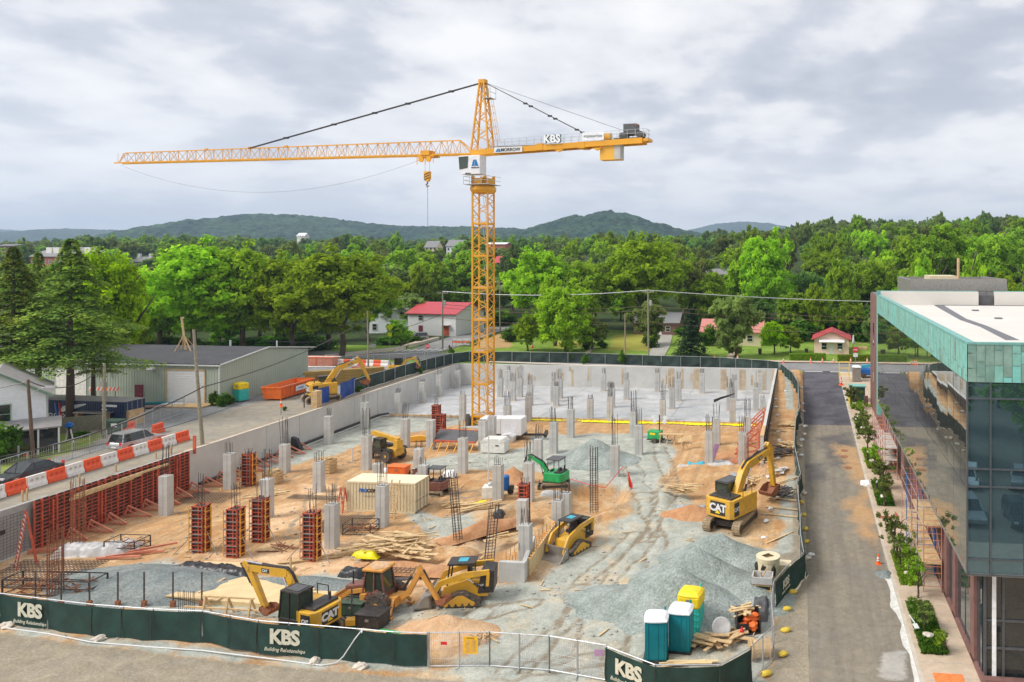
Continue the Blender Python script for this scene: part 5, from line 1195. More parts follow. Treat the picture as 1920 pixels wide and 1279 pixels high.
# spare boom part, light tower and welfare trailer
p=G(780,828); t=T('lift_attachment','yellow jib attachment lying on the soil right of the telehandler','attachment',tuple(p),.25)
MB().prism([(-1.6,.0),(-1.4,.55),(.6,.75),(1.5,.55),(1.5,.15),(0,.1)],-.25,.25).build('arm','yellow',t); MB().lathe([(.3,-.15),(.3,.15)],10,(-1.3,0,.75),'y').build('pulley','orange',t)
p=G(1230,829); t=T('light_tower','green mobile light tower with four lamps on its mast','light tower',tuple(p),-.2)
MB().box(-.95,.75,-.55,.55,.45,1.45).build('cabinet','green',t,bev=.08); MB().beam((-.9,0,.4),(2.0,0,.35),.1).box(-1,1,-.6,.6,.35,.45).build('chassis','black',t)
for sy in (-1,1): MB().wheel((0,sy*.72,.32),.32,.18).build('tyre','rubber',t)
MB().tube((.45,0,1.3),(.45,0,3.4),.07,8).build('mast','black',t); MB().box(-.6,.1,-.56,-.555,1.0,1.25).build('label_plate','yelplastic',t)
for x,z in ((-.35,3.1),(1.2,3.1),(-.2,2.6),(1.1,2.6)): MB().lathe([(.28,0),(.2,.22),(.05,.26)],12,(x,0,z),'y').beam((x,.1,z),(.45,.1,z),.05).build('lamp','white',t)
p=G(915,826); t=T('generator_trailer','large white generator trailer at the foot of the crane mast','trailer',(p.x,p.y+1.2,0),.02)
MB().box(-1.2,1.5,-.95,.95,.75,2.7).box(1.5,4.2,-.95,.95,.6,2.75).build('canopy_body','white',t,bev=.08); MB().beam((4.1,0,.55),(7.1,0,.6),.25).box(-1.2,4.3,-.9,.9,.5,.72).beam((7,-.4,.5),(7,.4,.9),.35,.5).build('chassis','black',t)
MB().box(1.8,2.5,-.96,-.955,1.0,2.3).box(2.8,3.6,-.96,-.955,1.0,2.3).build('door_panel','plastic',t); MB().box(-.9,.3,-.97,-.955,1.6,2.0).build('vent','darkgrey',t)
for x in (1.4,2.4): 
    for sy in (-1,1): MB().wheel((x,sy*.95,.4),.38,.22).build('tyre','rubber',t)
p=G(928,852); t=T('site_box','white steel tool box in front of the generator trailer','tool box',(p.x-.2,p.y+.9,0),0)
MB().box(-1.6,1.3,-.8,.8,.12,1.35).prism([(-1.65,1.35),(-1.2,1.75),(1.0,1.75),(1.35,1.35)],-.82,.82).build('box_body','offwhite',t,bev=.03); MB().box(.2,.6,-.83,-.81,.9,1.05).build('latch','darkgrey',t)
p=G(952,826); tag(MB().prism([(-.8,0),(.9,0),(1.0,.7),(.3,1.0),(-.7,.8)],-.6,.6).build('water_tank','white',loc=(p.x+.1,p.y-.4,0),bev=.08),'small white tank right of the tool box by the crane','tank')
# ---------------------------------------------------------------- cars
def car(label,loc,rz,m,L_=4.8,wd=1.85,H_=1.75,kind='suv'):
    t=T('parked_car',label,'car',tuple(loc),rz); a=L_/2; w=wd/2; bl=.55*H_
    low=[(-a,.35),(-a-.02,.75),(-a+.1,bl),(a*.35,bl+.02),(a*.92,bl*.85),(a,.65),(a-.05,.3),(a*.8,.25),(-a*.9,.25)]
    b=MB().prism(low,-w,w)
    if kind=='suv': top=[(-a+.12,bl),(-a+.35,H_-.05),(a*.1,H_),(a*.42,bl+.02)]
    else: top=[(-a*.78,bl),(-a*.45,H_-.04),(a*.08,H_),(a*.45,bl+.02)]
    n=len(top); v=[(x,-w*(1 if z<bl+.1 else .8),z) for x,z in top]+[(x,w*(1 if z<bl+.1 else .8),z) for x,z in top]
    g=MB().add(v,[tuple(range(n)),tuple(range(2*n-1,n-1,-1))]+[(i,n+i,n+(i+1)%n,(i+1)%n) for i in range(n)])
    bo=b.build('body',m,t,bev=.07); g.build('windows','glassdark',t,bev=.03)
    r_=MB().box(top[1][0]+.03,top[2][0],-w*.78,w*.78,H_-.05,H_+.02)
    for sy in (-1,1):
        for (p,q) in ((top[0],top[1]),(top[3],top[2])): r_.beam((p[0],sy*w*.98,p[1]),(q[0],sy*w*.8,q[1]),.09)
        r_.beam((0,sy*w*.99,bl),(-.05,sy*w*.81,H_-.02),.07)
        if kind=='suv': r_.beam((-a+.4,sy*w*.7,H_+.06),(a*.05,sy*w*.7,H_+.08),.04)
    r_.build('roof',m,t,bev=.02)
    for sx in (-.6,.62):
        for sy in (-1,1):
            w_=MB().wheel((a*sx,sy*(w-.08),.35),.35,.22).build('tyre','rubber',t); MB().lathe([(.05,-.12),(.22,-.115),(.22,.115),(.05,.12)],10,(a*sx,sy*(w-.08),.35),'y').build('rim','silver',w_)
    for sy in (-1,1):
        MB().box(a-.12,a+.01,sy*w*.72-.18,sy*w*.72+.18,.6,.75).build('headlight','white',t); MB().box(-a-.03,-a+.05,sy*w*.8-.12,sy*w*.8+.12,.7,1.0).build('tail_light','red',t)
    MB().box(-a-.04,-a,-.3,.3,.45,.6).build('number_plate','white',t)
    return t
p=G(258,838,3.8); car('silver estate car parked behind the red and white barriers','' or (p.x,p.y,3.82),math.radians(84),'silver',4.8,1.9,1.75)
p=G(50,898,3.8); car('dark grey sedan parked at the left edge behind the mesh fence',(p.x,p.y,3.82),math.radians(-94),'slate',4.9,1.9,1.42,'sedan')
p=GG(757,638); car('black car on the drive before the white house',(p.x,p.y,p.z+.1),math.radians(205),'carblack',4.6,1.8,1.45,'sedan')
p=GG(783,638); car('silver small SUV parked beside the black car',(p.x,p.y,p.z+.1),math.radians(215),'silver',4.5,1.85,1.65)
# ---------------------------------------------------------------- left street
def gable(mb_walls,w,d,h,rh,axis='x'):
    """walls with gable ends; w along x, d along y, origin at front right corner, extends to -x and +y"""
    if axis=='x': return mb_walls.prism([(0,-.5),(d,-.5),(d,h),(d/2,rh),(0,h)],-w,0,'x')
    return mb_walls.prism([(-w,-.5),(0,-.5),(0,h),(-w/2,rh),(-w,h)],0,d,'y')
def roofmesh(w,d,h,rh,axis='x',o=.35,th=.12):
    m=MB()
    if axis=='x':
        s=(rh-h)/(d/2)
        for a,b in ((-o,d/2),(d+o,d/2)):
            za_=h-s*o+.03; m.add([(-w-o,a,za_),(o,a,za_),(o,b,rh+.03),(-w-o,b,rh+.03),(-w-o,a,za_+th),(o,a,za_+th),(o,b,rh+.03+th),(-w-o,b,rh+.03+th)],[(3,2,1,0),(4,5,6,7),(0,1,5,4),(1,2,6,5),(2,3,7,6),(3,0,4,7)])
    else:
        s=(rh-h)/(w/2)
        for a,b in ((o,-w/2),(-w-o,-w/2)):
            za_=h-s*o+.03; m.add([(a,-o,za_),(a,d+o,za_),(b,d+o,rh+.03),(b,-o,rh+.03),(a,-o,za_+th),(a,d+o,za_+th),(b,d+o,rh+.03+th),(b,-o,rh+.03+th)],[(3,2,1,0),(4,5,6,7),(0,1,5,4),(1,2,6,5),(2,3,7,6),(3,0,4,7)])
    return m
def win(t,x0,x1,z0,z1,y,fr='white',face='y',gl='glassdark'):
    if face=='y':
        f=MB().box(x0-.08,x1+.08,y-.06,y,z0-.08,z0).box(x0-.08,x1+.08,y-.06,y,z1,z1+.08).box(x0-.08,x0,y-.06,y,z0,z1).box(x1,x1+.08,y-.06,y,z0,z1).box(x0,x1,y-.05,y,(z0+z1)/2-.03,(z0+z1)/2+.03).build('window',fr,t)
        MB().box(x0,x1,y-.03,y-.005,z0,z1).build('pane',gl,f)
    else:
        f=MB().box(y,y+.06,x0-.08,x1+.08,z0-.08,z0).box(y,y+.06,x0-.08,x1+.08,z1,z1+.08).box(y,y+.06,x0-.08,x0,z0,z1).box(y,y+.06,x1,x1+.08,z0,z1).build('window',fr,t)
        MB().box(y+.005,y+.03,x0,x1,z0,z1).build('pane',gl,f)
t=T('warehouse','long pale green metal warehouse with dark low roof and white roller door','warehouse',(-74.8,89.4,3.8),math.radians(-1))
gable(MB(),46,17,5.1,6.3).build('metal_wall','warehouse',t)
m=MB()
for i in range(115): m.box(-.4*i-.03,-.4*i,-.03,0,0,5.08)
for i in range(42): m.box(0,.03,.4*i,.4*i+.03,0,5.1+1.2*(1-abs(.4*i-8.5)/8.5)-.02)
m.build('cladding_ribs','warehouse',t)
roofmesh(46,17,5.1,6.3,o=.2).build('roof','warehouseroof',t)
m=MB().box(-46.2,.22,-.3,-.18,4.95,5.1); m.beam((.25,-.2,5.14),(.25,8.5,6.4),.1,.16).beam((.25,18.5,5.14),(.25,8.5,6.4),.1,.16).box(-.12,.03,-.16,-.03,0,5.0); m.build('gutter','trimw',t)
m=MB().box(-7.6,-2.2,-.06,-.035,0,4.3); 
for i in range(14): m.box(-7.6,-2.2,-.09,-.06,.3*i,.3*i+.05)
d_=m.build('roller_door','white',t); MB().box(-7.75,-7.6,-.12,-.03,0,4.4).box(-2.2,-2.05,-.12,-.03,0,4.4).box(-7.75,-2.05,-.12,-.03,4.3,4.45).build('door_frame','wood2',d_)
d_=MB().box(-12.3,-11.1,-.07,-.035,0,2.3).build('door','maroond',t); MB().box(-11.4,-11.3,-.13,-.07,1.0,1.1).build('handle','steel',d_)
MB().box(-24,-19.5,-.08,-.035,0,4).build('side_door','offwhite',t); MB().box(-17.6,-16.6,-.08,-.035,0,2.6).build('door','steel',t)
MB().tube((-16.2,-.35,3.8),(-16.2,-.35,6.1),.13,8).lathe([(.2,0),(.3,.12),(.1,.25)],8,(-16.2,-.35,6.1)).build('vent_stack','galv',t)
MB().prism([(0,0),(-.7,.0),(-.6,.3),(0,.3)],-10,-9.2,'x').build('wall_lamp','white',t).location=(0,-.05,4.4)
MB().tube((-10,13.5,5.3),(-10,13.5,6.6),.12,8).tube((-4,15.5,5),(-4,15.5,6.4),.1,8).tube((-28,12,5.3),(-28,12,6.9),.12,8).build('roof_vent','white',t)
q=G(346,659,9.7); t=T('timber_mast','raw timber mast on a braced frame standing on the warehouse roof','timber mast',(q.x,q.y,9.4),.15)
MB().beam((-1.5,-.9,.1),(1.7,-.9,.1),.16).beam((-1.5,.9,.1),(1.7,.9,.1),.16).beam((-1.5,-.9,.1),(-1.5,.9,.1),.16).beam((1.7,-.9,.1),(1.7,.9,.1),.16).build('base_frame','wood',t)
MB().beam((.2,0,.1),(-.4,0,5.1),.2).box(-.5,-.1,-.1,.1,4.9,5.1).build('mast','wood',t)
m=MB()
for x,y in ((-.9,-.8),(1.5,-.8),(-.9,.8),(1.4,.8)): m.beam((x,y,.15),(-.1,0,2.6),.12)
m.build('brace','wood2',t)
# low shed and clutter along the warehouse front
q=G(257,745,3.8); t=T('shed','small tan shed with brown metal roof against the warehouse front','shed',(q.x,q.y,3.8),-.08)
MB().box(-1.7,1.3,0,2,0,2.1).build('shed_body','tan',t); MB().add([(-1.9,-.3,2.15),(1.6,-.3,2.2),(1.6,2.1,2.7),(-1.9,2.1,2.65),(-1.9,-.3,2.25),(1.6,-.3,2.3),(1.6,2.1,2.8),(-1.9,2.1,2.75)],[(3,2,1,0),(4,5,6,7),(0,1,5,4),(1,2,6,5),(2,3,7,6),(3,0,4,7)]).build('shed_roof','rust',t)
for i,(x,y,w,h,z,mt_,lb) in enumerate([(352,762,5.5,2.2,.15,'wood2','large plywood deck lying before the roller door'),(395,757,3,1.6,.1,'wood2','smaller weathered plywood sheet by the warehouse corner'),(300,757,3.5,1,.12,'teal','flat teal sheet on the yard before the maroon door'),(325,760,2.6,.8,.15,'white','white pipes bundle beside the teal sheet'),(285,765,2.5,1.2,.1,'brick','flat rusty sheet in front of the small shed')]):
    q=G(x,y,3.8); MB_=MB().box(-w/2,w/2,-h/2,h/2,0,z); tag(MB_.build('board_sheet',mt_,loc=(q.x,q.y,3.83+.02*i),rz=.15*i),lb,'board')
q=G(363,747,3.8); t=T('leaning_board','white board with red edge leaning by the roller door','board',(q.x,q.y,3.8),-.1); MB().add([(-1,0,0),(.8,0,0),(1.0,.7,1.6),(-.7,.7,1.6)],[(0,1,2,3)]).build('board','white',t); MB().beam((-1,0,0),(-.7,.7,1.6),.12).beam((.8,0,0),(1,.7,1.6),.12).beam((-.7,.7,1.6),(1,.7,1.6),.12).build('frame','red',t)
# red corrugated house end seen between trees behind the warehouse, and navy container
def container(label,loc,rz,L_,wd,H_,m,rm,doors=True,marks=None):
    t=T('shipping_container',label,'container',loc,rz)
    b=MB().box(-L_/2+.05,L_/2-.05,.05,wd-.05,.12,H_-.06)
    n=int(L_/.3)
    for i in range(n): x=-L_/2+.15+i*.3; b.box(x,x+.15,0.01,.06,.2,H_-.15).box(x,x+.15,wd-.06,wd-.01,.2,H_-.15)
    b.build('side_wall',m,t)
    MB().box(-L_/2,L_/2,0,wd,H_-.07,H_).build('roof',rm,t)
    f=MB()
    for x in (-L_/2,L_/2-.12):
        for y in (-.01,wd-.11): f.box(x,x+.12,y,y+.12,0,H_-.075)
    for y in (-.012,wd-.1): f.box(-L_/2,L_/2,y,y+.11,0,.16).box(-L_/2,L_/2,y,y+.11,H_-.16,H_-.073)
    f.build('frame',m,t)
    for s in (0,1):
        d_=MB().box(L_/2-.05,L_/2-.01,.06+s*(wd-.1)/2,.02+(s+1)*(wd-.1)/2,.15,H_-.15).build('door',m,t)
        k=MB()
        for y in (.3,.85): k.tube((L_/2+.03,y+s*wd/2,.1),(L_/2+.03,y+s*wd/2,H_-.1),.03,6); k.box(L_/2,L_/2+.08,y+s*wd/2-.15,y+s*wd/2+.15,1.05,1.12)
        k.build('lock_rods','steel',d_)
    return t
a=G(243,797,3.8)
t=container('long navy blue shipping container beside the cedar, with white winged logo',(a.x-6.2,a.y-.4,3.8),math.radians(-3),12.6,2.5,2.8,'navy','controof')
m=MB()
for i in range(7): m.prism([(-2.6+.1*i,1.25+.12*i),(-.2+.28*i-.25,1.75+.09*i),(-.3+.28*i-.25,1.88+.09*i),(-2.5+.1*i,1.33+.12*i)],-.03,-.015)
m.build('wing_emblem','white',t); text('CLO LOGISTICS',.62,'white',t,(-1.7,-.03,.95),(pi/2,0,0),.004,.015,0); text('GLOBAL',.3,'white',t,(-2.3,-.03,.5),(pi/2,0,0),.003,.005)
MB().box(3.3,5.3,-.02,-.01,2.15,2.4).box(3.3,4.0,-.02,-.01,1.75,1.9).build('number_marks','pwhite',t)
a=G(712,967); a=Vector((-37.6,63.7,0))
t=container('tan shipping container in the middle of the site with a blue and black company name',tuple(a),0,6.55,2.5,2.75,'tan','tanroof')
text('PRO',.42,'blue',t,(-1.7,-.03,1.95),(pi/2,0,0),.004,.02,.25); text('CON',.42,'black',t,(-.85,-.03,1.95),(pi/2,0,0),.004,.02,.25); text('540-463-2780',.22,'steel',t,(-1.0,-.03,1.45),(pi/2,0,0),.003,.0)
# ladders
def ladder(name,label,loc,rz,lean,L_,w,m,step=False):
    t=T(name,label,'ladder',loc,rz); a=MB(); top=Vector((0,lean,math.sqrt(L_*L_-lean*lean)))
    for s in (-1,1): a.beam((s*w/2,0,0),(s*w/2*(.8 if step else 1),top.y,top.z),.1,.07)
    a.build('rails',m,t); r=MB(); n=int(L_/.32)
    for i in range(1,n): f=i/n; r.beam((-w/2,top.y*f,top.z*f),(w/2,top.y*f,top.z*f),.06)
    r.build('rungs',m if not step else 'galv',t)
    if step:
        b=MB()
        for s in (-1,1): b.beam((s*w/2,lean*2,0),(s*w/2*.8,top.y,top.z),.08)
        b.build('rear_legs',m,t)
q=G(733,972); ladder('timber_ladder','home made timber ladder leaning on the front of the tan container',(q.x,q.y-.15,0),-.05,.9,3.3,.75,'wood2')
q=G(637,962); ladder('step_ladder','red and silver step ladder at the left end of the tan container',(q.x,q.y,0),-.2,.35,2.2,.6,'formred',True)
q=G(14,1070); ladder('step_ladder','tall red step ladder at the left edge by the unfinished wall',(q.x+.4,q.y+.2,0),-.6,.6,4.2,1.0,'formred',True)
# white house at the left edge
t=T('house','white clapboard house with grey gable roof at the left edge','house',tuple(G(86,842,3.8)),math.radians(47))
gable(MB(),7,9,5.6,7.9,'y').build('siding_wall','siding',t)
m=MB()
for i in range(26): m.box(-7.03,.03,-.03,0,.2+.21*i,.22+.21*i).box(0,.03,0,9,.2+.21*i,.22+.21*i)
m.build('clapboard_lines','trimw',t); roofmesh(7,9,5.6,7.9,'y',.5).build('roof','housegrey',t)
MB().beam((.45,-.45,5.4),(-3.5,-.45,7.95),.1,.3).beam((-7.45,-.45,5.4),(-3.5,-.45,7.95),.1,.3).build('bargeboard','greentrim',t)
win(t,-3.9,-2.6,3.0,4.8,-.035,'greentrim'); win(t,-6.9,-6.2,3.0,4.8,-.035,'greentrim')
MB().add([(-7.2,-2.6,2.5),(1.2,-2.6,2.5),(1.2,0,3.1),(-7.2,0,3.1),(-7.2,-2.6,2.62),(1.2,-2.6,2.62),(1.2,0,3.22),(-7.2,0,3.22)],[(3,2,1,0),(4,5,6,7),(0,1,5,4),(1,2,6,5),(2,3,7,6),(3,0,4,7)]).build('porch_roof','housegrey',t)
for x in (-6.9,-4.9,-3.3,-1.9,-.5,1.0): MB().box(x-.07,x+.07,-2.5,-2.36,0,2.5).build('porch_post','white',t)
MB().box(-7,1,-2.3,-2.25,.2,2.4).build('porch_screen','glassdark',t)
q=G(3,745,3.8)
# picket fences, bins and clutter behind the white house
a,b=G(90,815,3.8),G(190,806,3.8); m=MB(); n=60
for i in range(n): p=a.lerp(b,i/n)-a; m.box(p.x,p.x+.15,p.y,p.y+.04,0,1.7)
tag(m.build('board_fence','poleg',loc=a),'weathered board fence between the white house and the pole','fence')
q=G(205,812,3.8); t=T('utility_cabinet','green utility cabinet beside the pole before the navy container','cabinet',(q.x+.6,q.y,3.8)); MB().box(-1,1,-.6,.6,0,1.5).build('cabinet_body','greenbox',t,bev=.05); MB().box(.2,.9,-.61,-.6,.8,1.2).build('label_plate','white',t)
q=G(213,800,3.8); tag(MB().prism([(-1.2,0),(1.2,0),(1.2,1.7),(.2,1.75),(-1.2,.4)],0,2.0).build('plywood_box','wood2',loc=(q.x+.3,q.y+.4,3.8)),'orange brown plywood box in front of the navy container doors','box')
q=G(180,800,3.8); t=T('work_table','long grey topped table in front of the navy container','table',(q.x-.5,q.y+.3,3.8)); MB().box(-2.2,2.2,-.5,.6,1.5,1.62).build('table_top','steel',t)
for x in (-1.9,1.6): MB().box(x,x+.15,-.4,.5,0,1.5).build('leg','wood2',t)
q=G(108,797,3.8); t=T('boat_boards','red and blue narrow boards leaning at the left end of the navy container','boards',(q.x-.3,q.y+.5,3.8)); MB().beam((0,0,0),(-.6,.2,2.4),.35,.15).build('blue_board','blue',t); MB().beam((.45,0,0),(-.15,.2,2.4),.3,.15).build('red_board','red',t)
q=G(130,830,3.8); t=T('outboard_motor','blue topped outboard motor on a white stand behind the white house','boat motor',(q.x,q.y,3.8)); MB().blob((0,0,1.8),(.4,.3,.3),3).build('cowl','blue',t); MB().beam((0,0,1.6),(.1,0,.4),.2).build('shaft','black',t); MB().beam((-.5,0,0),(-.1,0,1.4),.1).beam((.5,0,0),(.1,0,1.4),.1).build('stand','white',t)
q=G(196,800,3.8); 
t=T('striped_barrier','red and white striped road barrier board behind the navy container','barrier board',(-90.5,88.5,3.8)); m=MB().box(-2.2,2.2,0,.05,1.6,2.1); m.build('board','white',t); m=MB()
for i in range(8): m.add([(-2.1+i*.55,-.01,1.6),(-1.85+i*.55,-.01,1.6),(-1.6+i*.55,-.01,2.1),(-1.85+i*.55,-.01,2.1)],[(0,1,2,3)])
m.build('stripes','coneo',t); MB().beam((-1.6,0,0),(-1.6,0,1.6),.1).beam((1.6,0,0),(1.6,0,1.6),.1).build('stand','steel',t)
# water filled barriers
def barrier_proto(col):
    L_=1.7; m=MB()
    for x0,x1 in ((-L_/2,-.55),(.55,L_/2)): pass
    prof=[(-.30,0),(.30,0),(.26,.28),(.14,.5),(.12,1.05),(-.12,1.05),(-.14,.5),(-.26,.28)]
    m.prism(prof,-L_/2+.06,L_/2-.06,'x'); t=T('x','x','barrier'); o=m.build('shell',col,t,bev=.04)
    k=MB()
    for x in (-.45,0,.45): k.box(x-.1,x+.1,-.16,.16,.62,.78)
    k.build('hand_holes','red' if col=='baro' else 'kerbm',t); s=MB()
    for x in (-.7,-.25,.25,.7): s.box(x-.04,x+.04,-.27,.27,.02,.35)
    s.build('ribs',col,t); return t
bw_,bo_=barrier_proto('barw'),barrier_proto('baro')
for nme,b in (('white',bw_),('orange',bo_)): b.name='traffic_barrier'
def bars(p0,p1,n,start,fmt,grp,first):
    for i in range(n):
        c=(i+start)%2; src=(bw_,bo_)[c]; p=Vector(p0).lerp(Vector(p1),(i+.5)/n); a=math.atan2(p1[1]-p0[1],p1[0]-p0[0])+RND.uniform(-.03,.03)
        lb=fmt%(('white','orange red')[c],ordw(i))
        if first and c not in used: used.add(c); o=src; o.location=p; o.rotation_euler[2]=a; o['label']=lb; o['group']=grp; o['kind']='thing'
        else: o=dup(src,p,a,lb); o['group']=grp; o['kind']='thing'
used=set()
bars(Vector((-63.6,45.26,3.8)),Vector((-64.0,72.14,3.8)),16,0,'%s water filled barrier along the left street, %s from the front left','water barriers along the left street',True)
bars(G(618,684,3.8),G(728,687,3.8),8,1,'%s water filled barrier across the yard end, %s from the left','water barriers across the yard end',False)
q=G(240,805,3.8)
for i,(x,y) in enumerate(((238,810),(296,812))): o=dup(bo_,G(x,y,3.8),math.radians(84)+i*.3,'orange red water barrier lying beyond the silver estate car, %s one'%('left','right')[i]); o['group']='loose barriers by the silver car'
q=G(613,690,3.8); t=T('mesh_bin','red netted enclosure of pipes at the warehouse end','enclosure',(-83.5,121.5,3.8),.02)
MB().box(-2.8,2.9,-.1,2.2,0,1.5).build('net','formpink',t); MB().box(-2.9,3.0,-.15,-.1,1.45,1.55).box(-.1,0,-.16,-.1,0,1.5).build('edge_frame','coneo',t)
tag(MB().box(-2.6,2.6,-.4,.4,0,.8).build('brick_stack','brickred',loc=G(690,697,3.8)),'low stack of red bricks in front of the barriers at the yard end','bricks')
for i in range(5):
    t_=MB(); tag(t_.box(-5.5+.25*(i%2),5.6-.3*(i%3),-.6,.6,0,.42).build('timber_bundle','brownlumber',loc=tuple(G(640,722,3.8)+Vector((0,.9,.45*i))),rz=.62),'strapped bundle of brown planks behind the street excavator boom, %s from the ground'%ordw(i),'timber bundle',group='brown plank stack')
# orange skip, toilets
a=G(503,752,3.8); t=T('skip','long orange open top skip beside the warehouse gable','skip',(a.x+.3,a.y+.3,3.8),math.radians(93))
m=MB(); L_=7.2; m.add([(0,-1.2,0.2),(L_-.5,-1.2,.2),(L_-.5,1.2,.2),(0,1.2,.2),(-.2,-1.35,1.75),(L_,-1.35,1.75),(L_,1.35,1.75),(-.2,1.35,1.75)],[(3,2,1,0),(0,1,5,4),(1,2,6,5),(2,3,7,6),(3,0,4,7)])
m.build('skip_body','orange',t); m=MB()
for i in range(9): x=.3+i*.82; m.beam((x,-1.24,.3),(x,-1.4,1.75),.1).beam((x,1.24,.3),(x,1.4,1.75),.1)
m.beam((-.2,-1.38,1.75),(L_,-1.38,1.75),.14).beam((-.2,1.38,1.75),(L_,1.38,1.75),.14).beam((-.2,-1.38,1.75),(-.2,1.38,1.75),.14).beam((L_,-1.38,1.75),(L_,1.38,1.75),.14)
m.build('ribs','orange',t); MB().box(.1,L_-.6,-1.15,1.15,.5,1.2).build('rubble','joint',t); MB().add([(2.8,-1.47,.75),(5,-1.47,.75),(5,-1.50,1.45),(2.8,-1.50,1.45)],[(0,1,2,3)]).build('company_sign','pwhite',t); text('RUBBISH',.3,'blue',t,(3.9,-1.53,1.1),(pi/2,0,0),.004,.0) 
def toilet(label,loc,rz,body='teal',top='pwhite',s=1,kind=0):
    t=T('portable_toilet',label,'toilet',loc,rz,None,s)
    b=MB().prism([(-.55,-.55),(.55,-.55),(.57,.55),(-.57,.55)],.12,2.05,'z')
    for x in (-.4,.1,.4): b.box(x-.03,x+.03,-.575,-.55,.2,1.95)
    b.box(.55,.575,-.45,.45,.2,1.95); b.build('cabin',body,t,bev=.04)
    if kind: 
        MB().prism([(-.62,-.62),(.62,-.62),(.62,.62),(-.62,.62)],1.45,2.1,'z').build('upper_shell',top,t,bev=.12); r=MB()
        for z in (.5,.85,1.15): r.box(-.585,.585,-.585,.6,z,z+.06)
        r.build('bands',body,t)
        MB().box(-.12,.2,-.64,-.62,1.8,1.95).build('label_plate','steel',t)
    rr=[(.64,0),(.64,.06),(.5,.18),(.25,.25),(.02,.27)]
    vs=[];n=16
    for r,z in rr:
        for i in range(n):
            a=2*pi*i/n; q=max(abs(math.cos(a)),abs(math.sin(a)))**.75; vs.append((r*math.cos(a)/q,r*math.sin(a)/q,2.06+z))
    MB().add(vs,[(j*n+i,j*n+(i+1)%n,(j+1)*n+(i+1)%n,(j+1)*n+i) for j in range(4) for i in range(n)]+[tuple(range(n)),tuple(range(4*n,5*n))]).build('roof',top,t)
    MB().box(-.65,.65,-.65,.65,0,.12).build('skid','black',t); MB().box(-.42,.42,.575,.6,.2,1.95).build('door',body,t)
    MB().tube((.42,.42,1.9),(.42,.42,2.42),.05,8).build('vent_pipe',body,t)
    return t
toilet('teal portable toilet with white roof, nearest the corner fence',tuple(G(1231,1232)),math.radians(6),s=1.12)
toilet('teal portable toilet with white roof, close right of the nearest one',tuple(G(1277,1216)),math.radians(-4),s=1.12)
toilet('yellow topped aqua portable toilet behind the two teal ones',tuple(G(1296,1183)),math.radians(-8),'aqua','yelplastic',1.15,1)
toilet('yellow topped aqua portable toilet against the warehouse gable',tuple(G(452,752,3.8)),math.radians(-20),'aqua','yelplastic',1.1,1)
q=GG(1606,716); toilet('grey and blue portable toilet at the far end of the service road',(q.x,q.y,gz(q.x,q.y)),0,'steel','pwhite',1.15)
# poles and overhead wires
POLES={}
def pole(key,label,p,h,m='pole',r=.15,lean=0,arms=(),trans=None,lamp=None):
    t=T('utility_pole',label,'pole',tuple(p)); MB().tube((0,0,-.3),(lean,0,h),r*1.15,10,r*.75).build('shaft',m,t)
    for z in arms: MB().beam((-1.1+lean,0,z),(1.1+lean,0,z),.1,.12).build('crossarm',m,t); 
    for z in arms:
        for x in (-1,-.5,.5,1): MB().lathe([(.05,0),(.08,.08),(.03,.2)],6,(x+lean,0,z+.05)).build('insulator','offwhite',t)
    if trans: MB().lathe([(.05,-.1),(.26,0),(.28,.9),(.1,1.0)],10,(trans[0],-.1,trans[1])).build('transformer','galv',t)
    if lamp: MB().path([(0,0,h-1.3),(.8,-.1,h-.8),(1.7,-.2,h-.6)],.04,6).box(1.6,2.6,-.35,-.1,h-.68,h-.5).build('street_lamp','galv',t)
    POLES[key]=(Vector(p)+Vector((lean,0,h)),t)
pole('a','leaning weathered pole at the left wall top, tallest near the street','' or G(380,834,3.8),13.0-1.2,'poleg',.17,-1.0)
pole('b','brown pole with a street lamp arm before the white house',G(63,862,3.8),7.6,'poled',.15,-.6,lamp=1)
pole('c','greenish pole in front of the navy container',G(195,822,3.8),7.9,'poleg',.16,.05)
pole('d','thin weathered pole on the yard beside the rear street fence',G(691,704,3.8),10.4,'poleg',.13,-.2)
q=GG(830,656); pole('e','grey pole with white transformer before the red roofed white building',q,11.8,'poleg',.16,0,(11.5,),(.45,9.0))
q=GG(938,622); pole('f','distant pole with transformer just right of the crane mast',q,12.5,'poleg',.17,-.2,(12.2,),(.4,10.5))
q=GG(1216,668); pole('g','tall grey pole with white transformer on the lawn beside the driveway',q,12.8,'poleg',.17,-.1,(12.5,),(.45,9.9))
q=GG(1172,668); pole('h','short brown pole standing alone on the lawn behind the rear fence',q,8.4,'pole',.13)
q=GG(1590,640); pole('i','thin pole behind the little red roofed house',q,6,'poleg',.1)
q=GG(1368,590); pole('j','far pole seen between the tall trees right of the driveway',q,13,'poleg',.2,0,(12.6,))
q=Vector((-2,143,3)); 
def wire(label,a,b,sag=.6,r=.022,n=14,m='black'):
    a,b=Vector(a),Vector(b); P=[a.lerp(b,i/n)-Vector((0,0,sag*4*(i/n)*(1-i/n))) for i in range(n+1)]; o=a.copy(); tag(MB().path([p-o for p in P],r,4).build('overhead_wire',m,loc=o),label,'wire',group='overhead wires')
g_,e__,f_=POLES['g'][0],POLES['e'][0],POLES['f'][0]
R_=Vector((35,146,14.0))
for i,(dz,l) in enumerate(((.1,'top'),(-3.0,'second'),(-3.8,'third'),(-6.2,'lowest'))):
    wire('%s power line from the transformer pole right to the copper building'%l,g_+Vector((0,0,dz)),R_+Vector((0,0,dz*1.0)),.7,.07 if dz>-1 else .045,m='galv' if dz>-1 else 'poled')
    wire('%s power line between lawn transformer pole and red roofed building pole'%l,e__+Vector((0,0,dz*.85)),g_+Vector((0,0,dz)),.9,.07 if dz>-1 else .045,m='galv' if dz>-1 else 'poled')
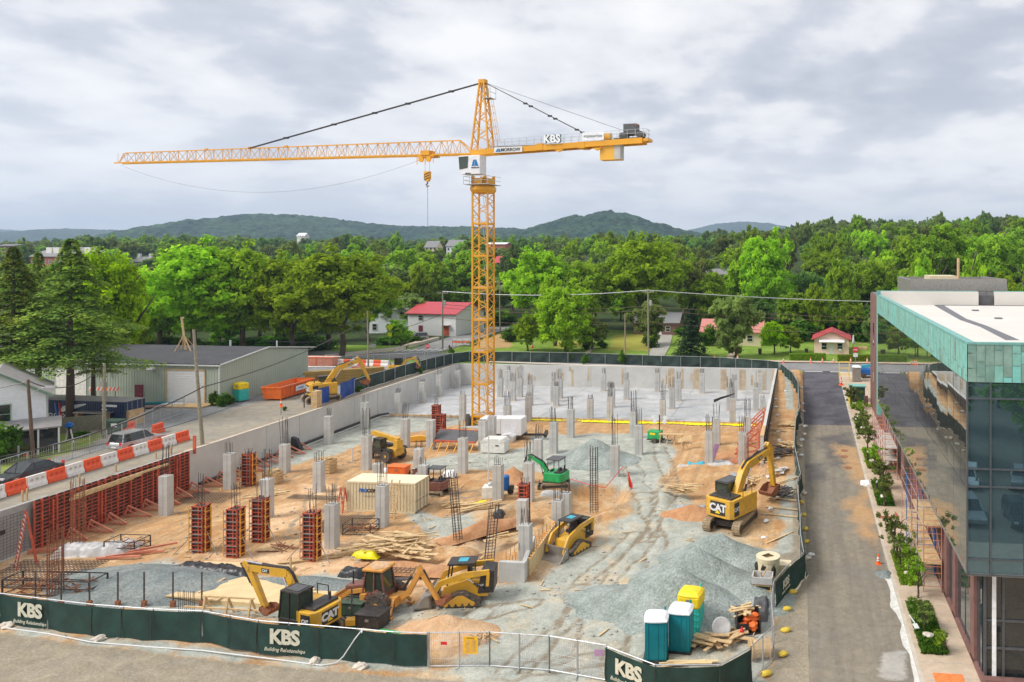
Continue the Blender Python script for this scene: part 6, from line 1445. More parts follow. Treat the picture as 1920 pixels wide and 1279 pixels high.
wire('power line from the pole before the red roofed building into the large corner tree',e__,Vector((-100,135,15)),1.2,.05)
wire('dark drooping service line from the red roofed building pole down to the yard',e__-Vector((0,0,4.5)),Vector((-84,110,9.5)),2.0,.045)
A_,B_,C_=POLES['a'][0],POLES['b'][0],POLES['c'][0]
wire('wire between the lamp pole and the pole before the navy container',B_-Vector((0,0,.1)),C_-Vector((0,0,.2)),1.4,.045)
wire('wire leaving the lamp pole to the left',B_-Vector((0,0,.2)),B_+Vector((-16,-6,-2)),.6,.04)
k_=at(380,726,76.0); k2=at(573,692,120)
wire('black cable sweeping over the yard past the leaning pole to the rear street',k_,POLES['d'][0]-Vector((0,0,1.2)),1.0,.06)
wire('black cable running from the leaning pole past the mesh fence to the left edge',at(0,857,62),k_,.8,.06)
wire('thin cable above the yard running parallel below the black one',at(0,870,58),at(573,700,112),1.5,.035)
wire('wire from the distant pole to the right of the crane up to the side street',f_,e__,.8,.04)
# tarps and barrier posts round the street excavator
for i,(x0,y0,x1,y1) in enumerate(((594,762,627,750),(637,750,666,737))):
    a,b=G(x0,y0,3.8),G(x1,y1,3.8); n=10; vs=[]
    for k in range(n+1):
        p=a.lerp(b,k/n)-a
        for z in (0.05,.8,1.6,2.25): vs.append((p.x+math.sin(k*1.1+z)*.08,p.y+math.sin(k*.7)*.06,z-(.12*math.sin(k/n*pi) if z>2 else 0)))
    o=MB().add(vs,[(k*4+j,(k+1)*4+j,(k+1)*4+j+1,k*4+j+1) for k in range(n) for j in range(3)]).build('blue_tarp','tarpblue',smooth=True,loc=a); tag(o,'blue tarp hung on the left wall fence, %s piece'%('left','right')[i],'tarp')
a=G(583,765,3.8); t=T('timber_stand','timber box frame on the left wall edge beside the blue tarps','timber frame',a); MB().box(0,.8,0,1,0,2.1).build('board','wood2',t); MB().box(-1,-.9,0,.1,0,2.0).box(-1,0,0,.1,1.9,2.0).build('rail','rebar',t)
q=G(527,778,3.8); t=T('traffic_cone','orange cone stuck on top of a rod on the left wall edge','cone',q); MB().tube((0,0,-.2),(0,0,1.0),.03,6).build('rod','rebar',t); MB().lathe([(.02,1.9),(.05,1.85),(.17,1.05),(.24,1.0),(.24,.96)],12).build('cone_body','coneo',t); MB().lathe([(.085,1.65),(.115,1.45)],12).build('band','white',t)
# cones
def cone(x,y,lab,z=None,s=1.):
    p=GG(x,y) if z is None else G(x,y,z); t=T('traffic_cone',lab,'cone',tuple(p),0,'traffic cones',s); MB().lathe([(.03,.92),(.05,.9),(.18,.05),(.2,.04)],14).box(-.24,.24,-.24,.24,0,.05).build('cone_body','coneo',t); MB().lathe([(.098,.66),(.128,.5)],14).lathe([(.142,.42),(.158,.33)],14).build('band','white',t)
for i,x in enumerate((1041,1189,1340,1383,1469,1520,1542,1563,1595,1626,1646)):
    cone(x,677 if x<1450 else 681,'orange cone on the pavement of the back street, %s from the left'%ordw(i),s=1.35 if x in(1041,1383) else 1.15)
cone(1577,723,'orange cone before the blue lift at the far end of the service road',s=1.5); cone(1647,1058,'single orange cone on the service road kerb beside the gravel spill',s=.85); cone(819,628,'orange cone in front of the white building door',s=1.2); cone(333,755,'orange cone before the roller door',3.8); cone(48,855,'orange cone beside the porch of the white house',3.8,.8); cone(998,652,'orange cone behind the rear fence right of the crane',s=1.3)
# ---------------------------------------------------------------- houses behind
q=GG(880,628); t=T('white_building','white block building with a bright red metal roof behind the side street','building',(-80.5,168,q.z),math.radians(-8))
gable(MB(),13,12,5.2,7.4).build('block_wall','white',t); roofmesh(13,12,5.2,7.4,o=.5).build('roof','tinred',t)
MB().box(-10,-8.9,-.08,-.04,.1,2.3).build('door','maroond',t); MB().box(-3.2,-1.8,-.1,-.04,.1,2.4).build('door','formred',t); MB().box(-3.6,-1.4,-.9,-.1,2.5,2.7).build('door_hood','white',t)
win(t,-10,-8.8,3.6,4.6,-.04); 
q=GG(742,640); t=T('white_house','two storey white house with grey hip roof half behind the corner tree','house',(at(764,HY,182).x,at(764,HY,182).y,gz(-98,165)),math.radians(6))
gable(MB(),10,9,6,8.2).build('siding_wall','siding',t); roofmesh(10,9,6,8.2,o=.5).build('roof','roofgrey',t)
for x in (-8.5,-5,-1.8): win(t,x,x+1,3.8,5.2,-.04); win(t,x,x+1,.9,2.3,-.04)
q=GG(1560,664); t=T('small_house','small pale pink house with red metal roof and white awning beyond the hedge','house',(q.x+3.4,q.y,q.z),math.radians(-3))
gable(MB(),7,8.5,3.0,4.5,'y').build('block_wall','pinkwall',t); roofmesh(7,8.5,3.0,4.5,'y',.55).build('roof','tinred',t)
MB().add([(-6,-1.1,2.5),(-.9,-1.1,2.5),(-.9,0,3.0),(-6,0,3.0)],[(0,1,2,3)]).build('awning','white',t); MB().box(-4,-3,-.06,-.03,0,2.1).build('door','trimw',t)
win(t,-5.5,-4.5,.9,2.2,-.04); win(t,-2.3,-1.3,.9,2.2,-.04); MB().box(-2.1,-1.5,-.35,-.06,.7,1.1).build('air_conditioner','offwhite',t)
q=GG(1380,655); t=T('pink_house','low cream house with a pink metal roof half hidden by the juniper','house',(q.x+5,q.y+6,q.z),0)
gable(MB(),13,8,3.2,5.4).build('block_wall','tan',t); roofmesh(13,8,3.2,5.4,o=.6).build('roof','pinkroof',t)
for x in (-12,-8,-3): win(t,x,x+1.1,1,2.3,-.04)
MB().box(-6,-5,-.06,-.03,0,2.1).build('door','white',t)
q=GG(1235,632); t=T('brown_house','dark red brown house at the end of the gravel driveway','house',(q.x+4,q.y+4,q.z),0)
gable(MB(),11,7,3.2,5.2).build('block_wall','brick',t); roofmesh(11,7,3.2,5.2,o=.5).build('roof','roofgrey',t); win(t,-3,-2,.9,2.2,-.04); MB().box(-5,-4,-.06,-.03,0,2.1).build('door','white',t)
q=GG(1545,600); t=T('grey_roof_house','grey roofed house nearly hidden by bushes above the little red roofed house','house',(q.x+6,q.y,q.z),.05)
gable(MB(),15,9,3.4,6.2).build('wall_body','offwhite',t); rf=roofmesh(15,9,3.4,6.2,o=.6).build('roof','roofgrey',t); MB().box(-4,-3.2,3.6,4.6,5,7.4).build('chimney','brickred',rf)
FARH=[(270,505,482,440,20,8,6,9,'roofgrey','brickred','long grey roofed brick block with white chimneys on the far left slope'),(110,520,470,330,34,12,7,9.5,'roofgrey','brickred','large industrial building with pale rooftop units on the far left'),(8,500,458,420,12,10,12,13,'roofdk','brick','dark tall block at the far left edge above the cedars'),
(807,500,452,520,9,8,6,10,'roofgrey','tan','pale yellow gabled house far behind left of the crane'),(851,500,450,520,12,9,7,11,'roofgrey','white','large white house far behind close left of the crane'),(929,500,455,500,14,9,8,9,'pwhite','brickred','red brick block far behind right of the crane'),(563,480,437,800,9,8,2,5,'pwhite','offwhite','white gabled hall far off above the middle trees'),(943,560,481,330,9,8,5,7.5,'tinred','brick','far house with a red roof behind the crane mast'),
(238,600,520,260,10,8,5,8,'brickred','brick','dull red roof glimpsed among trees behind the cedars'),(1350,520,505,330,16,9,5,7.5,'roofgrey','white','white house glimpsed between trees right of the driveway')]
for px,yb,yt,Z,w,d,h,rh,rm,wm,lb in FARH:
    p=at(px,HY,Z); z=CH-(yt-HY)/FP*Z-rh
    t=T('far_house',lb,'house',(p.x+w/2,p.y,z),-.08); 
    MB().box(-w,0,0,d,-9,.0).build('basement',wm,t) if 0 else gable(MB().box(-w+.1,-.1,.1,d-.1,-12,0),w,d,h,rh).build('wall_body',wm,t); roofmesh(w,d,h,rh,o=.6).build('roof',rm,t)
    for i in range(int(w/3)):
        for zz_ in ((1.0,3.8) if h>5.5 else (1.2,)): win(t,-w+1+i*3,-w+2.3+i*3,zz_,zz_+1.5,-.05)
    if 'chimneys' in lb:
        for x in (-18,-10,-1.5): MB().box(x-.8,x+.8,3,4.2,7,11).build('chimney','white',t)
    if 'units' in lb:
        for x in (-28,-24,-12,-7): MB().box(x-1.5,x+1.5,3,6,7,11).build('rooftop_unit','offwhite',t)
q=GG(1412,664); 
# signs
def post_sign(label,p,shape,m,h=2.2,txt=None,s=.38,cat='sign',tcol='white'):
    t=T('street_sign',label,cat,tuple(p)); MB().tube((0,0,0),(0,0,h),.035,6).build('post','galv',t)
    if shape=='oct': b=MB().prism([(s*math.cos(pi/8+i*pi/4),h+.0+s*math.sin(pi/8+i*pi/4)) for i in range(8)],-.06,-.04)
    elif shape=='dia': b=MB().prism([(0,h-s),(s,h),(0,h+s),(-s,h)],-.06,-.04)
    else: b=MB().box(-s,s,-.06,-.04,h-s*.8,h+s*.8)
    b=b.build('sign_plate',m,t)
    if txt: text(txt,s*.62,tcol,b,(0,-.065,h),(pi/2,0,0),.003,.01)
    return t
post_sign('red stop sign at the crossing left of the crane',GG(802,676),'oct','signred',2.6,'STOP',.42)
t=post_sign('red stop sign with no turn plate below at the end of the service road',GG(1604,687),'oct','signred',3.0,'STOP',.5); MB().box(-.4,.4,-.06,-.04,1.7,2.4).build('lower_plate','white',t)
t=post_sign('tall yellow green diamond crossing sign at the street corner',GG(731,656),'dia','fluoro',4.6,None,.75); MB().box(-.45,.45,-.06,-.04,2.7,3.5).build('lower_plate','fluoro',t)
post_sign('small white notice board on the lawn edge by the vine draped tree',GG(1058,655),'sq','white',1.8,None,.3); post_sign('white and red square sign before the yard barriers',GG(700,664),'sq','white',1.6,None,.5)
q=GG(861,652); t=T('striped_barricade','red and white striped barricades stacked beside the side street','barricade',tuple(q))
for i,(x,y) in enumerate(((0,0),(1.2,.5),(-1.0,.6))): 
    for z in (.5,1.0,1.5): MB().box(x-.9,x+.9,y,y+.04,z,z+.3).build('board','white' if (z*2)%2 else 'coneo',t)
    MB().beam((x-.7,y,0),(x-.7,y,1.7),.07).beam((x+.7,y,0),(x+.7,y,1.7),.07).build('leg','steel',t)
q=GG(834,655); t=T('fire_hydrant','dark red hydrant beside the transformer pole left of the crane','hydrant',(q.x+1,q.y,q.z)); MB().lathe([(.18,0),(.15,.1),(.14,.6),(.2,.62),(.14,.8),(.03,.92)],10).build('barrel','maroond',t); MB().tube((-.28,0,.5),(.28,0,.5),.07,8).build('outlets','maroond',t)
q=GG(980,655)
for i,(x,y,lb) in enumerate(((1320,662,'black wheeled bin behind the spruce'),(1425,664,'black wheeled bin right of the juniper'),(1512,664,'dark green wheeled bin left of the little red roofed house'))):
    q=GG(x,y); t=T('wheeled_bin',lb,'bin',tuple(q)); MB().prism([(-.3,0.05),(.3,0.05),(.36,1.05),(-.36,1.05)],-.35,.35).build('bin_body','black',t); MB().box(-.4,.4,-.42,.4,1.05,1.13).build('lid','greenbox',t)
# garden umbrella and stone wall
q=GG(1600,652); t=T('garden_umbrella','closed pale green umbrella on the deck beside the little red roofed house','umbrella',tuple(q)); MB().lathe([(.05,.3),(.3,.9),(.12,2.6),(.02,2.8)],8).build('canopy','pwhite',t); MB().tube((0,0,0),(0,0,.9),.04,6).build('pole','galv',t)
q=GG(1612,655); t=T('garden_deck','low timber deck with railing right of the little red roofed house','deck',tuple(q)); MB().box(-1.5,1.5,-1,1,0,.5).build('platform','wood2',t); m=MB()
for x in (-1.5,-.5,.5,1.5): m.beam((x,-1,.5),(x,-1,1.4),.08)
m.beam((-1.5,-1,1.4),(1.5,-1,1.4),.08); m.build('railing','wood2',t)
a,b=GG(610,672),GG(760,655); m=MB(); n=16
for i in range(n): p=a.lerp(b,i/n)-a; q=a.lerp(b,(i+1)/n)-a; m.beam(p+Vector((0,0,.3)),q+Vector((0,0,.3)),.4,.7)
tag(m.build('stone_wall','stone',loc=a),'low stone wall along the street corner below the white houses','wall')
a,b=GG(765,652),GG(822,637); tag(MB().beam((0,0,.25),b-a+Vector((0,0,.25)),.4,.7).build('stone_wall','stone',loc=a),'low brown wall rising beside the side street pavement','wall')
# ---------------------------------------------------------------- foliage
def cards(pos,nrm,size,rs,asp=.6):
    n=len(pos); r=rs.normal(size=(n,3)); a=np.cross(nrm,r); a/=np.linalg.norm(a,axis=1,keepdims=True)+1e-9; b=np.cross(nrm,a); b/=np.linalg.norm(b,axis=1,keepdims=True)+1e-9
    s=(size*rs.uniform(.6,1.3,n))[:,None]; a*=s; b*=s*asp
    return np.stack([pos-a,pos-b*1.0,pos+a,pos+b],1).reshape(-1,3)
def quadmesh(name,V,v,m):
    n=len(V)//4; me=bpy.data.meshes.new(name); me.vertices.add(len(V)); me.vertices.foreach_set('co',V.astype(np.float32).ravel())
    me.loops.add(n*4); me.loops.foreach_set('vertex_index',np.arange(n*4,dtype=np.int32)); me.polygons.add(n); me.polygons.foreach_set('loop_start',np.arange(0,n*4,4,dtype=np.int32)); me.polygons.foreach_set('loop_total',np.full(n,4,dtype=np.int32))
    me.update(); a=me.attributes.new('v','FLOAT','POINT'); a.data.foreach_set('value',np.repeat(v,4).astype(np.float32)); me.materials.append(MATS[m]); return me
def crown(name,seed,m,lobes=9,clumps=80,per=95,leaf=.075,spread=.13,shape='round',flat=1):
    rs=np.random.RandomState(seed); P=[];Nn=[];Vv=[]
    lc=[]
    for i in range(lobes):
        d=rs.normal(size=3); d/=np.linalg.norm(d); r=rs.uniform(.3,.62); c=d*r
        if shape=='round': c[2]=c[2]*.9+.02
        if shape=='tall': c=c*[.7,.7,1.15]
        lc.append((c,rs.uniform(.30,.48)*(1.1-.35*max(0,c[2]))))
    lc.append((np.array([0,0,.0]),.55))
    for i in range(clumps):
        c,r=lc[i%len(lc)]; d=rs.normal(size=3); d[2]=d[2]*.9+.25; d/=np.linalg.norm(d); q=c+d*r*rs.uniform(.6,1.15); sp=spread*rs.uniform(.7,1.3); nl=int(per*rs.uniform(.6,1.3))
        o=rs.normal(size=(nl,3)); o/=np.linalg.norm(o,axis=1,keepdims=True); o*=(rs.uniform(0,1,nl)**.75)[:,None]*sp*1.25; o[:,2]*=.8
        P.append(q+o); nn_=o/sp*.5+d*.5+rs.normal(size=(nl,3))*.6+[0,0,.45]; Nn.append(nn_)
        Vv.append(np.clip(.45+rs.normal()*.17+rs.normal(size=nl)*.13,0,1))
    P=np.concatenate(P);Nn=np.concatenate(Nn);Nn/=np.linalg.norm(Nn,axis=1,keepdims=True)
    return quadmesh(name,cards(P,Nn,leaf,rs),np.concatenate(Vv),m)
def conifer(name,seed,m,levels=26,br=9,per=42,cedar=True,leaf=.03):
    rs=np.random.RandomState(seed); P=[];Nn=[];Vv=[]
    for l in range(levels):
        f=l/levels; z=.10+.9*f if cedar else .05+.95*f; R_=(1-f)**(.95 if cedar else .9)*rs.uniform(.78,1.08)+.025
        for k in range(br):
            a=rs.uniform(0,2*pi); L_=R_*rs.uniform(.65,1.1); n=int(per*(.35+L_)); t=rs.uniform(.12,1,n)**.8
            lat=rs.normal(size=n)*.13*np.sin(np.clip(t,0,1)*pi*.85+.2)*L_*1.3
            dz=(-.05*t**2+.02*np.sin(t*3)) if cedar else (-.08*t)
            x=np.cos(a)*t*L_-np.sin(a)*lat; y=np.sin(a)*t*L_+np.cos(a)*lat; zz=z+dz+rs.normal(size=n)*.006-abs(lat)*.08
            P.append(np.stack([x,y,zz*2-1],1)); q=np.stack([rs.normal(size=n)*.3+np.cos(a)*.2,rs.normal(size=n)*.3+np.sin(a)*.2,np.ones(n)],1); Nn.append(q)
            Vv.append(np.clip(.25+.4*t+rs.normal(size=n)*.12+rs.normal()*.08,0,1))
    P=np.concatenate(P);Nn=np.concatenate(Nn);Nn/=np.linalg.norm(Nn,axis=1,keepdims=True)
    return quadmesh(name,cards(P,Nn,leaf,rs,.5),np.concatenate(Vv),m)
CR={}
for nm,m_ in (('A','leafA'),('B','leafB'),('C','leafC'),('D','leafD'),('Y','brightleaf')):
    CR[nm]=[crown('crown',hash(nm)%7+i*13+ord(nm),m_,9+i,150,60,.062,.13) for i in range(2)]
for nm,m_ in (('hA','leafA'),('hB','leafB'),('hY','brightleaf'),('hC','leafC')):
    CR[nm]=[crown('crown',ord(nm[1])+i*7,m_,14,420,62,.037,.095) for i in range(2)]
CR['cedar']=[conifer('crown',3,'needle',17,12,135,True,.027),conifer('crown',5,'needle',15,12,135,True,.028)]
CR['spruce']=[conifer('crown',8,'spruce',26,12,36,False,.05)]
CR['shrub']=[crown('leaves',40+i,'shrubleaf',5,26,60,.13,.3) for i in range(2)]
CR['juniper']=[crown('crown',61,'dryleaf',9,100,90,.06,.14,'tall'),crown('crown',62,'leafD',9,100,90,.06,.14,'tall')]
CR['thin']=[crown('crown',71,'leafA',8,34,26,.07,.12),crown('crown',72,'leafD',8,40,50,.06,.13)]
CR['yucca']=[crown('leaves',81,'yucca',5,26,60,.13,.3)]
def trunkmesh(seed,conif=False):
    R=random.Random(seed); m=MB(); 
    if conif: m.tube((0,0,-.02),(0,0,.97),.022,8,.003); return m
    p=Vector((0,0,-.02)); r=.030; pts=[p]
    for k in range(4): q=p+Vector((R.uniform(-.02,.02),R.uniform(-.02,.02),.13)); m.tube(p,q,r,8,r*.85); p=q; r*=.85; pts.append(q)
    for k in range(7):
        a=2*pi*k/7+R.uniform(-.3,.3); s=pts[2+k%3]; q=s+Vector((math.cos(a)*.14,math.sin(a)*.14,R.uniform(.12,.22))); m.tube(s,q,.013,6,.009)
        e_=q+Vector((math.cos(a)*.12,math.sin(a)*.12,R.uniform(.08,.2))); m.tube(q,e_,.009,5,.003)
    return m
def mkmesh(mb,name,m):
    o=mb.build(name,m,smooth=True); me=o.data; bpy.data.objects.remove(o); return me
TK=[mkmesh(trunkmesh(i),'trunk','bark') for i in range(3)]; TKc=mkmesh(trunkmesh(9,True),'trunk','bark')
def tree(x,y,z,H_,R_,kind,label,name='broadleaf_tree',cat='tree',group=None,lo=.10,i=None):
    i=RND.randrange(99) if i is None else i
    t=T(name,label,cat,(x,y,z),RND.uniform(0,6.28),group)
    con=kind in ('cedar','spruce')
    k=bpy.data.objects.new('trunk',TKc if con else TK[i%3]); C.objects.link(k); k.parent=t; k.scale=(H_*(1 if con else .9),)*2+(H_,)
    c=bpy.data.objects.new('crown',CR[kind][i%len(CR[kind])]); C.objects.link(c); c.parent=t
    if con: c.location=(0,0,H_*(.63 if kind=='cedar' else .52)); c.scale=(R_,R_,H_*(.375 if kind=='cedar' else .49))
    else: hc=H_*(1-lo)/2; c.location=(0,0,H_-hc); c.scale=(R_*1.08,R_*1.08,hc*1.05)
    return t
def ptree(px,yb,yt,w,kind,label,**k):
    p=GG(px,yb); Z=depth(p.x,p.y); H_=CH-(yt-HY)/FP*Z-p.z; return tree(p.x,p.y,p.z,H_,w/2*Z/FP,kind,label,**k)
OCC=[]
NEAR=[
(132,796,442,285,'cedar','tall dark cedar with layered drooping boughs in front of the navy container','cedar_tree'),
(25,800,458,235,'cedar','broad yellowish cedar at the left edge of the photo behind the white house','cedar_tree'),
(72,775,466,150,'cedar','green cedar between the two larger cedars at the left','cedar_tree'),
(175,765,560,110,'cedar','short cedar filling in right of the tall dark cedar','cedar_tree'),
(212,720,448,165,'hY','bright yellow green tree beside the cedars','broadleaf_tree'),
(232,690,560,90,'hY','low bright green tree at the left end of the warehouse roof','broadleaf_tree'),
(360,672,443,235,'hB','large dense green tree behind the wooden prop on the warehouse roof','broadleaf_tree'),
(300,668,470,150,'hA','darker tree at the left end of the row behind the warehouse','broadleaf_tree'),
(455,668,450,180,'hB','tall green tree behind the middle of the warehouse roof','broadleaf_tree'),
(545,668,470,165,'hB','lighter green tree behind the warehouse gable','broadleaf_tree'),
(640,670,458,225,'hB','large spreading tree over the street corner, trunk beside the red barriers','broadleaf_tree'),
(690,640,500,110,'A','tree filling the gap right of the large corner tree','broadleaf_tree'),
(752,652,596,62,'A','small rounded street tree before the white house behind the parked cars','small_tree'),
(760,622,548,95,'D','drooping olive tree left of the red roofed white building','broadleaf_tree'),
(800,596,478,85,'hB','bright leafy tree above the red metal roof','broadleaf_tree'),
(725,600,470,120,'D','olive green tree behind the white house gable','broadleaf_tree'),
(860,592,465,110,'A','dark tree directly left of the crane mast','broadleaf_tree'),
(920,600,505,100,'D','soft olive tree just right of the crane mast','broadleaf_tree'),
(990,658,584,64,'hB','vine covered shrubby tree at the left end of the lawn','broadleaf_tree'),
(1062,660,522,135,'hB','tall vine draped tree in front of the lawn, left of the lone brown post','broadleaf_tree'),
(1110,655,585,70,'D','dull olive bush tree at the right foot of the vine draped tree','broadleaf_tree'),
(1010,625,456,155,'hB','large bright tree right of the crane behind the vine draped tree','broadleaf_tree'),
(1110,620,462,140,'hA','large tree behind the middle of the power line','broadleaf_tree'),
(1212,618,436,180,'hB','tallest bright green tree above the transformer pole','broadleaf_tree'),
(1305,610,442,105,'thin','sparse half dead tree with bare branches right of the tallest bright tree','broadleaf_tree'),
(1330,615,500,110,'hA','ivy covered tree under the sparse half dead tree','broadleaf_tree'),
(1440,612,424,130,'hB','tall tree standing above the pink roofed house','broadleaf_tree'),
(1513,600,484,78,'C','dark rounded tree right of the tall tree over the pink roof','broadleaf_tree'),
(1213,648,552,80,'juniper','brownish olive tree behind the transformer pole','broadleaf_tree'),
(1295,668,560,80,'spruce','blue green spruce on the lawn beside the gravel driveway','spruce_tree'),
(1380,670,533,112,'juniper','broad olive juniper in front of the pink roofed house','juniper_tree'),
(1452,664,598,62,'Y','small yellow green tree between juniper and the little red roofed house','small_tree'),
(1483,662,608,60,'A','small green tree left of the little red roofed house','small_tree'),
(1573,610,494,70,'B','light green tree behind the little red roofed house','broadleaf_tree'),
(1650,610,462,120,'hA','leafy tree behind the far left corner of the copper building','broadleaf_tree'),
(1700,590,440,120,'A','tree rising behind the copper building left of the big right hand trees','broadleaf_tree'),
(1765,590,404,150,'hA','tall bright tree behind the roof screen of the copper building','broadleaf_tree'),
(1850,590,408,140,'hA','second tall bright tree, behind the roof at the right edge','broadleaf_tree'),
(1915,580,432,110,'B','yellow green tree at the right edge of the photo','broadleaf_tree'),
(1810,575,505,130,'A','low rounded tree top behind the roof screen','broadleaf_tree'),
(1590,640,560,60,'A','green tree above the hedge behind the little red roofed house','broadleaf_tree'),
(1640,650,570,60,'C','dark tree close behind the corner of the copper building','broadleaf_tree'),
(1905,560,520,60,'D','pale shrub like tree top at the right edge above the white roof','broadleaf_tree'),
]
for n in NEAR:
    t_=ptree(*n[:6],name=n[6],**({'lo':.02} if 'vine' in n[5] or 'shrub' in n[5] or 'bush' in n[5] or n[4]=='juniper' or 'ivy' in n[5] else {})); p=t_.location; OCC.append((p.x,p.y,n[3]/2*depth(p.x,p.y)/FP))
# shrubs and hedges
def shrub(px,yb,w,h,label,kind='shrub',name='shrub',z=None,group=None):
    p=GG(px,yb) if z is None else G(px,yb,z); t=bpy.data.objects.new(name,CR[kind][px%len(CR[kind])]); C.objects.link(t); Z=depth(p.x,p.y); R_=w/2*Z/FP; hh=h*Z/FP
    t.location=(p.x,p.y,p.z+hh*.4); t.scale=(R_*1.1,R_*1.1,hh*.6); t.rotation_euler[2]=px; tag(t,label,'shrub',group); return t
for a in [(1127,652,26,14,'clipped dark round bush on the lawn left of the brown post'),(1222,652,30,24,'dark bush at the foot of the transformer pole','shrub'),(1100,655,22,20,'dark green bush at the edge of the vine draped tree'),
 (420,762,26,26,'bright green weed bush at the warehouse corner door'),(403,760,22,26,'bright green weed bush left of the warehouse corner'),(432,758,20,16,'low bright weeds between warehouse corner and yellow toilet'),
 (308,650,60,22,'pale spiky yucca like bush behind the warehouse roof','yucca'),(1072,680,16,18,'light green sapling poking over the rear fence, leftmost'),(1099,684,18,20,'light green sapling in front of the rear fence, second'),(1165,684,18,26,'taller light green sapling in front of the rear fence beside the brown post'),
 (680,722,14,20,'light green sapling on the left wall top fence beside the blue tarp'),(788,700,10,10,'small weed on the left wall top near the crane side corner'),(752,703,8,8,'tiny weed below the left wall fence'),(672,735,14,12,'weeds at the end of the blue tarp'),
 (0,868,60,75,'dark conifer shrub at the lower left corner before the white house'),(845,668,14,16,'weed bush left of the mast behind the rear fence'),(150,820,30,12,'low flower bed bush beside the pole before the navy container'),(535,770,10,8,'tuft of weeds on the left wall top beside the cone pole'),(730,645,60,14,'row of low dark bushes behind the stone wall'),(780,640,30,10,'low bush left of the black car')]:
    shrub(*a)
for k,(x,y,w,h) in enumerate([(1500,640,60,42),(1540,632,70,52),(1590,636,60,50),(1620,640,50,50),(1470,630,50,40),(1560,610,60,40),(1610,612,50,40),(1505,610,50,40),(300,662,90,34),(360,664,90,30),(440,664,90,30),(520,662,90,30),(570,660,80,34),(200,680,90,60),(960,640,40,30),(940,610,70,28),(1290,640,50,30),(1330,648,40,40),(1420,640,40,40),(255,665,80,30),(600,655,70,24),(500,650,80,20),(1660,620,60,60),(1700,600,60,40)]):
    shrub(x,y,w,h,'dense green undergrowth bush among the trees and houses beyond the street',group='undergrowth bushes beyond the street')
def hedge(x0,x1,yb,h,label,zo=0):
    a,b=GG(x0,yb),GG(x1,yb); rs=np.random.RandomState(x0); L_=(b-a).length; n=int(L_*900); hh=h
    P=np.stack([rs.uniform(0,L_,n),rs.uniform(-.6,.6,n),rs.uniform(0,hh,n)],1); side=rs.randint(0,3,n); P[side==0,1]=-.6+rs.uniform(-.06,.06,(side==0).sum()); P[side==1,2]=hh+rs.uniform(-.07,.07,(side==1).sum())
    Nn=rs.normal(size=(n,3))*.5; Nn[side==0]+=[0,-1,.3]; Nn[side==1]+=[0,0,1]; Nn/=np.linalg.norm(Nn,axis=1,keepdims=True)
    me=quadmesh('hedge',cards(P,Nn,.11,rs),np.clip(rs.normal(size=n)*.15+.35,0,1),'leafA'); o=bpy.data.objects.new('hedge',me); C.objects.link(o); o.location=a; o.rotation_euler[2]=math.atan2((b-a).y,(b-a).x); tag(o,label,'hedge')
hedge(1480,1548,676,1.3,'clipped hedge in front of the little red roofed house, left piece'); hedge(1570,1700,679,1.3,'clipped hedge right of the little house path, behind the stop sign')
# ---- distant wooded slopes
WIN=[(245,292,484,500),(52,160,492,560),(794,820,466,480),(834,868,469,480),(918,942,466,480),(553,572,437,640),(0,26,456,620),(1120,1128,420,0),(1338,1372,520,300),(1500,1560,560,0),(240,262,520,420),(880,930,492,330)]
HOUSEX=[(790,985,205),(1120,1480,182),(1490,1700,168),(650,790,190),(150,700,150),(-200,150,150)]
def fits(X,Y,r):
    for a,b,c in OCC:
        if (X-a)**2+(Y-b)**2<(c*.5+r*.45)**2: return False
    return True
rows=[];Z=152
while Z<1050: rows.append(Z); Z*=1.105
ind=[];far=[];R=random.Random(77)
for Z in rows:
    X=-1.02*Z-15; x=-60
    w=9.5+Z*.006; px=-50
    while px<1980:
        px+=w*R.uniform(.8,1.25)/Z*FP
        ZZ=Z*R.uniform(.95,1.05); p=at(px,HY,ZZ); 
        lim=max([0]+[c for a,b,c in HOUSEX if a<px<b])
        if ZZ<lim: continue
        r=w*.5*R.choice((.7,.9,1.1,1.5))*R.uniform(.9,1.1); g=gz(p.x,p.y); H_=R.choice((9,12,14.5,16,19))*R.uniform(.9,1.1)+(2.5 if px>1450 else 0)
        for a,b,yl,zl in WIN:
            if a-4<px<b+4 and ZZ<zl: H_=min(H_,CH-(yl-HY)/FP*ZZ-g); r=min(r,H_*.45)
        if H_<3 or not fits(p.x,p.y,r): continue
        k=R.choice('AABBCDDABA') if Z<420 else R.choice('AACDDAC')
        (ind if len(ind)<235 else far).append((p.x,p.y,g,H_,r,k))
LB={'A':'mid green leafy tree in the woods beyond the streets','B':'light green leafy tree in the woods beyond the streets','C':'dark green leafy tree in the woods beyond the streets','D':'olive green leafy tree in the woods beyond the streets'}
for x,y,z,h,r,k in ind: tree(x,y,z,h,r,k,LB[k],'woodland_tree','tree','woodland trees of one green beyond the streets: '+{'A':'mid','B':'light','C':'dark','D':'olive'}[k],lo=.1)
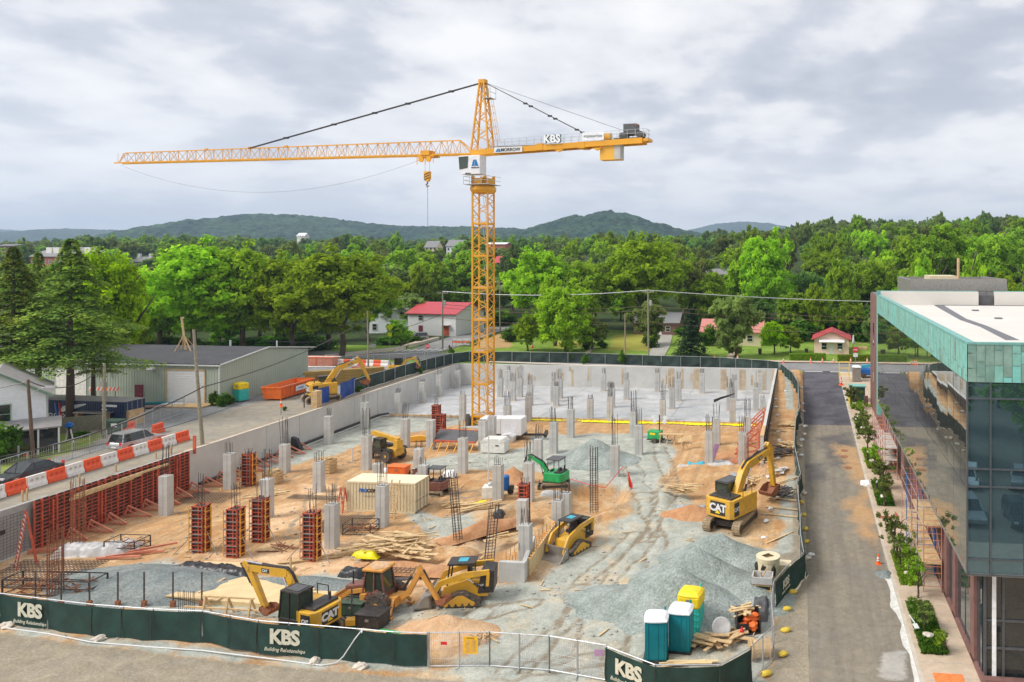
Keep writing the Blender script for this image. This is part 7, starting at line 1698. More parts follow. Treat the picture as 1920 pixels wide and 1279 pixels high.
# the far wood reads as one mass: one object whose points carry small trees
def farwood(pts):
    me=bpy.data.meshes.new('far_wood'); me.from_pydata([p[:3] for p in pts],[],[])
    for nm,f in (('h',lambda p:p[3]),('r',lambda p:p[4])):
        a=me.attributes.new(nm,'FLOAT','POINT'); a.data.foreach_set('value',[f(p) for p in pts])
    o=bpy.data.objects.new('far_wood',me); C.objects.link(o); tag(o,'far wooded slopes of mixed green trees below the hills','woodland',kind='stuff')
    g=bpy.data.node_groups.new('far_wood','GeometryNodeTree'); g.interface.new_socket('Geometry',in_out='INPUT',socket_type='NodeSocketGeometry'); g.interface.new_socket('Geometry',in_out='OUTPUT',socket_type='NodeSocketGeometry')
    n=g.nodes; l=g.links; gi=n.new('NodeGroupInput'); go=n.new('NodeGroupOutput'); ip=n.new('GeometryNodeInstanceOnPoints'); j=n.new('GeometryNodeGeometryToInstance')
    prot=[]
    seen=set()
    for q in bpy.data.objects:
        if q.name.startswith('crown') and q.parent and q.parent.name.startswith('woodland_tree') and q.data.name not in seen and any(q.data.materials[0].name==m for m in ('leafA','leafC','leafD')): seen.add(q.data.name); prot.append(q)
    for q in prot[:6]:
        oi=n.new('GeometryNodeObjectInfo'); oi.inputs['Object'].default_value=q; oi.transform_space='ORIGINAL'
        tr=n.new('GeometryNodeTransform'); tr.inputs['Translation'].default_value=(0,0,.95); l.new(oi.outputs['Geometry'],tr.inputs[0]); l.new(tr.outputs[0],j.inputs[0])
    l.new(gi.outputs[0],ip.inputs['Points']); l.new(j.outputs[0],ip.inputs['Instance']); ip.inputs['Pick Instance'].default_value=True
    ri=n.new('FunctionNodeRandomValue'); ri.data_type='INT'; ri.inputs[4].default_value=0; ri.inputs[5].default_value=len(prot[:6])-1; l.new(ri.outputs[2],ip.inputs['Instance Index'])
    rr=n.new('FunctionNodeRandomValue'); rr.data_type='FLOAT_VECTOR'; rr.inputs[0].default_value=(0,0,0); rr.inputs[1].default_value=(0,0,6.28); l.new(rr.outputs[0],ip.inputs['Rotation'])
    na=n.new('GeometryNodeInputNamedAttribute'); na.data_type='FLOAT'; na.inputs['Name'].default_value='r'; nb=n.new('GeometryNodeInputNamedAttribute'); nb.data_type='FLOAT'; nb.inputs['Name'].default_value='h'
    mu=n.new('ShaderNodeMath'); mu.operation='MULTIPLY'; mu.inputs[1].default_value=.5; l.new(nb.outputs[0],mu.inputs[0])
    cb=n.new('ShaderNodeCombineXYZ'); l.new(na.outputs[0],cb.inputs[0]); l.new(na.outputs[0],cb.inputs[1]); l.new(mu.outputs[0],cb.inputs[2]); l.new(cb.outputs[0],ip.inputs['Scale']); l.new(ip.outputs[0],go.inputs[0])
    md=o.modifiers.new('wood','NODES'); md.node_group=g
farwood(far)
# ---------------------------------------------------------------- hills
def hill(name,D,prof,deep,seed,mt='hillwood',bump=12,step=9):
    """a wooded ridge D metres away: real slope with a rounded crest, lumpy with tree crowns"""
    xs=[prof[0][0],prof[-1][0]]; a,b=at(xs[0],HY,D),at(xs[1],HY,D); L_=(b-a).length; n=int(L_/step); mrows=int(deep/step)
    vs=[];d=(b-a).normalized(); q=Vector((-d.y,d.x,0))
    for j in range(mrows+1):
        f=j/mrows
        for i in range(n+1):
            base=a.lerp(b,i/n); px=lerp(xs[0],xs[1],i/n); top=CH+(HY-interp(px,prof))/FP*D
            p=base+q*(f-.75)*deep; k=math.sin(min(1,f/.75)*pi/2)**1.1 if f<.75 else math.cos((f-.75)*2.2)
            rid=(fb(p.x+seed*91,p.y,220)-.5)*70*(1-k)
            z=15+(top-15)*k+rid*(k>0)*min(1,k*2)+((vn(p.x,p.y,17)+vn(p.x+7,p.y+5,9)*.6)*bump-bump*.9)
            vs.append((p.x,p.y,z))
    fs=[(j*(n+1)+i,j*(n+1)+i+1,(j+1)*(n+1)+i+1,(j+1)*(n+1)+i) for j in range(mrows) for i in range(n)]
    o=MB().add(vs,fs).build(name,mt,smooth=False); tag(o,kind='structure')
hill('hills',2300,[(330,440),(400,426),(450,412),(510,403),(540,406),(565,404),(620,411),(680,419),(730,424),(780,426),(870,427),(960,430),(1010,434),(1100,446)],900,1)
hill('hills',1900,[(960,446),(1010,430),(1040,419),(1075,408),(1110,404),(1125,400),(1145,398),(1165,401),(1200,409),(1240,422),(1275,432),(1340,445)],650,2)
hill('hills',4200,[(20,452),(70,442),(100,435),(140,430),(180,431),(230,433),(300,437),(420,446)],1500,3,step=24)
hill('mountains',6500,[(-200,440),(-60,428),(0,430),(40,436),(75,441),(160,448)],1500,4,step=35,bump=14)
hill('mountains',6500,[(1250,446),(1300,430),(1345,420),(1395,416),(1440,419),(1480,427),(1560,440)],1500,5,step=35,bump=14)
mb=MB().add([(-8400,800,0),(7400,800,0),(7400,8100,0),(-8400,8100,0)],[(0,1,2,3)]); tag(mb.build('plain','forestfloor'),kind='structure')
# ---------------------------------------------------------------- haze
hz_=MB().box(-8500,7500,-200,8200,-8,420).build('haze','concrete'); tag(hz_,kind='stuff')
hm=bpy.data.materials.new('haze_air'); hm.use_nodes=True; ht=hm.node_tree; ht.nodes.remove(ht.nodes['Principled BSDF']); hv=ht.nodes.new('ShaderNodeVolumePrincipled')
hv.inputs['Color'].default_value=(.58,.75,1,1); hv.inputs['Density'].default_value=HAZE; hv.inputs['Anisotropy'].default_value=.2; ht.links.new(hv.outputs[0],ht.nodes['Material Output'].inputs['Volume'])
hz_.data.materials.clear(); hz_.data.materials.append(hm)
# ---------------------------------------------------------------- heaps
def heap(px,py,rx,ry,h,m,label,seed=0,name='gravel_heap',peak=(0,0),pw=1.25,rz=0,cat='heap',z0=0):
    p=G(px,py,z0); 
    def zf(x,y):
        r=math.hypot((x-peak[0]*max(0,1-math.hypot(x/rx,y/ry)))/rx,(y)/ry)*(1+.16*(fb(x+seed*9,y+seed*5,rx*.8)-.5)*2)
        k=max(0,1-r); v=h*(k**pw if k>0 else 0); v=min(v,h*(1-math.exp(-v/h*3.0))*1.0)*1.02
        return v+(fb(x+seed,y,.9)-.5)*.12*min(1,k*4)-.05-(.25 if k<=0 else 0)
    o=heightmesh(name,m,-rx*1.1,rx*1.1,-ry*1.1,ry*1.1,.16 if rx<3 else .22,zf); o.location=(p.x,p.y,p.z); o.rotation_euler[2]=rz; tag(o,label,cat); return o
heap(1268,1140,5.6,4.2,2.8,'gravelpile','grey gravel heap nearest the portable toilets, tallest of the row',1)
heap(1305,1092,5.2,3.8,2.6,'gravelpile','middle grey gravel heap of the row before the large excavator',2)
heap(1345,1050,5.0,3.6,2.2,'gravelpile','rear grey gravel heap directly in front of the large excavator',3)
heap(1400,1120,3.6,3.2,1.2,'gravelpile','low grey gravel heap beside the concrete pipe and the fence',5)
heap(1180,1128,5.0,3.0,.9,'gravelpile','low spread of gravel at the left of the heap row',7)
heap(1115,862,5.4,4.4,2.5,'gravelpile','grey green gravel heap in the middle of the site behind the green excavator',4)
heap(280,1098,8.2,3.6,1.1,'gravelblue','broad blue grey gravel heap behind the front fence at the left',6,pw=.9)
heap(570,1098,5.5,1.5,.7,'gravelblue','low blue grey gravel bank behind the yellow compact excavator',8,pw=.9)
heap(836,1185,3.6,1.9,1.15,'sandpile','tan sand heap behind the fence end at the site entrance',9,'sand_heap')
heap(962,902,2.3,1.8,1.6,'soilpile','orange soil heap behind the blue compressor',10,'soil_heap')
heap(1370,860,5.5,4,.7,'soilpile','low mound of orange soil under the purple boards',11,'soil_heap')
heap(905,990,3.5,1.0,.8,'soilpile','bank of soil behind the shallow pink hollow',12,'soil_heap',rz=.9)
heap(1298,965,3.2,1.7,1.0,'soilpile','dirt mound at the left track of the large excavator',13,'soil_heap')
heap(1660,1078,.9,.9,.45,'gravelblue','small blue grey gravel spill on the service road kerb',14)
heap(760,1062,4.6,.9,.5,'soilpile','low clay bank behind the backhoe cab',15,'soil_heap')
# gravel spill dirt along bank
# ---------------------------------------------------------------- timber, boards, sheets
def planks(px,py,n,L_,label,spread=1.2,rz=0,m='wood',seed=1,name='plank_pile',h=.5,z=0,jit=.5,w=.18):
    R=random.Random(seed); p=G(px,py,z); mb=MB()
    for i in range(n):
        a=R.gauss(0,jit); l=L_*R.uniform(.5,1); x,y=R.uniform(-spread,spread),R.uniform(-spread,spread)*.6; zz_=h*(i/n)+.06; d=Vector((math.cos(a),math.sin(a),R.uniform(-.06,.06)))*l/2
        mb.beam(Vector((x,y,zz_))-d,Vector((x,y,zz_))+d,w*R.uniform(.6,1.4),.05)
    tag(mb.build(name,m,loc=(p.x,p.y,z+.02),rz=rz),label,'timber pile')
planks(735,1030,46,3.6,'large scattered pile of new planks in front of the wire basket',1.9,.1,seed=2,h=.9,jit=.55)
planks(690,1035,16,3.0,'loose planks left of the large plank pile under the yellow sheet',1,.5,seed=3,h=.3)
planks(775,1042,12,3.2,'broad new boards at the right end of the large plank pile',1,-.35,seed=4,h=.5,w=.35,jit=.25)
planks(893,955,15,4.4,'long planks fanned beside the yellow roll behind the pink hollow',.7,.65,seed=5,jit=.12,h=.35)
planks(862,948,12,1.8,'short offcuts left of the long fanned planks',.9,.2,seed=6,h=.4)
planks(1280,925,20,2.8,'stack of planks and offcuts left of the large excavator cab',.9,0,seed=7,h=.8,jit=.2)
planks(1418,905,26,2.2,'splintered timber rubbish between excavator boom and right wall',1.3,.3,seed=8,h=.6,jit=1.2)
planks(700,1188,10,1.6,'small pallet boards behind the front fence near the black box',.4,-.2,seed=9,h=.15,jit=.05)
planks(940,1010,8,2.6,'few planks lying on the soil bank behind the low concrete wall',.6,.7,seed=10,h=.3,jit=.1)
planks(500,928,9,3.2,'thin planks beside the rear rebar mat',1.2,.5,seed=12,h=.1,jit=.2)
planks(720,1090,10,3.4,'dark boards lying in the pale trench behind the backhoe',.8,0,'rebar',seed=13,h=.1,jit=.04)
planks(1330,858,6,2.6,'white pipes lying by the right column group',.7,-.35,'white',seed=14,h=.15,jit=.2,w=.1)
planks(1347,1208,26,2.0,'broken timber and packaging heaped beside the teal toilets',1.3,.7,'wood2',seed=15,h=.5,jit=.9,w=.25)
planks(1290,1242,8,2.6,'yellowish battens at the foot of the nearest teal toilet',.6,.15,'plyw',seed=16,h=.1,jit=.1)
planks(1395,1150,14,1.6,'broken boards sticking out of the dark waste bin',.5,.9,'wood',seed=17,h=.3,jit=.7,z=.9)
planks(905,1200,14,1.2,'twigs and scrap in the hollow beside the sand heap',.6,.4,'wood2',seed=18,h=.3,jit=1.2,w=.07)
planks(530,1030,8,2.8,'rusty bars and boards crossing on pale soil behind the second column form',.8,-.6,'rust',seed=19,h=.2,jit=.4,w=.06)
planks(585,1050,7,4.6,'long weathered planks on pale soil left of the front right column form',.4,.55,'wood2',seed=20,h=.1,jit=.05,w=.3)
def bankp(px,py,n,L_,label,m,seed,jit=.7,w=.2):
    R=random.Random(seed); p=GG(px,py); mb=MB()
    for i in range(n):
        a=R.gauss(0,jit); l=L_*R.uniform(.4,1); x,y=R.uniform(-.8,.8),R.uniform(-1.2,1.2); d=Vector((math.cos(a),math.sin(a),R.uniform(-.1,.1)))*l/2; mb.beam(Vector((x,y,.1+.4*i/n))-d,Vector((x,y,.1+.4*i/n))+d,w*R.uniform(.6,1.4),.06)
    tag(mb.build('scrap_pile',m,loc=p),label,'scrap pile')
bankp(1475,838,18,1.9,'pale splintered timber on the bank beside the service road fence','wood',31); bankp(1466,850,16,1.8,'dark scrap heap on the bank below the splintered timber','rebar',32,1.5,.25)
bankp(1462,885,10,1.2,'dull purple sheets on the bank gravel','lacey',33,1.5,.5); bankp(1460,925,22,2.4,'dark cables and scrap on the bank beside the excavator bucket','rebar',34,.9,.14); bankp(1478,802,10,1.8,'short pale planks on the bank near the dark road joint','wood',35,.2,.25)
bankp(1436,870,14,.9,'wood offcuts between the right wall and the bank','wood',36,1.4,.16); bankp(1450,812,8,3.0,'long thin planks against the right wall end','wood2',37,1.5,.12)
for i,(x,y,a) in enumerate(((1473,938,-.25),(1468,955,-.22),(1462,968,-.2),(1482,900,.8),(1470,930,.95),(1462,1010,.9))):
    p=GG(x,y); tag(MB().beam((-1.7,0,.08),(1.7,0,.12),.14,.07).build('plank','wood',loc=p,rz=a),'single pale plank on the gravel bank right of the large excavator, %s'%ordw(i),'plank',group='planks on the gravel bank')
# big plywood platform, sheets
def sheet(px,py,w,d,label,m='plyw',rz=0,z=0.06,th=.05,name='plywood_sheet',cat='plywood sheet'):
    p=G(px,py); tag(MB().box(-w/2,w/2,-d/2,d/2,z-th,z).build(name,m,loc=(p.x,p.y,.04),rz=rz),label,cat)
p=G(455,1118); t=T('plywood_stack','large stack of tan plywood sheets behind the yellow compact excavator','plywood stack',(p.x,p.y,0),-.05)
MB().prism([(-4.3,-1.4),(4.2,-1.4),(4.6,1.2),(-1.8,2.1)],.0,.32,'z').build('sheets','plyw',t); MB().prism([(-4.5,-1.55),(-.5,-1.55),(-.5,-.9),(-4.2,-.9)],.33,.42,'z').box(-2.9,-2.75,-1.2,1.6,.33,.38).build('battens','wood',t)
MB().prism([(4.5,-.6),(6.6,-.2),(6.4,1.0),(4.3,.8)],.0,.35,'z').build('side_sheets','plyw',t)
p=G(462,1068); tag(MB().prism([(-3.6,-.35),(3.7,-.45),(3.5,.6),(-3.8,.5)],.0,.25,'z').build('plywood_sheet','plyw',loc=(p.x,p.y,0),rz=-.02),'long tan plywood sheets behind the black crumpled sheet','plywood sheet')
sheet(515,1028,2.2,1.4,'square weathered plywood panel between two column forms','wood2',.15); sheet(1010,1048,1,1,'x') if 0 else None
def crumple(px,py,w,d,h,m,label,seed=0,name='tarp',rz=0,cat='sheet',z=0):
    p=G(px,py,z)
    def zf(x,y):
        r=max(abs(x)/w*2,abs(y)/d*2)*(1+.35*(vn(x+seed*7,y,.8)-.5)); return max(-.12,h*(.25+.75*fb(x*1.6+seed*13,y*1.6,.8))*min(1,max(0,1.15-r)*3)) if r<1.1 else -.12
    o=heightmesh(name,m,-w*.6,w*.6,-d*.6,d*.6,.11,zf); o.location=(p.x,p.y,z+.03); o.rotation_euler[2]=rz; tag(o,label,cat)
crumple(180,1035,5.2,1.7,.9,'tarpw','crumpled white plastic sheeting before the red wall formwork',1,rz=.25); crumple(400,1072,6.0,1.0,.7,'tarpblk','black crumpled sheet in front of the long tan plywood',2,rz=-.1)
crumple(684,1043,1.9,.5,.55,'tarpyel','bright yellow crumpled sheet at the left of the plank pile',3); crumple(898,948,1.6,.4,.45,'tarpyel','yellow sheet beside a grey roll among the fanned planks',4,rz=.8)
crumple(660,1078,1.5,.8,.7,'tarpblk','black bag behind the backhoe exhaust',5); crumple(935,970,.9,.6,.8,'tarpblk','black bin bag near the thin rebar cage',6); crumple(1032,928,2.0,.7,.6,'tarpw','grey white bagged bundle left of the low concrete column pair',7)
crumple(808,915,1.6,1.0,1.1,'tarpw','white bag right of the tan container end',8); crumple(843,895,1.2,.8,.9,'white','white bag behind the little red excavator',9); crumple(730,885,1.2,.6,.7,'white','white sack left of the orange box',10)
crumple(1350,872,3.0,1.8,.5,'tarpw','white and purple foil boards before the right columns',11,rz=.3); crumple(1305,873,1.8,.9,.5,'bluelite','pale blue bags at the left of the purple boards',12); crumple(1283,875,1.3,.7,.3,'tarpw','white scrap bags left of the pale blue bags',13); crumple(1376,895,.8,2.4,.4,'galv','grey plastic sheeting before the large excavator cab',14)
crumple(1425,1150,1.0,2.4,1.0,'darkgrey','dark netting bundle leaning at the corner fence',15); crumple(1297,955,2.4,1.2,.5,'galv','grey plastic sheet at the dirt mound left of the excavator tracks',16); crumple(755,1012,1.8,.9,.8,'wood2','brown crumpled sacking before the pink hollow',17)
p=G(1340,868); tag(MB().add([(-.6,0,0),(.2,0,0),(.9,.3,2.0),(.3,.3,2.0)],[(0,1,2,3)]).add([(-.6,.06,0),(.2,.06,0),(.9,.36,2.0),(.3,.36,2.0)],[(0,1,2,3)]).build('purple_board','purple',loc=(p.x-.3,p.y-.3,.1)),'pale purple board leaning on the foot of a right hand column','board')
# yellow sheeting and timber edge along the slab
mb=MB(); R=random.Random(6); vs=[]; n=240
for i in range(n+1):
    x=-46+i*(41.3/n); k=(.1 if x<-30 else .2)+.5*(vn(x,3,3.5)>.42)*vn(x+9,1,2.2)*1.4*(1 if x>-30 else .3)
    for j,(dy,z) in enumerate(((0,.2),(-.06-.3*k,.16+.1*k*R.random()),(-.12-1.1*k,.05+.06*R.random()))): vs.append((x,101.35+dy,z))
tag(MB().add(vs,[(i*3+j,(i+1)*3+j,(i+1)*3+j+1,i*3+j+1) for i in range(n) for j in range(2)]).build('vapour_sheet','tarpyel'),'bright yellow vapour sheet hanging out along the front edge of the slab','plastic sheet')
mb=MB().beam((-58.5,101.3,.28),(-5,101.3,.28),.06,.25)
for i in range(50): mb.box(-58+i*1.08,-57.94+i*1.08,101.15,101.2,0,.6)
tag(mb.build('edge_form','wood2'),'timber edge board with stakes along the slab front','edge board')
p=G(1365,748); t=T('flag_sheet','black plastic sheet blown out like a flag on top of the right column bars','sheet',(p.x,p.y-19,5.2)); q=at(1352,748,94); t.location=q
MB().add([(-.9,0,-.5),(0,0,-.05),(.9,.1,.25),(1.7,.1,.6),(-.95,0,-.1),(0,0,.25),(.9,.1,.5),(1.75,.1,.75)],[(0,1,5,4),(1,2,6,5),(2,3,7,6)]).build('sheet','tarpblk',t)
# props and braces on the right wall
for i in range(7):
    y=82+i*2.6; mb=MB(); mb.beam((-.3,0,3.3),(-3.2,0,.4),.16).beam((-.3,0,1.2),(-3.2,0,.3),.12).beam((-.3,0,3.3),(-.3,0,.2),.14).beam((-1.8,0,1.8),(-.3,0,1.2),.1)
    tag(mb.build('raking_brace','formred' if i%2 else 'formpink',loc=(-4.3,y,0)),'red raking brace against the right pit wall, %s from the front'%ordw(i),'brace',group='red braces on the right pit wall')
# deck form, wooden bins, baskets, boxes
p=G(857,842); t=T('deck_form','tilted grey deck form on orange legs left of the white generator','deck form',(p.x,p.y,0),-.08); MB().add([(-2.8,-.7,1.0),(2.8,-.7,1.0),(2.8,.9,1.9),(-2.8,.9,1.9),(-2.8,-.7,1.15),(2.8,-.7,1.15),(2.8,.9,2.05),(-2.8,.9,2.05)],[(3,2,1,0),(4,5,6,7),(0,1,5,4),(1,2,6,5),(2,3,7,6),(3,0,4,7)]).build('deck','darkgrey',t)
MB().beam((-2.8,-.75,1.08),(2.8,-.75,1.08),.12,.2).beam((-2.8,.95,2.0),(2.8,.95,2.0),.12,.2).build('edge_beam','formred',t)
for i in range(6): MB().beam((-2.6+i*1.04,-.7,1.05),(-2.8+i*1.04,-1.3,0),.1).build('leg','formyel',t)
for px,py,lb,s in ((610,886,'wooden slatted bin heaped with offcuts right of the open soil column',1.1),(512,905,'low wooden bin behind the middle column form',.9)):
    p=G(px,py); t=T('wooden_bin',lb,'bin',(p.x,p.y,0),.05,None,s); b=MB()
    for z in (.1,.4,.7,1.0): 
        for y in (-.65,.62): b.box(-.8,.8,y,y+.04,z,z+.24)
        for x in (-.8,.76): b.box(x,x+.04,-.62,.62,z,z+.24)
    b.build('slats','wood2',t); o=MB(); R=random.Random(px)
    for i in range(14): a=R.uniform(0,3); o.beam((R.uniform(-.4,.4)-math.cos(a)*.5,R.uniform(-.3,.3)-math.sin(a)*.4,1.2),(R.uniform(-.3,.3)+math.cos(a)*.5,R.uniform(-.3,.3)+math.sin(a)*.4,1.45),.1,.05)
    o.build('offcuts','wood',t)
def basket(px,py,lb,s=1,w=1.3,d=.8,h=1.0):
    p=G(px,py); t=T('wire_basket',lb,'basket',(p.x,p.y,0),.05,None,s); f=MB()
    for x in (-w,w):
        for y in (-d,d): f.beam((x,y,0),(x,y,h),.07)
    for z in (.08,h*.5,h): f.beam((-w,-d,z),(w,-d,z),.05).beam((-w,d,z),(w,d,z),.05).beam((-w,-d,z),(-w,d,z),.05).beam((w,-d,z),(w,d,z),.05)
    f.build('frame','black',t); R=random.Random(px); m=MB()
    for i in range(60): a=Vector((R.uniform(-w*.9,w*.9),R.uniform(-d*.9,d*.9),R.uniform(.1,h*.75))); b=Vector((R.uniform(-.6,.6),R.uniform(-.4,.4),R.uniform(-.2,.2))); m.beam(a,Vector((max(-w,min(w,(a+b).x)),max(-d,min(d,(a+b).y)),max(.05,(a+b).z))),.05)
    m.build('steel_parts','rust',t)
basket(677,998,'black wire basket of steel fittings left of the plank pile',.9); basket(239,1032,'rusty wire basket of clamps behind the red prop heap',.95); basket(104,1110,'grey metal rack frame behind the front fence at the left',1.2,2.6,.6,.9)
for px,py,w,d,h,m,lb in ((748,892,1.0,.55,1.0,'orange','orange red steel box behind the tan container'),(668,1150,.8,.6,.85,'greenbox','green steel box behind the front fence right of the yellow excavator'),(699,1176,.82,.6,.95,'black','black tank box behind the front fence below the backhoe'),(985,985,.3,.3,.4,'wood','x'),(1313,1052,.1,.1,.1,'wood','x')):
    if lb=='x': continue
    p=G(px,py); t=T('steel_box',lb,'box',(p.x,p.y,0),-.05); MB().box(-w,w,-d,d,.1,h).build('box_body',m,t,bev=.04); MB().box(-w-.05,w+.05,-d-.05,d+.05,h,h+.1).build('lid',m,t,bev=.03); MB().box(-w*.8,-w*.6,-d,d,0,.1).box(w*.6,w*.8,-d,d,0,.1).build('skids','rebar',t); MB().box(-.12,.12,-d-.04,-d,h*.65,h*.8).build('latch','steel',t)
p=G(660,1180); t=T('plate_compactor','small yellow compactor beside the black tank box','compactor',(p.x,p.y,0),.3); MB().box(-.35,.35,-.25,.25,.3,.7).build('engine','yellow',t,bev=.05); MB().prism([(-.5,.1),(.5,.1),(.4,0),(-.4,0)],-.3,.3).build('plate','black',t); MB().beam((-.3,-.2,.6),(-1,-.2,1.1),.04).beam((-.3,.2,.6),(-1,.2,1.1),.04).beam((-1,-.2,1.1),(-1,.2,1.1),.04).build('handle','black',t)
p=G(720,1196); tag(MB().tube((-3.2,0,.12),(2.8,0,.12),.1,8).build('green_pipe','green',loc=(p.x-.5,p.y+.6,0),rz=-.12),'long green plastic pipe behind the front fence','pipe')
p=G(948,927); t=T('air_compressor','tall blue tank with small motor beside the timber stack column','compressor',(p.x,p.y,0)); MB().lathe([(.2,.4),(.36,.5),(.36,1.75),(.2,1.9)],12).build('tank','blue',t); MB().wheel((.5,0,.3),.3,.15).beam((.1,0,.4),(.7,0,.7),.15).build('wheel_frame','black',t); MB().box(.4,.8,-.2,.2,.5,.9).build('motor','black',t)
p=G(920,932); t=T('concrete_block','white grey concrete block with a helmet shaped tub on it by the blue tank','block',(p.x,p.y,0),.2); MB().box(-.7,.7,-.6,.6,0,1.1).build('block','offwhite',t,bev=.05); MB().blob((0,0,1.25),(.3,.3,.25),4,j=.02).build('tub','galv',t)
p=G(920,938); tag(MB().tube((0,0,0),(0,0,4.6),.07,8).build('white_post','white',loc=tuple(G(916,902))),'thin white upright pipe in the middle of the site','post')
tag(MB().tube((0,0,0),(0,0,1.5),.07,8).build('white_post','white',loc=tuple(G(661,864))),'short white upright pipe left of the telehandler','post'); tag(MB().tube((0,0,0),(0,0,.8),.09,8).build('white_post','white',loc=tuple(G(1255,892))),'stubby white pipe on the gravel lane','post')
p=G(1252,832); t=T('saw_bench','rough timber bench right of the green light tower','bench',(p.x+.5,p.y-.3,0)); MB().box(-1.5,1.5,-.4,.4,1.2,1.3).build('top','wood2',t)
for x in (-1.4,-.5,.4,1.3): MB().beam((x,-.35,0),(x,.3,1.2),.1).build('leg','wood2',t)
p=G(1283,846); t=T('sign_easel','plywood board on a tripod before the orange mound','easel',(p.x,p.y,0),.4); MB().add([(-.8,-.2,1.1),(.9,-.2,1.4),(1.0,.3,1.8),(-.7,.3,1.5)],[(0,1,2,3)]).build('board','wood2',t); MB().beam((0,0,1.3),(-.5,-.3,0),.07).beam((0,0,1.3),(.6,-.2,0),.07).beam((0,0,1.3),(0,.5,0),.07).build('tripod','wood2',t)
p=G(1180,918); t=T('red_flag','furled red flag on a stake at the edge of the excavated hollow','flag',(p.x,p.y,0)); MB().beam((0,0,0),(-.3,0,2.3),.06).build('stake','wood2',t); MB().add([(-.15,-.03,1.9),(.35,-.03,.4),(.25,.05,.0),(-.05,.05,.3)],[(0,1,2,3)]).build('cloth','signred',t)
m=MB(); a,b,c=G(1070,921),G(1135,930),G(1168,905); m.path([a+Vector((0,0,1.2)),a.lerp(b,.5)+Vector((0,0,.9)),b+Vector((0,0,.8)),b.lerp(c,.5)+Vector((0,0,1.2)),c+Vector((0,0,1.6))],.04,5); tag(m.build('red_tape','signred'),'red tape strung along the excavated hollow','tape')
m=MB(); a,b=G(800,985),G(870,962); 
p=G(1012,1060)
# concrete pipe, crate, waste at the right corner
p=G(1440,1092); t=T('manhole_ring','tan concrete manhole shaft with a square hole in its lid','manhole ring',(p.x,p.y,0)); MB().lathe([(.80,0),(.82,1.55),(.78,1.65)],20).build('shaft','concrete' if 0 else 'tan',t); m=MB(); 
n=24; vs=[]; 
for r_,z in ((.84,1.62),(.86,1.9)):
    for i in range(n): a=2*pi*i/n; vs.append((r_*math.cos(a),r_*math.sin(a),z))
for z in (1.9,):
    for i in range(n): a=2*pi*i/n; q=max(abs(math.cos(a+pi/4)),abs(math.sin(a+pi/4))); vs.append((.33*math.cos(a)/q,.33*math.sin(a)/q,z))
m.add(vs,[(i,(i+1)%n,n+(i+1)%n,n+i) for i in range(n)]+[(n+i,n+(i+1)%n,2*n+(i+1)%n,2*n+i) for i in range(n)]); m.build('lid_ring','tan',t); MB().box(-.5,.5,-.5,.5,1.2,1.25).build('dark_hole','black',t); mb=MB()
for a in (3.6,4.4,5.2): mb.blob((.76*math.cos(a),.76*math.sin(a),1.15),(.25,.12,.45),int(a*9))
mb.build('tar_patch','black',t)
p=G(1470,1088); tag(MB().box(-.7,.7,-.5,.5,0,1.1).build('stone_block','tan',loc=(p.x-.2,p.y+.4,0)),'tan block half hidden behind the angled green screen','block')
p=G(1430,1118); t=T('timber_crate','timber crate lined with clear plastic below the manhole shaft','crate',(p.x,p.y,0),-.03); m=MB()
for x in (-.6,.55):
    for y in (-.5,.45): m.box(x,x+.08,y,y+.08,0,1.5)
for z in (.1,.5,.9): m.box(-.6,.63,-.52,-.47,z,z+.14).box(-.6,.63,.48,.53,z,z+.14).box(-.62,-.57,-.5,.5,z,z+.14).box(.6,.65,-.5,.5,z,z+.14)
m.build('slats','wood2',t); MB().prism([(-.6,-.5),(.62,-.5),(.62,.5),(-.6,.5)],1.0,1.02,'z').box(-.68,.7,-.58,-.5,1.05,1.5).box(-.68,.7,.5,.56,1.05,1.5).box(-.7,-.62,-.55,.55,1.05,1.5).box(.62,.7,-.55,.55,1.05,1.5).build('plastic_liner','tarpw',t); MB().beam((-.2,0,1.0),(.3,.1,1.9),.08).beam((0,.2,1),(-.1,-.3,1.8),.06).build('sticks','wood',t)
p=G(1362,1165); t=T('bucket_attachment','black loader bucket lying on the gravel before the heaps','bucket',(p.x,p.y,0),.35); b=MB(); b.prism([(-.5,0),(.25,.0),(.45,.35),(.35,.75),(.28,.72),(.36,.36),(.2,.08),(-.5,.05)],-1.3,1.3,'x') ; b.prism([(-.5,0),(.25,0),(.45,.35),(.35,.75)],-1.32,-1.27,'x').prism([(-.5,0),(.25,0),(.45,.35),(.35,.75)],1.27,1.32,'x'); b.build('shell','darkgrey',t); MB().box(-.5,.5,.4,.55,.3,.7).build('coupler','black',t)
p=G(1402,1182); t=T('waste_bin','dark mesh waste bin full of red and orange bags','bin',(p.x,p.y,0),.2); MB().box(-.75,.75,-.6,.6,0,.06).box(-.75,-.7,-.6,.6,0,1.2).box(.7,.75,-.6,.6,0,1.2).box(-.75,.75,.55,.6,0,1.2).box(-.75,.0,-.6,-.56,0,.7).build('bin_shell','black',t); m=MB()
for k,(x,y,z) in enumerate(((-.3,-.2,.35),(.3,-.3,.4),(0,.2,.6),(.45,.2,.7))): m.blob((x,y,z),(.32,.28,.26),k)
m.build('bags','orange',t)
p=G(1391,1200); tag(MB().lathe([(.1,0),(.12,.05),(.12,.6),(.05,.72),(.04,.8)],10).build('fire_extinguisher','signred',loc=tuple(p)),'red fire extinguisher standing before the waste bin','extinguisher')
p=G(1424,1232); t=T('cable_drum','brown wooden drum behind the corner mesh fence','drum',(p.x,p.y,.5),.3); MB().lathe([(.5,-.5),(.5,.5)],16,(0,0,0),'x').lathe([(.6,-.56),(.6,-.5)],16,(0,0,0),'x').lathe([(.6,.5),(.6,.56)],16,(0,0,0),'x').build('drum_body','wood2',t)
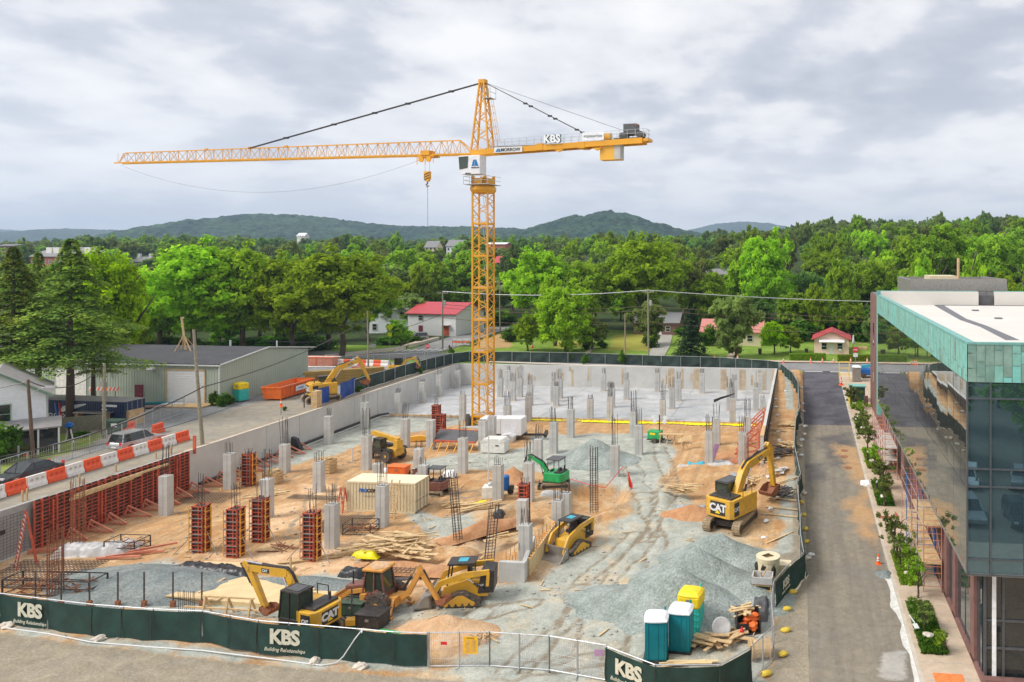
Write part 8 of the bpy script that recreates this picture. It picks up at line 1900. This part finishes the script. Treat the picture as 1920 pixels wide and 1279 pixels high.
p=G(1352,1195); t=T('basket_ring','round white tray leaning on timber beside the toilets','tray',(p.x,p.y,.6),.4); MB(Matrix.Rotation(1.0,4,'X')).lathe([(.55,0),(.6,.1),(.52,.12),(.1,.05)],18).build('tray','tarpw',t)
# kerbside details of the front
a=[GG(x,y)+Vector((0,0,.07)) for x,y in ((-60,1168),(0,1178),(90,1190),(170,1206),(280,1215),(380,1222),(480,1234),(562,1244.5),(603,1249.8),(623,1247))]
P=[]; 
for i in range(len(a)-1):
    for k in range(4): P.append(a[i].lerp(a[i+1],k/4))
P+=[a[-1]]
for x,h in ((640,.1),(650,.42),(660,.9),(671,1.45),(681,1.93),(684,1.85)): u_=at_px(F1,x); P.append(u_[0].lerp(u_[1],u_[2])+Vector((0,-.3 if h<1.9 else 0,h)))
tag(MB().path(P,.035,6).build('white_hose','white'),'long white hose lying outside the front fence and rising over it','hose')
for i,(x,y) in enumerate(((12,1176),(186,1200),(588,1243),(676,1253))): p=GG(x,y); tag(MB().blob((0,0,.12),(.42,.3,.17),i,5,9,.25).build('sandbag','stone',loc=p,rz=i),'pale stone ballast bag at the foot of the front fence, %s from the left'%ordw(i),'sandbag',group='ballast bags along the front fence')
for i,(x,y) in enumerate(((1478,1112),(1467,1145),(1465,1186),(1460,1232),(1430,1270),(1508,1020),(1508,996),(1507,970),(1503,946))): p=GG(x,y); tag(MB().blob((.3,0,.12),(.33,.22,.15),i+20,5,9,.2).build('sandbag','sand bag',loc=p,rz=.2*i,smooth=True),'bright yellow sandbag outside the service road fence, %s one'%ordw(i),'sandbag',group='yellow sandbags on the service road')
for i,(x,y) in enumerate(((1505,1048),(1512,1042),(1501,926),(1496,855),(1495,838),(1498,826),(1502,815),(1505,800),(1501,772),(1500,758),(1498,728))): p=GG(x,y); tag(MB().blob((.35,0,.1),(.3,.24,.15),i+40,5,8,.25).build('ballast_stone','white' if i%2 else 'stone',loc=p),'white ballast stone at the road side of the long fence, %s from the front'%ordw(i),'stone',group='white ballast stones on the service road')
R=random.Random(31)
for i in range(16):
    x=lerp(1440,1452,i/16)+R.uniform(-8,22); y=lerp(1010,720,(i/16)**.8); p=GG(x,y); tag(MB().blob((0,0,.08),(.28,.2,.14),i+60,5,8,.3).build('ballast_stone','white',loc=p,rz=i),'white stone on the earth bank right of the pit, %s from the front'%ordw(i),'stone',group='white stones on the earth bank')
for i in range(8):
    px_=(43,92,146,200,250,305,360,645)[i]; p=GG(px_,1150 if i<7 else 1185); p.y+=.8
    t=T('steel_post','dark upright steel post behind the front screened fence, %s from the left'%ordw(i),'post',tuple(p)+() ,0,'dark posts behind the front fence'); MB().beam((0,0,0),(0,0,2.35),.07).build('post','rebar',t); MB().box(-.14,.14,-.1,.1,0,.45).build('base_block','rust',t)
p=G(428,1155); t=T('timber_trestle','small timber frame behind the front fence left of the yellow excavator','trestle',(p.x,p.y,0)); m=MB()
for x in (-1.6,0,1.6): m.beam((x,-.3,0),(x,0,1.2),.1).beam((x,.5,0),(x,0,1.2),.1)
m.beam((-1.8,0,1.2),(1.8,0,1.2),.1).beam((-3,-.1,.5),(3,-.1,.5),.1); m.build('frame','wood',t)
m=MB(); 
for i in range(9): m.tube((i*.14,0,0),(i*.14+R.uniform(-.05,.05),0,1.5),.02,4)
tag(m.build('starter_bars','rebar',loc=tuple(G(335,1150))),'cluster of starter bars behind the front fence','rebar')
p=G(545,1085); tag(MB().box(-.05,.05,-.05,.05,0,1.6).build('stake','wood2',loc=tuple(p)),'single timber stake on pale soil behind the compact excavator','stake')
mb=MB()
for i in range(62):
    Y=21+i*1.5; mb.box(6.74,9.7,Y-.012,Y+.012,zr(Y)+.1,zr(Y)+.1515)
tag(mb.build('pavement_joints','joint'),kind='structure')
# ---------------------------------------------------------------- right hand pavement: beds, young trees, scaffolds, lights
def yx(X,y): return (FP*(CH-.15)/(y-HY)+sn_*X)/cs_
BEDS=[(1228,1130),(1098,1038),(955,915),(893,860),(836,808),(793,770)]
for i,(y0,y1) in enumerate(BEDS):
    a,b=yx(7.6,y0),yx(7.6,y1); rs=np.random.RandomState(i); x0,x1=7.0,8.55
    zf=lambda Y: zr(Y)+.16
    t=T('planting_bed','planted bed of dark green ground cover on the pavement, %s from the front'%ordw(i),'planting bed',((x0+x1)/2,(a+b)/2,zf((a+b)/2)),0,'planting beds on the pavement')
    h=(b-a)/2; sl=(zf(b)-zf(a))/(b-a); MB().add([(-.78,-h,-.02-sl*h),(.78,-h,-.02-sl*h),(.78,h,-.02+sl*h),(-.78,h,-.02+sl*h)],[(0,1,2,3)]).build('soil','forestfloor',t)
    n=int(h*2*900); P=np.stack([rs.uniform(-.78,.78,n),rs.uniform(-h,h,n),np.zeros(n)],1); P[:,2]=rs.uniform(0,.32,n)*(.4+.6*np.array([vn(p[0]*3+9,p[1]*3+i*9,1.0) for p in P]))+P[:,1]*sl
    Nn=rs.normal(size=(n,3))*.6+[0,0,.8]; Nn/=np.linalg.norm(Nn,axis=1,keepdims=True); o=bpy.data.objects.new('ground_cover',quadmesh('ground_cover',cards(P,Nn,.085,rs),np.clip(rs.normal(size=n)*.2+.35,0,1),'leafA' if i%2 else 'shrubleaf')); C.objects.link(o); o.parent=t; 
    MB().blob((-.1,-h*.4,.1),(.35,.3,.22),i,5,8,.25).build('rock','stone',t)
for i,(Y,X,h,r) in enumerate([(44.5,8.3,1.5,.7),(47,7.6,2.3,1.0),(51.5,7.9,3.0,1.1),(54.5,7.7,2.6,1.2),(56,7.3,3.4,1.2),(58.5,7.2,4.0,1.3),(69,7.6,3.6,1.3),(73,8.0,3.6,1.4),(78,7.6,3.4,1.3),(85,7.5,3.8,1.4),(92,7.6,3.6,1.5),(96,8.0,3.4,1.4),(104,7.4,3.8,1.6)]):
    tree(X,Y,zr(Y)+.15,h,r,'thin','slim young tree in the pavement beds, %s from the front'%ordw(i),'young_tree','small tree','young trees on the pavement',.2)
for i,(x,y) in enumerate(((1682,1040),(1644,925),(1608,865) if 0 else (1627,872),(1605,815))):
    p=G(x,y+10,.15); t=T('bollard_light','black bollard light in the pavement bed, %s from the front'%ordw(i),'bollard light',(p.x,p.y,zr(p.y)+.15),0,'black bollard lights'); MB().lathe([(.09,0),(.09,.95),(.1,1.0),(.1,1.1)],10).build('shaft','black',t); MB().lathe([(.085,1.1),(.085,1.2)],10).lathe([(.11,1.2),(.09,1.26)],10).build('lens','white',t)
p=G(1705,1165,.15); tag(MB().beam((0,0,.4),(.15,-1.2,.5),.06).beam((.15,-1.2,.45),(.25,-1.6,.35),.28,.05).build('shovel','white',loc=(p.x,p.y,.15)),'white handled shovel lying on the nearest planting bed','shovel')
for k,(Y0,Y1,H_,c1,lb) in enumerate(((52.5,63.5,5.8,'blue','blue and rust scaffold with plank decks below the glass front, nearer one'),(76,89,4.4,'formpink','rust red scaffold along the brick wall farther up the pavement'))):
    t=T('scaffold',lb,'scaffold',(8.9,Y0,zr(Y0)+.15)); n=4 if k==0 else 6; st=(Y1-Y0)/n
    for i in range(n+1):
        m=MB(); y=i*st
        for x in (-.45,.75): m.tube((x,y,0),(x,y,H_),.035,6)
        z=.4
        while z<H_: m.tube((-.45,y,z),(.75,y,z),.02,5); z+=.45
        m.build('frame',c1 if i%2 else 'formpink',t)
    m=MB()
    for i in range(n):
        for x in (-.45,.75):
            for z in (0.3,2.2): m.tube((x,i*st,z),(x,(i+1)*st,z+1.8),.018,4)
            for z in (H_-.2,H_-1.2): m.tube((x,i*st,z),(x,(i+1)*st,z),.02,4)
    m.build('cross_bracing','galv',t)
    for z,a,b in ((H_-1.3,0.,.5),(1.9,.0,1.0)): MB().box(-.5,.8,a*(Y1-Y0),b*(Y1-Y0),z,z+.06).build('plank_deck','wood2' if k==0 else 'lacey',t)
heap(1752,1068,1.6,2.6,.9,'lacey' if 0 else 'soilpile','x') if 0 else None
for i,(X,Y,w,d,h,lb) in enumerate(((9.2,58,.5,1.6,.8,'wrapped stone pallet under the nearer scaffold'),(9.2,61,.5,1.2,1.1,'taller wrapped stone pallet under the nearer scaffold'),(9.2,80,.45,1.5,.7,'stone pallet under the far scaffold'))):
    tag(MB().blob((0,0,h/2),(w,d/1.6,h/1.7),i+5,6,12,.18).build('stone_pallet','lacey',loc=(X,Y,zr(Y)+.15)),lb,'stone pallet')
p=G(1655,955,.15); t=T('steel_stand','low red steel frame lying on the pavement beyond the third bed','frame',(7.2,66.2,.45)); MB().beam((-.4,0,0),(1.2,0,0),.1).beam((-.4,0,0),(-.4,1.2,0),.1).beam((1.2,0,0),(1.2,1.2,0),.1).beam((-.4,0,-.25),(1.2,0,-.25),.06).build('frame','formred',t)
crumple(1623,907,.9,1.4,.35,'pwhite','crumpled white plastic on the pavement by the fourth bed',21,z=.55)
q=Vector((7.7,99.2,gz(7.7,99.2))); crumple(1595,768,1.2,1.4,.5,'tarpw','crumpled grey sheet at the far bed',22,z=1.5)
tag(MB().box(-.45,1.15,-2.2,2.2,0,.01).build('sprayed_mat','spray',loc=(7.75,40.2,.155)),'bright orange sprayed paving pad at the near end of the pavement','paving pad')
m=MB(); R=random.Random(9); vs=[];n=60
for i in range(n+1):
    Y=39+i*.27; w=.5*vn(Y,1,1.2)+.12; vs+=[(6.5,Y,.022),(6.5-w,Y,.022)]
tag(MB().add(vs,[(2*i,2*i+1,2*i+3,2*i+2) for i in range(n)]).build('mortar_spill','whitepaint'),kind='structure')
for i,(x,y) in enumerate(((1583,845),(1583,856),(1590,877))): p=GG(x,y); tag(MB().lathe([(.42,0),(.42,.03)],18).build('manhole_cover','rust',loc=p),'rusty round manhole cover in the service road, %s from the far end'%ordw(i),'manhole cover',group='manhole covers in the service road')
# far end of the road: transformer, bollards, blue lift
q=Vector((8.0,108.5,gz(8,108.5))); t=T('transformer_box','dark green transformer cabinet at the far end of the pavement','cabinet',tuple(q)); MB().box(-.9,1.2,-.8,.8,0,2.3).build('cabinet_body','greenbox',t,bev=.04); MB().box(-1.05,1.35,-.95,.95,2.3,2.45).build('lid','copper',t); MB().box(-.1,1.1,-.82,-.8,.3,2.1).build('door','dkgreen',t)
for i,y in enumerate((106.6,107.3)): tag(MB().lathe([(.1,0),(.1,1.5),(.05,1.58)],10).build('bollard','yelplastic',loc=(6.95,y,gz(6.9,y)+.1)),'yellow bollard beside the dark green transformer cabinet, %s one'%('nearer','farther')[i],'bollard')
q=GG(1622,706); t=T('lift_machine','blue boom lift parked at the street end of the service road','lift',(q.x+.6,q.y-1,q.z),.1); MB().box(-1.6,1.6,-.9,.9,.5,1.5).build('chassis','blue',t,bev=.08); MB().beam((-1.3,0,1.8),(1.8,0,2.2),.45).build('boom','bluelite',t); 
for sx in (-1,1): 
    for sy in (-1,1): MB().wheel((sx*1.1,sy*.85,.45),.45,.3).build('tyre','rubber',t)
q=GG(1583,716); t=T('scissor_cage','yellow and white work cage beside the grey blue toilet','work cage',(q.x,q.y,q.z)); m=MB()
for x in (-.8,.8):
    for y in (-.6,.6): m.beam((x,y,0),(x,y,3.2),.07)
for z in (1.2,2.2,3.2): m.beam((-.8,-.6,z),(.8,-.6,z),.06).beam((-.8,.6,z),(.8,.6,z),.06)
m.build('cage_frame','yelplastic',t)
tag(MB().box(-.25,.25,-.25,.25,0,1.4).build('brick_pier','brick',loc=(9.2,106,gz(9.2,106)+.1)),'short brown pier before the transformer cabinet','pier')
q=G(1865,1275,.15); 
for i,(X,Y,h) in enumerate(((10.35,38.4,1.3),(11.55,38.9,1.2))): t=T('entry_post','grey %s post before the shop front'%('slim','square card reader')[i],'post',(X,Y,.02)); MB().box(-.06-.04*i,.06+.04*i,-.06,.06,0,h).build('shaft','steel' if i==0 else 'tan',t); MB().box(-.12*(i+.2),.12*(i+.2),-.09,.07,h,h+.25*i+.02).build('head','darkgrey',t)
tag(MB().box(10.2,60,20,42,0,.147).build('forecourt_paving','sidewalkmat'),kind='structure')
# ---- behind the camera: trees and parked cars that the front glass mirrors
for i,(X,Y) in enumerate(((14,-6),(24,2),(34,-4),(8,-18),(20,-22),(44,-16),(30,-34),(2,-36),(56,-28),(-12,-46))):
    tree(X,Y,0,11+i%3*2.5,5.2,('hA','hB','hC')[i%3],'tree of the opposite parking lot mirrored in the shop front glass','mirrored_tree','tree','trees of the opposite parking lot',.25)
for i,(X,Y,m_) in enumerate(((15,14,'silver'),(19,14.5,'slate'),(23.5,14,'white'),(28,14,'blue'),(17,4,'white'),(22,4,'silver'))): car('%s car of the opposite parking lot, %s in the mirrored row'%({'silver':'silver','slate':'dark','white':'white','blue':'blue'}[m_],ordw(i)),(X,Y,0),pi/2+.05*i,m_)
# ---- small rubble and scraps over the site: one loose scatter
R=random.Random(44); mb=MB()
for i in range(1500):
    px_,py_=R.uniform(0,1460),R.uniform(800,1200); p=G(px_,py_)
    if not(-59<p.x<-1 and 41<p.y<100): continue
    s=R.uniform(.03,.13); mb.blob((p.x,p.y,zsite(p.x,p.y)+s*.3),(s*R.uniform(.7,1.6),s,s*.6),i,3,5,.3)
tag(mb.build('rubble','joint'),'loose stones scattered over the soil and gravel','rubble',kind='stuff')
mb=MB()
for i in range(110):
    px_,py_=R.uniform(60,1440),R.uniform(830,1190); p=G(px_,py_)
    if not(-59<p.x<-2 and 42<p.y<99): continue
    a=R.uniform(0,3.1); l=R.uniform(.12,.6); z=zsite(p.x,p.y)+.06; mb.beam((p.x-l*math.cos(a),p.y-l*math.sin(a),z),(p.x+l*math.cos(a),p.y+l*math.sin(a),z+.03),R.uniform(.04,.12),.03)
tag(mb.build('wood_scraps','wood'),'small wood scraps littering the site','wood scraps',kind='stuff')
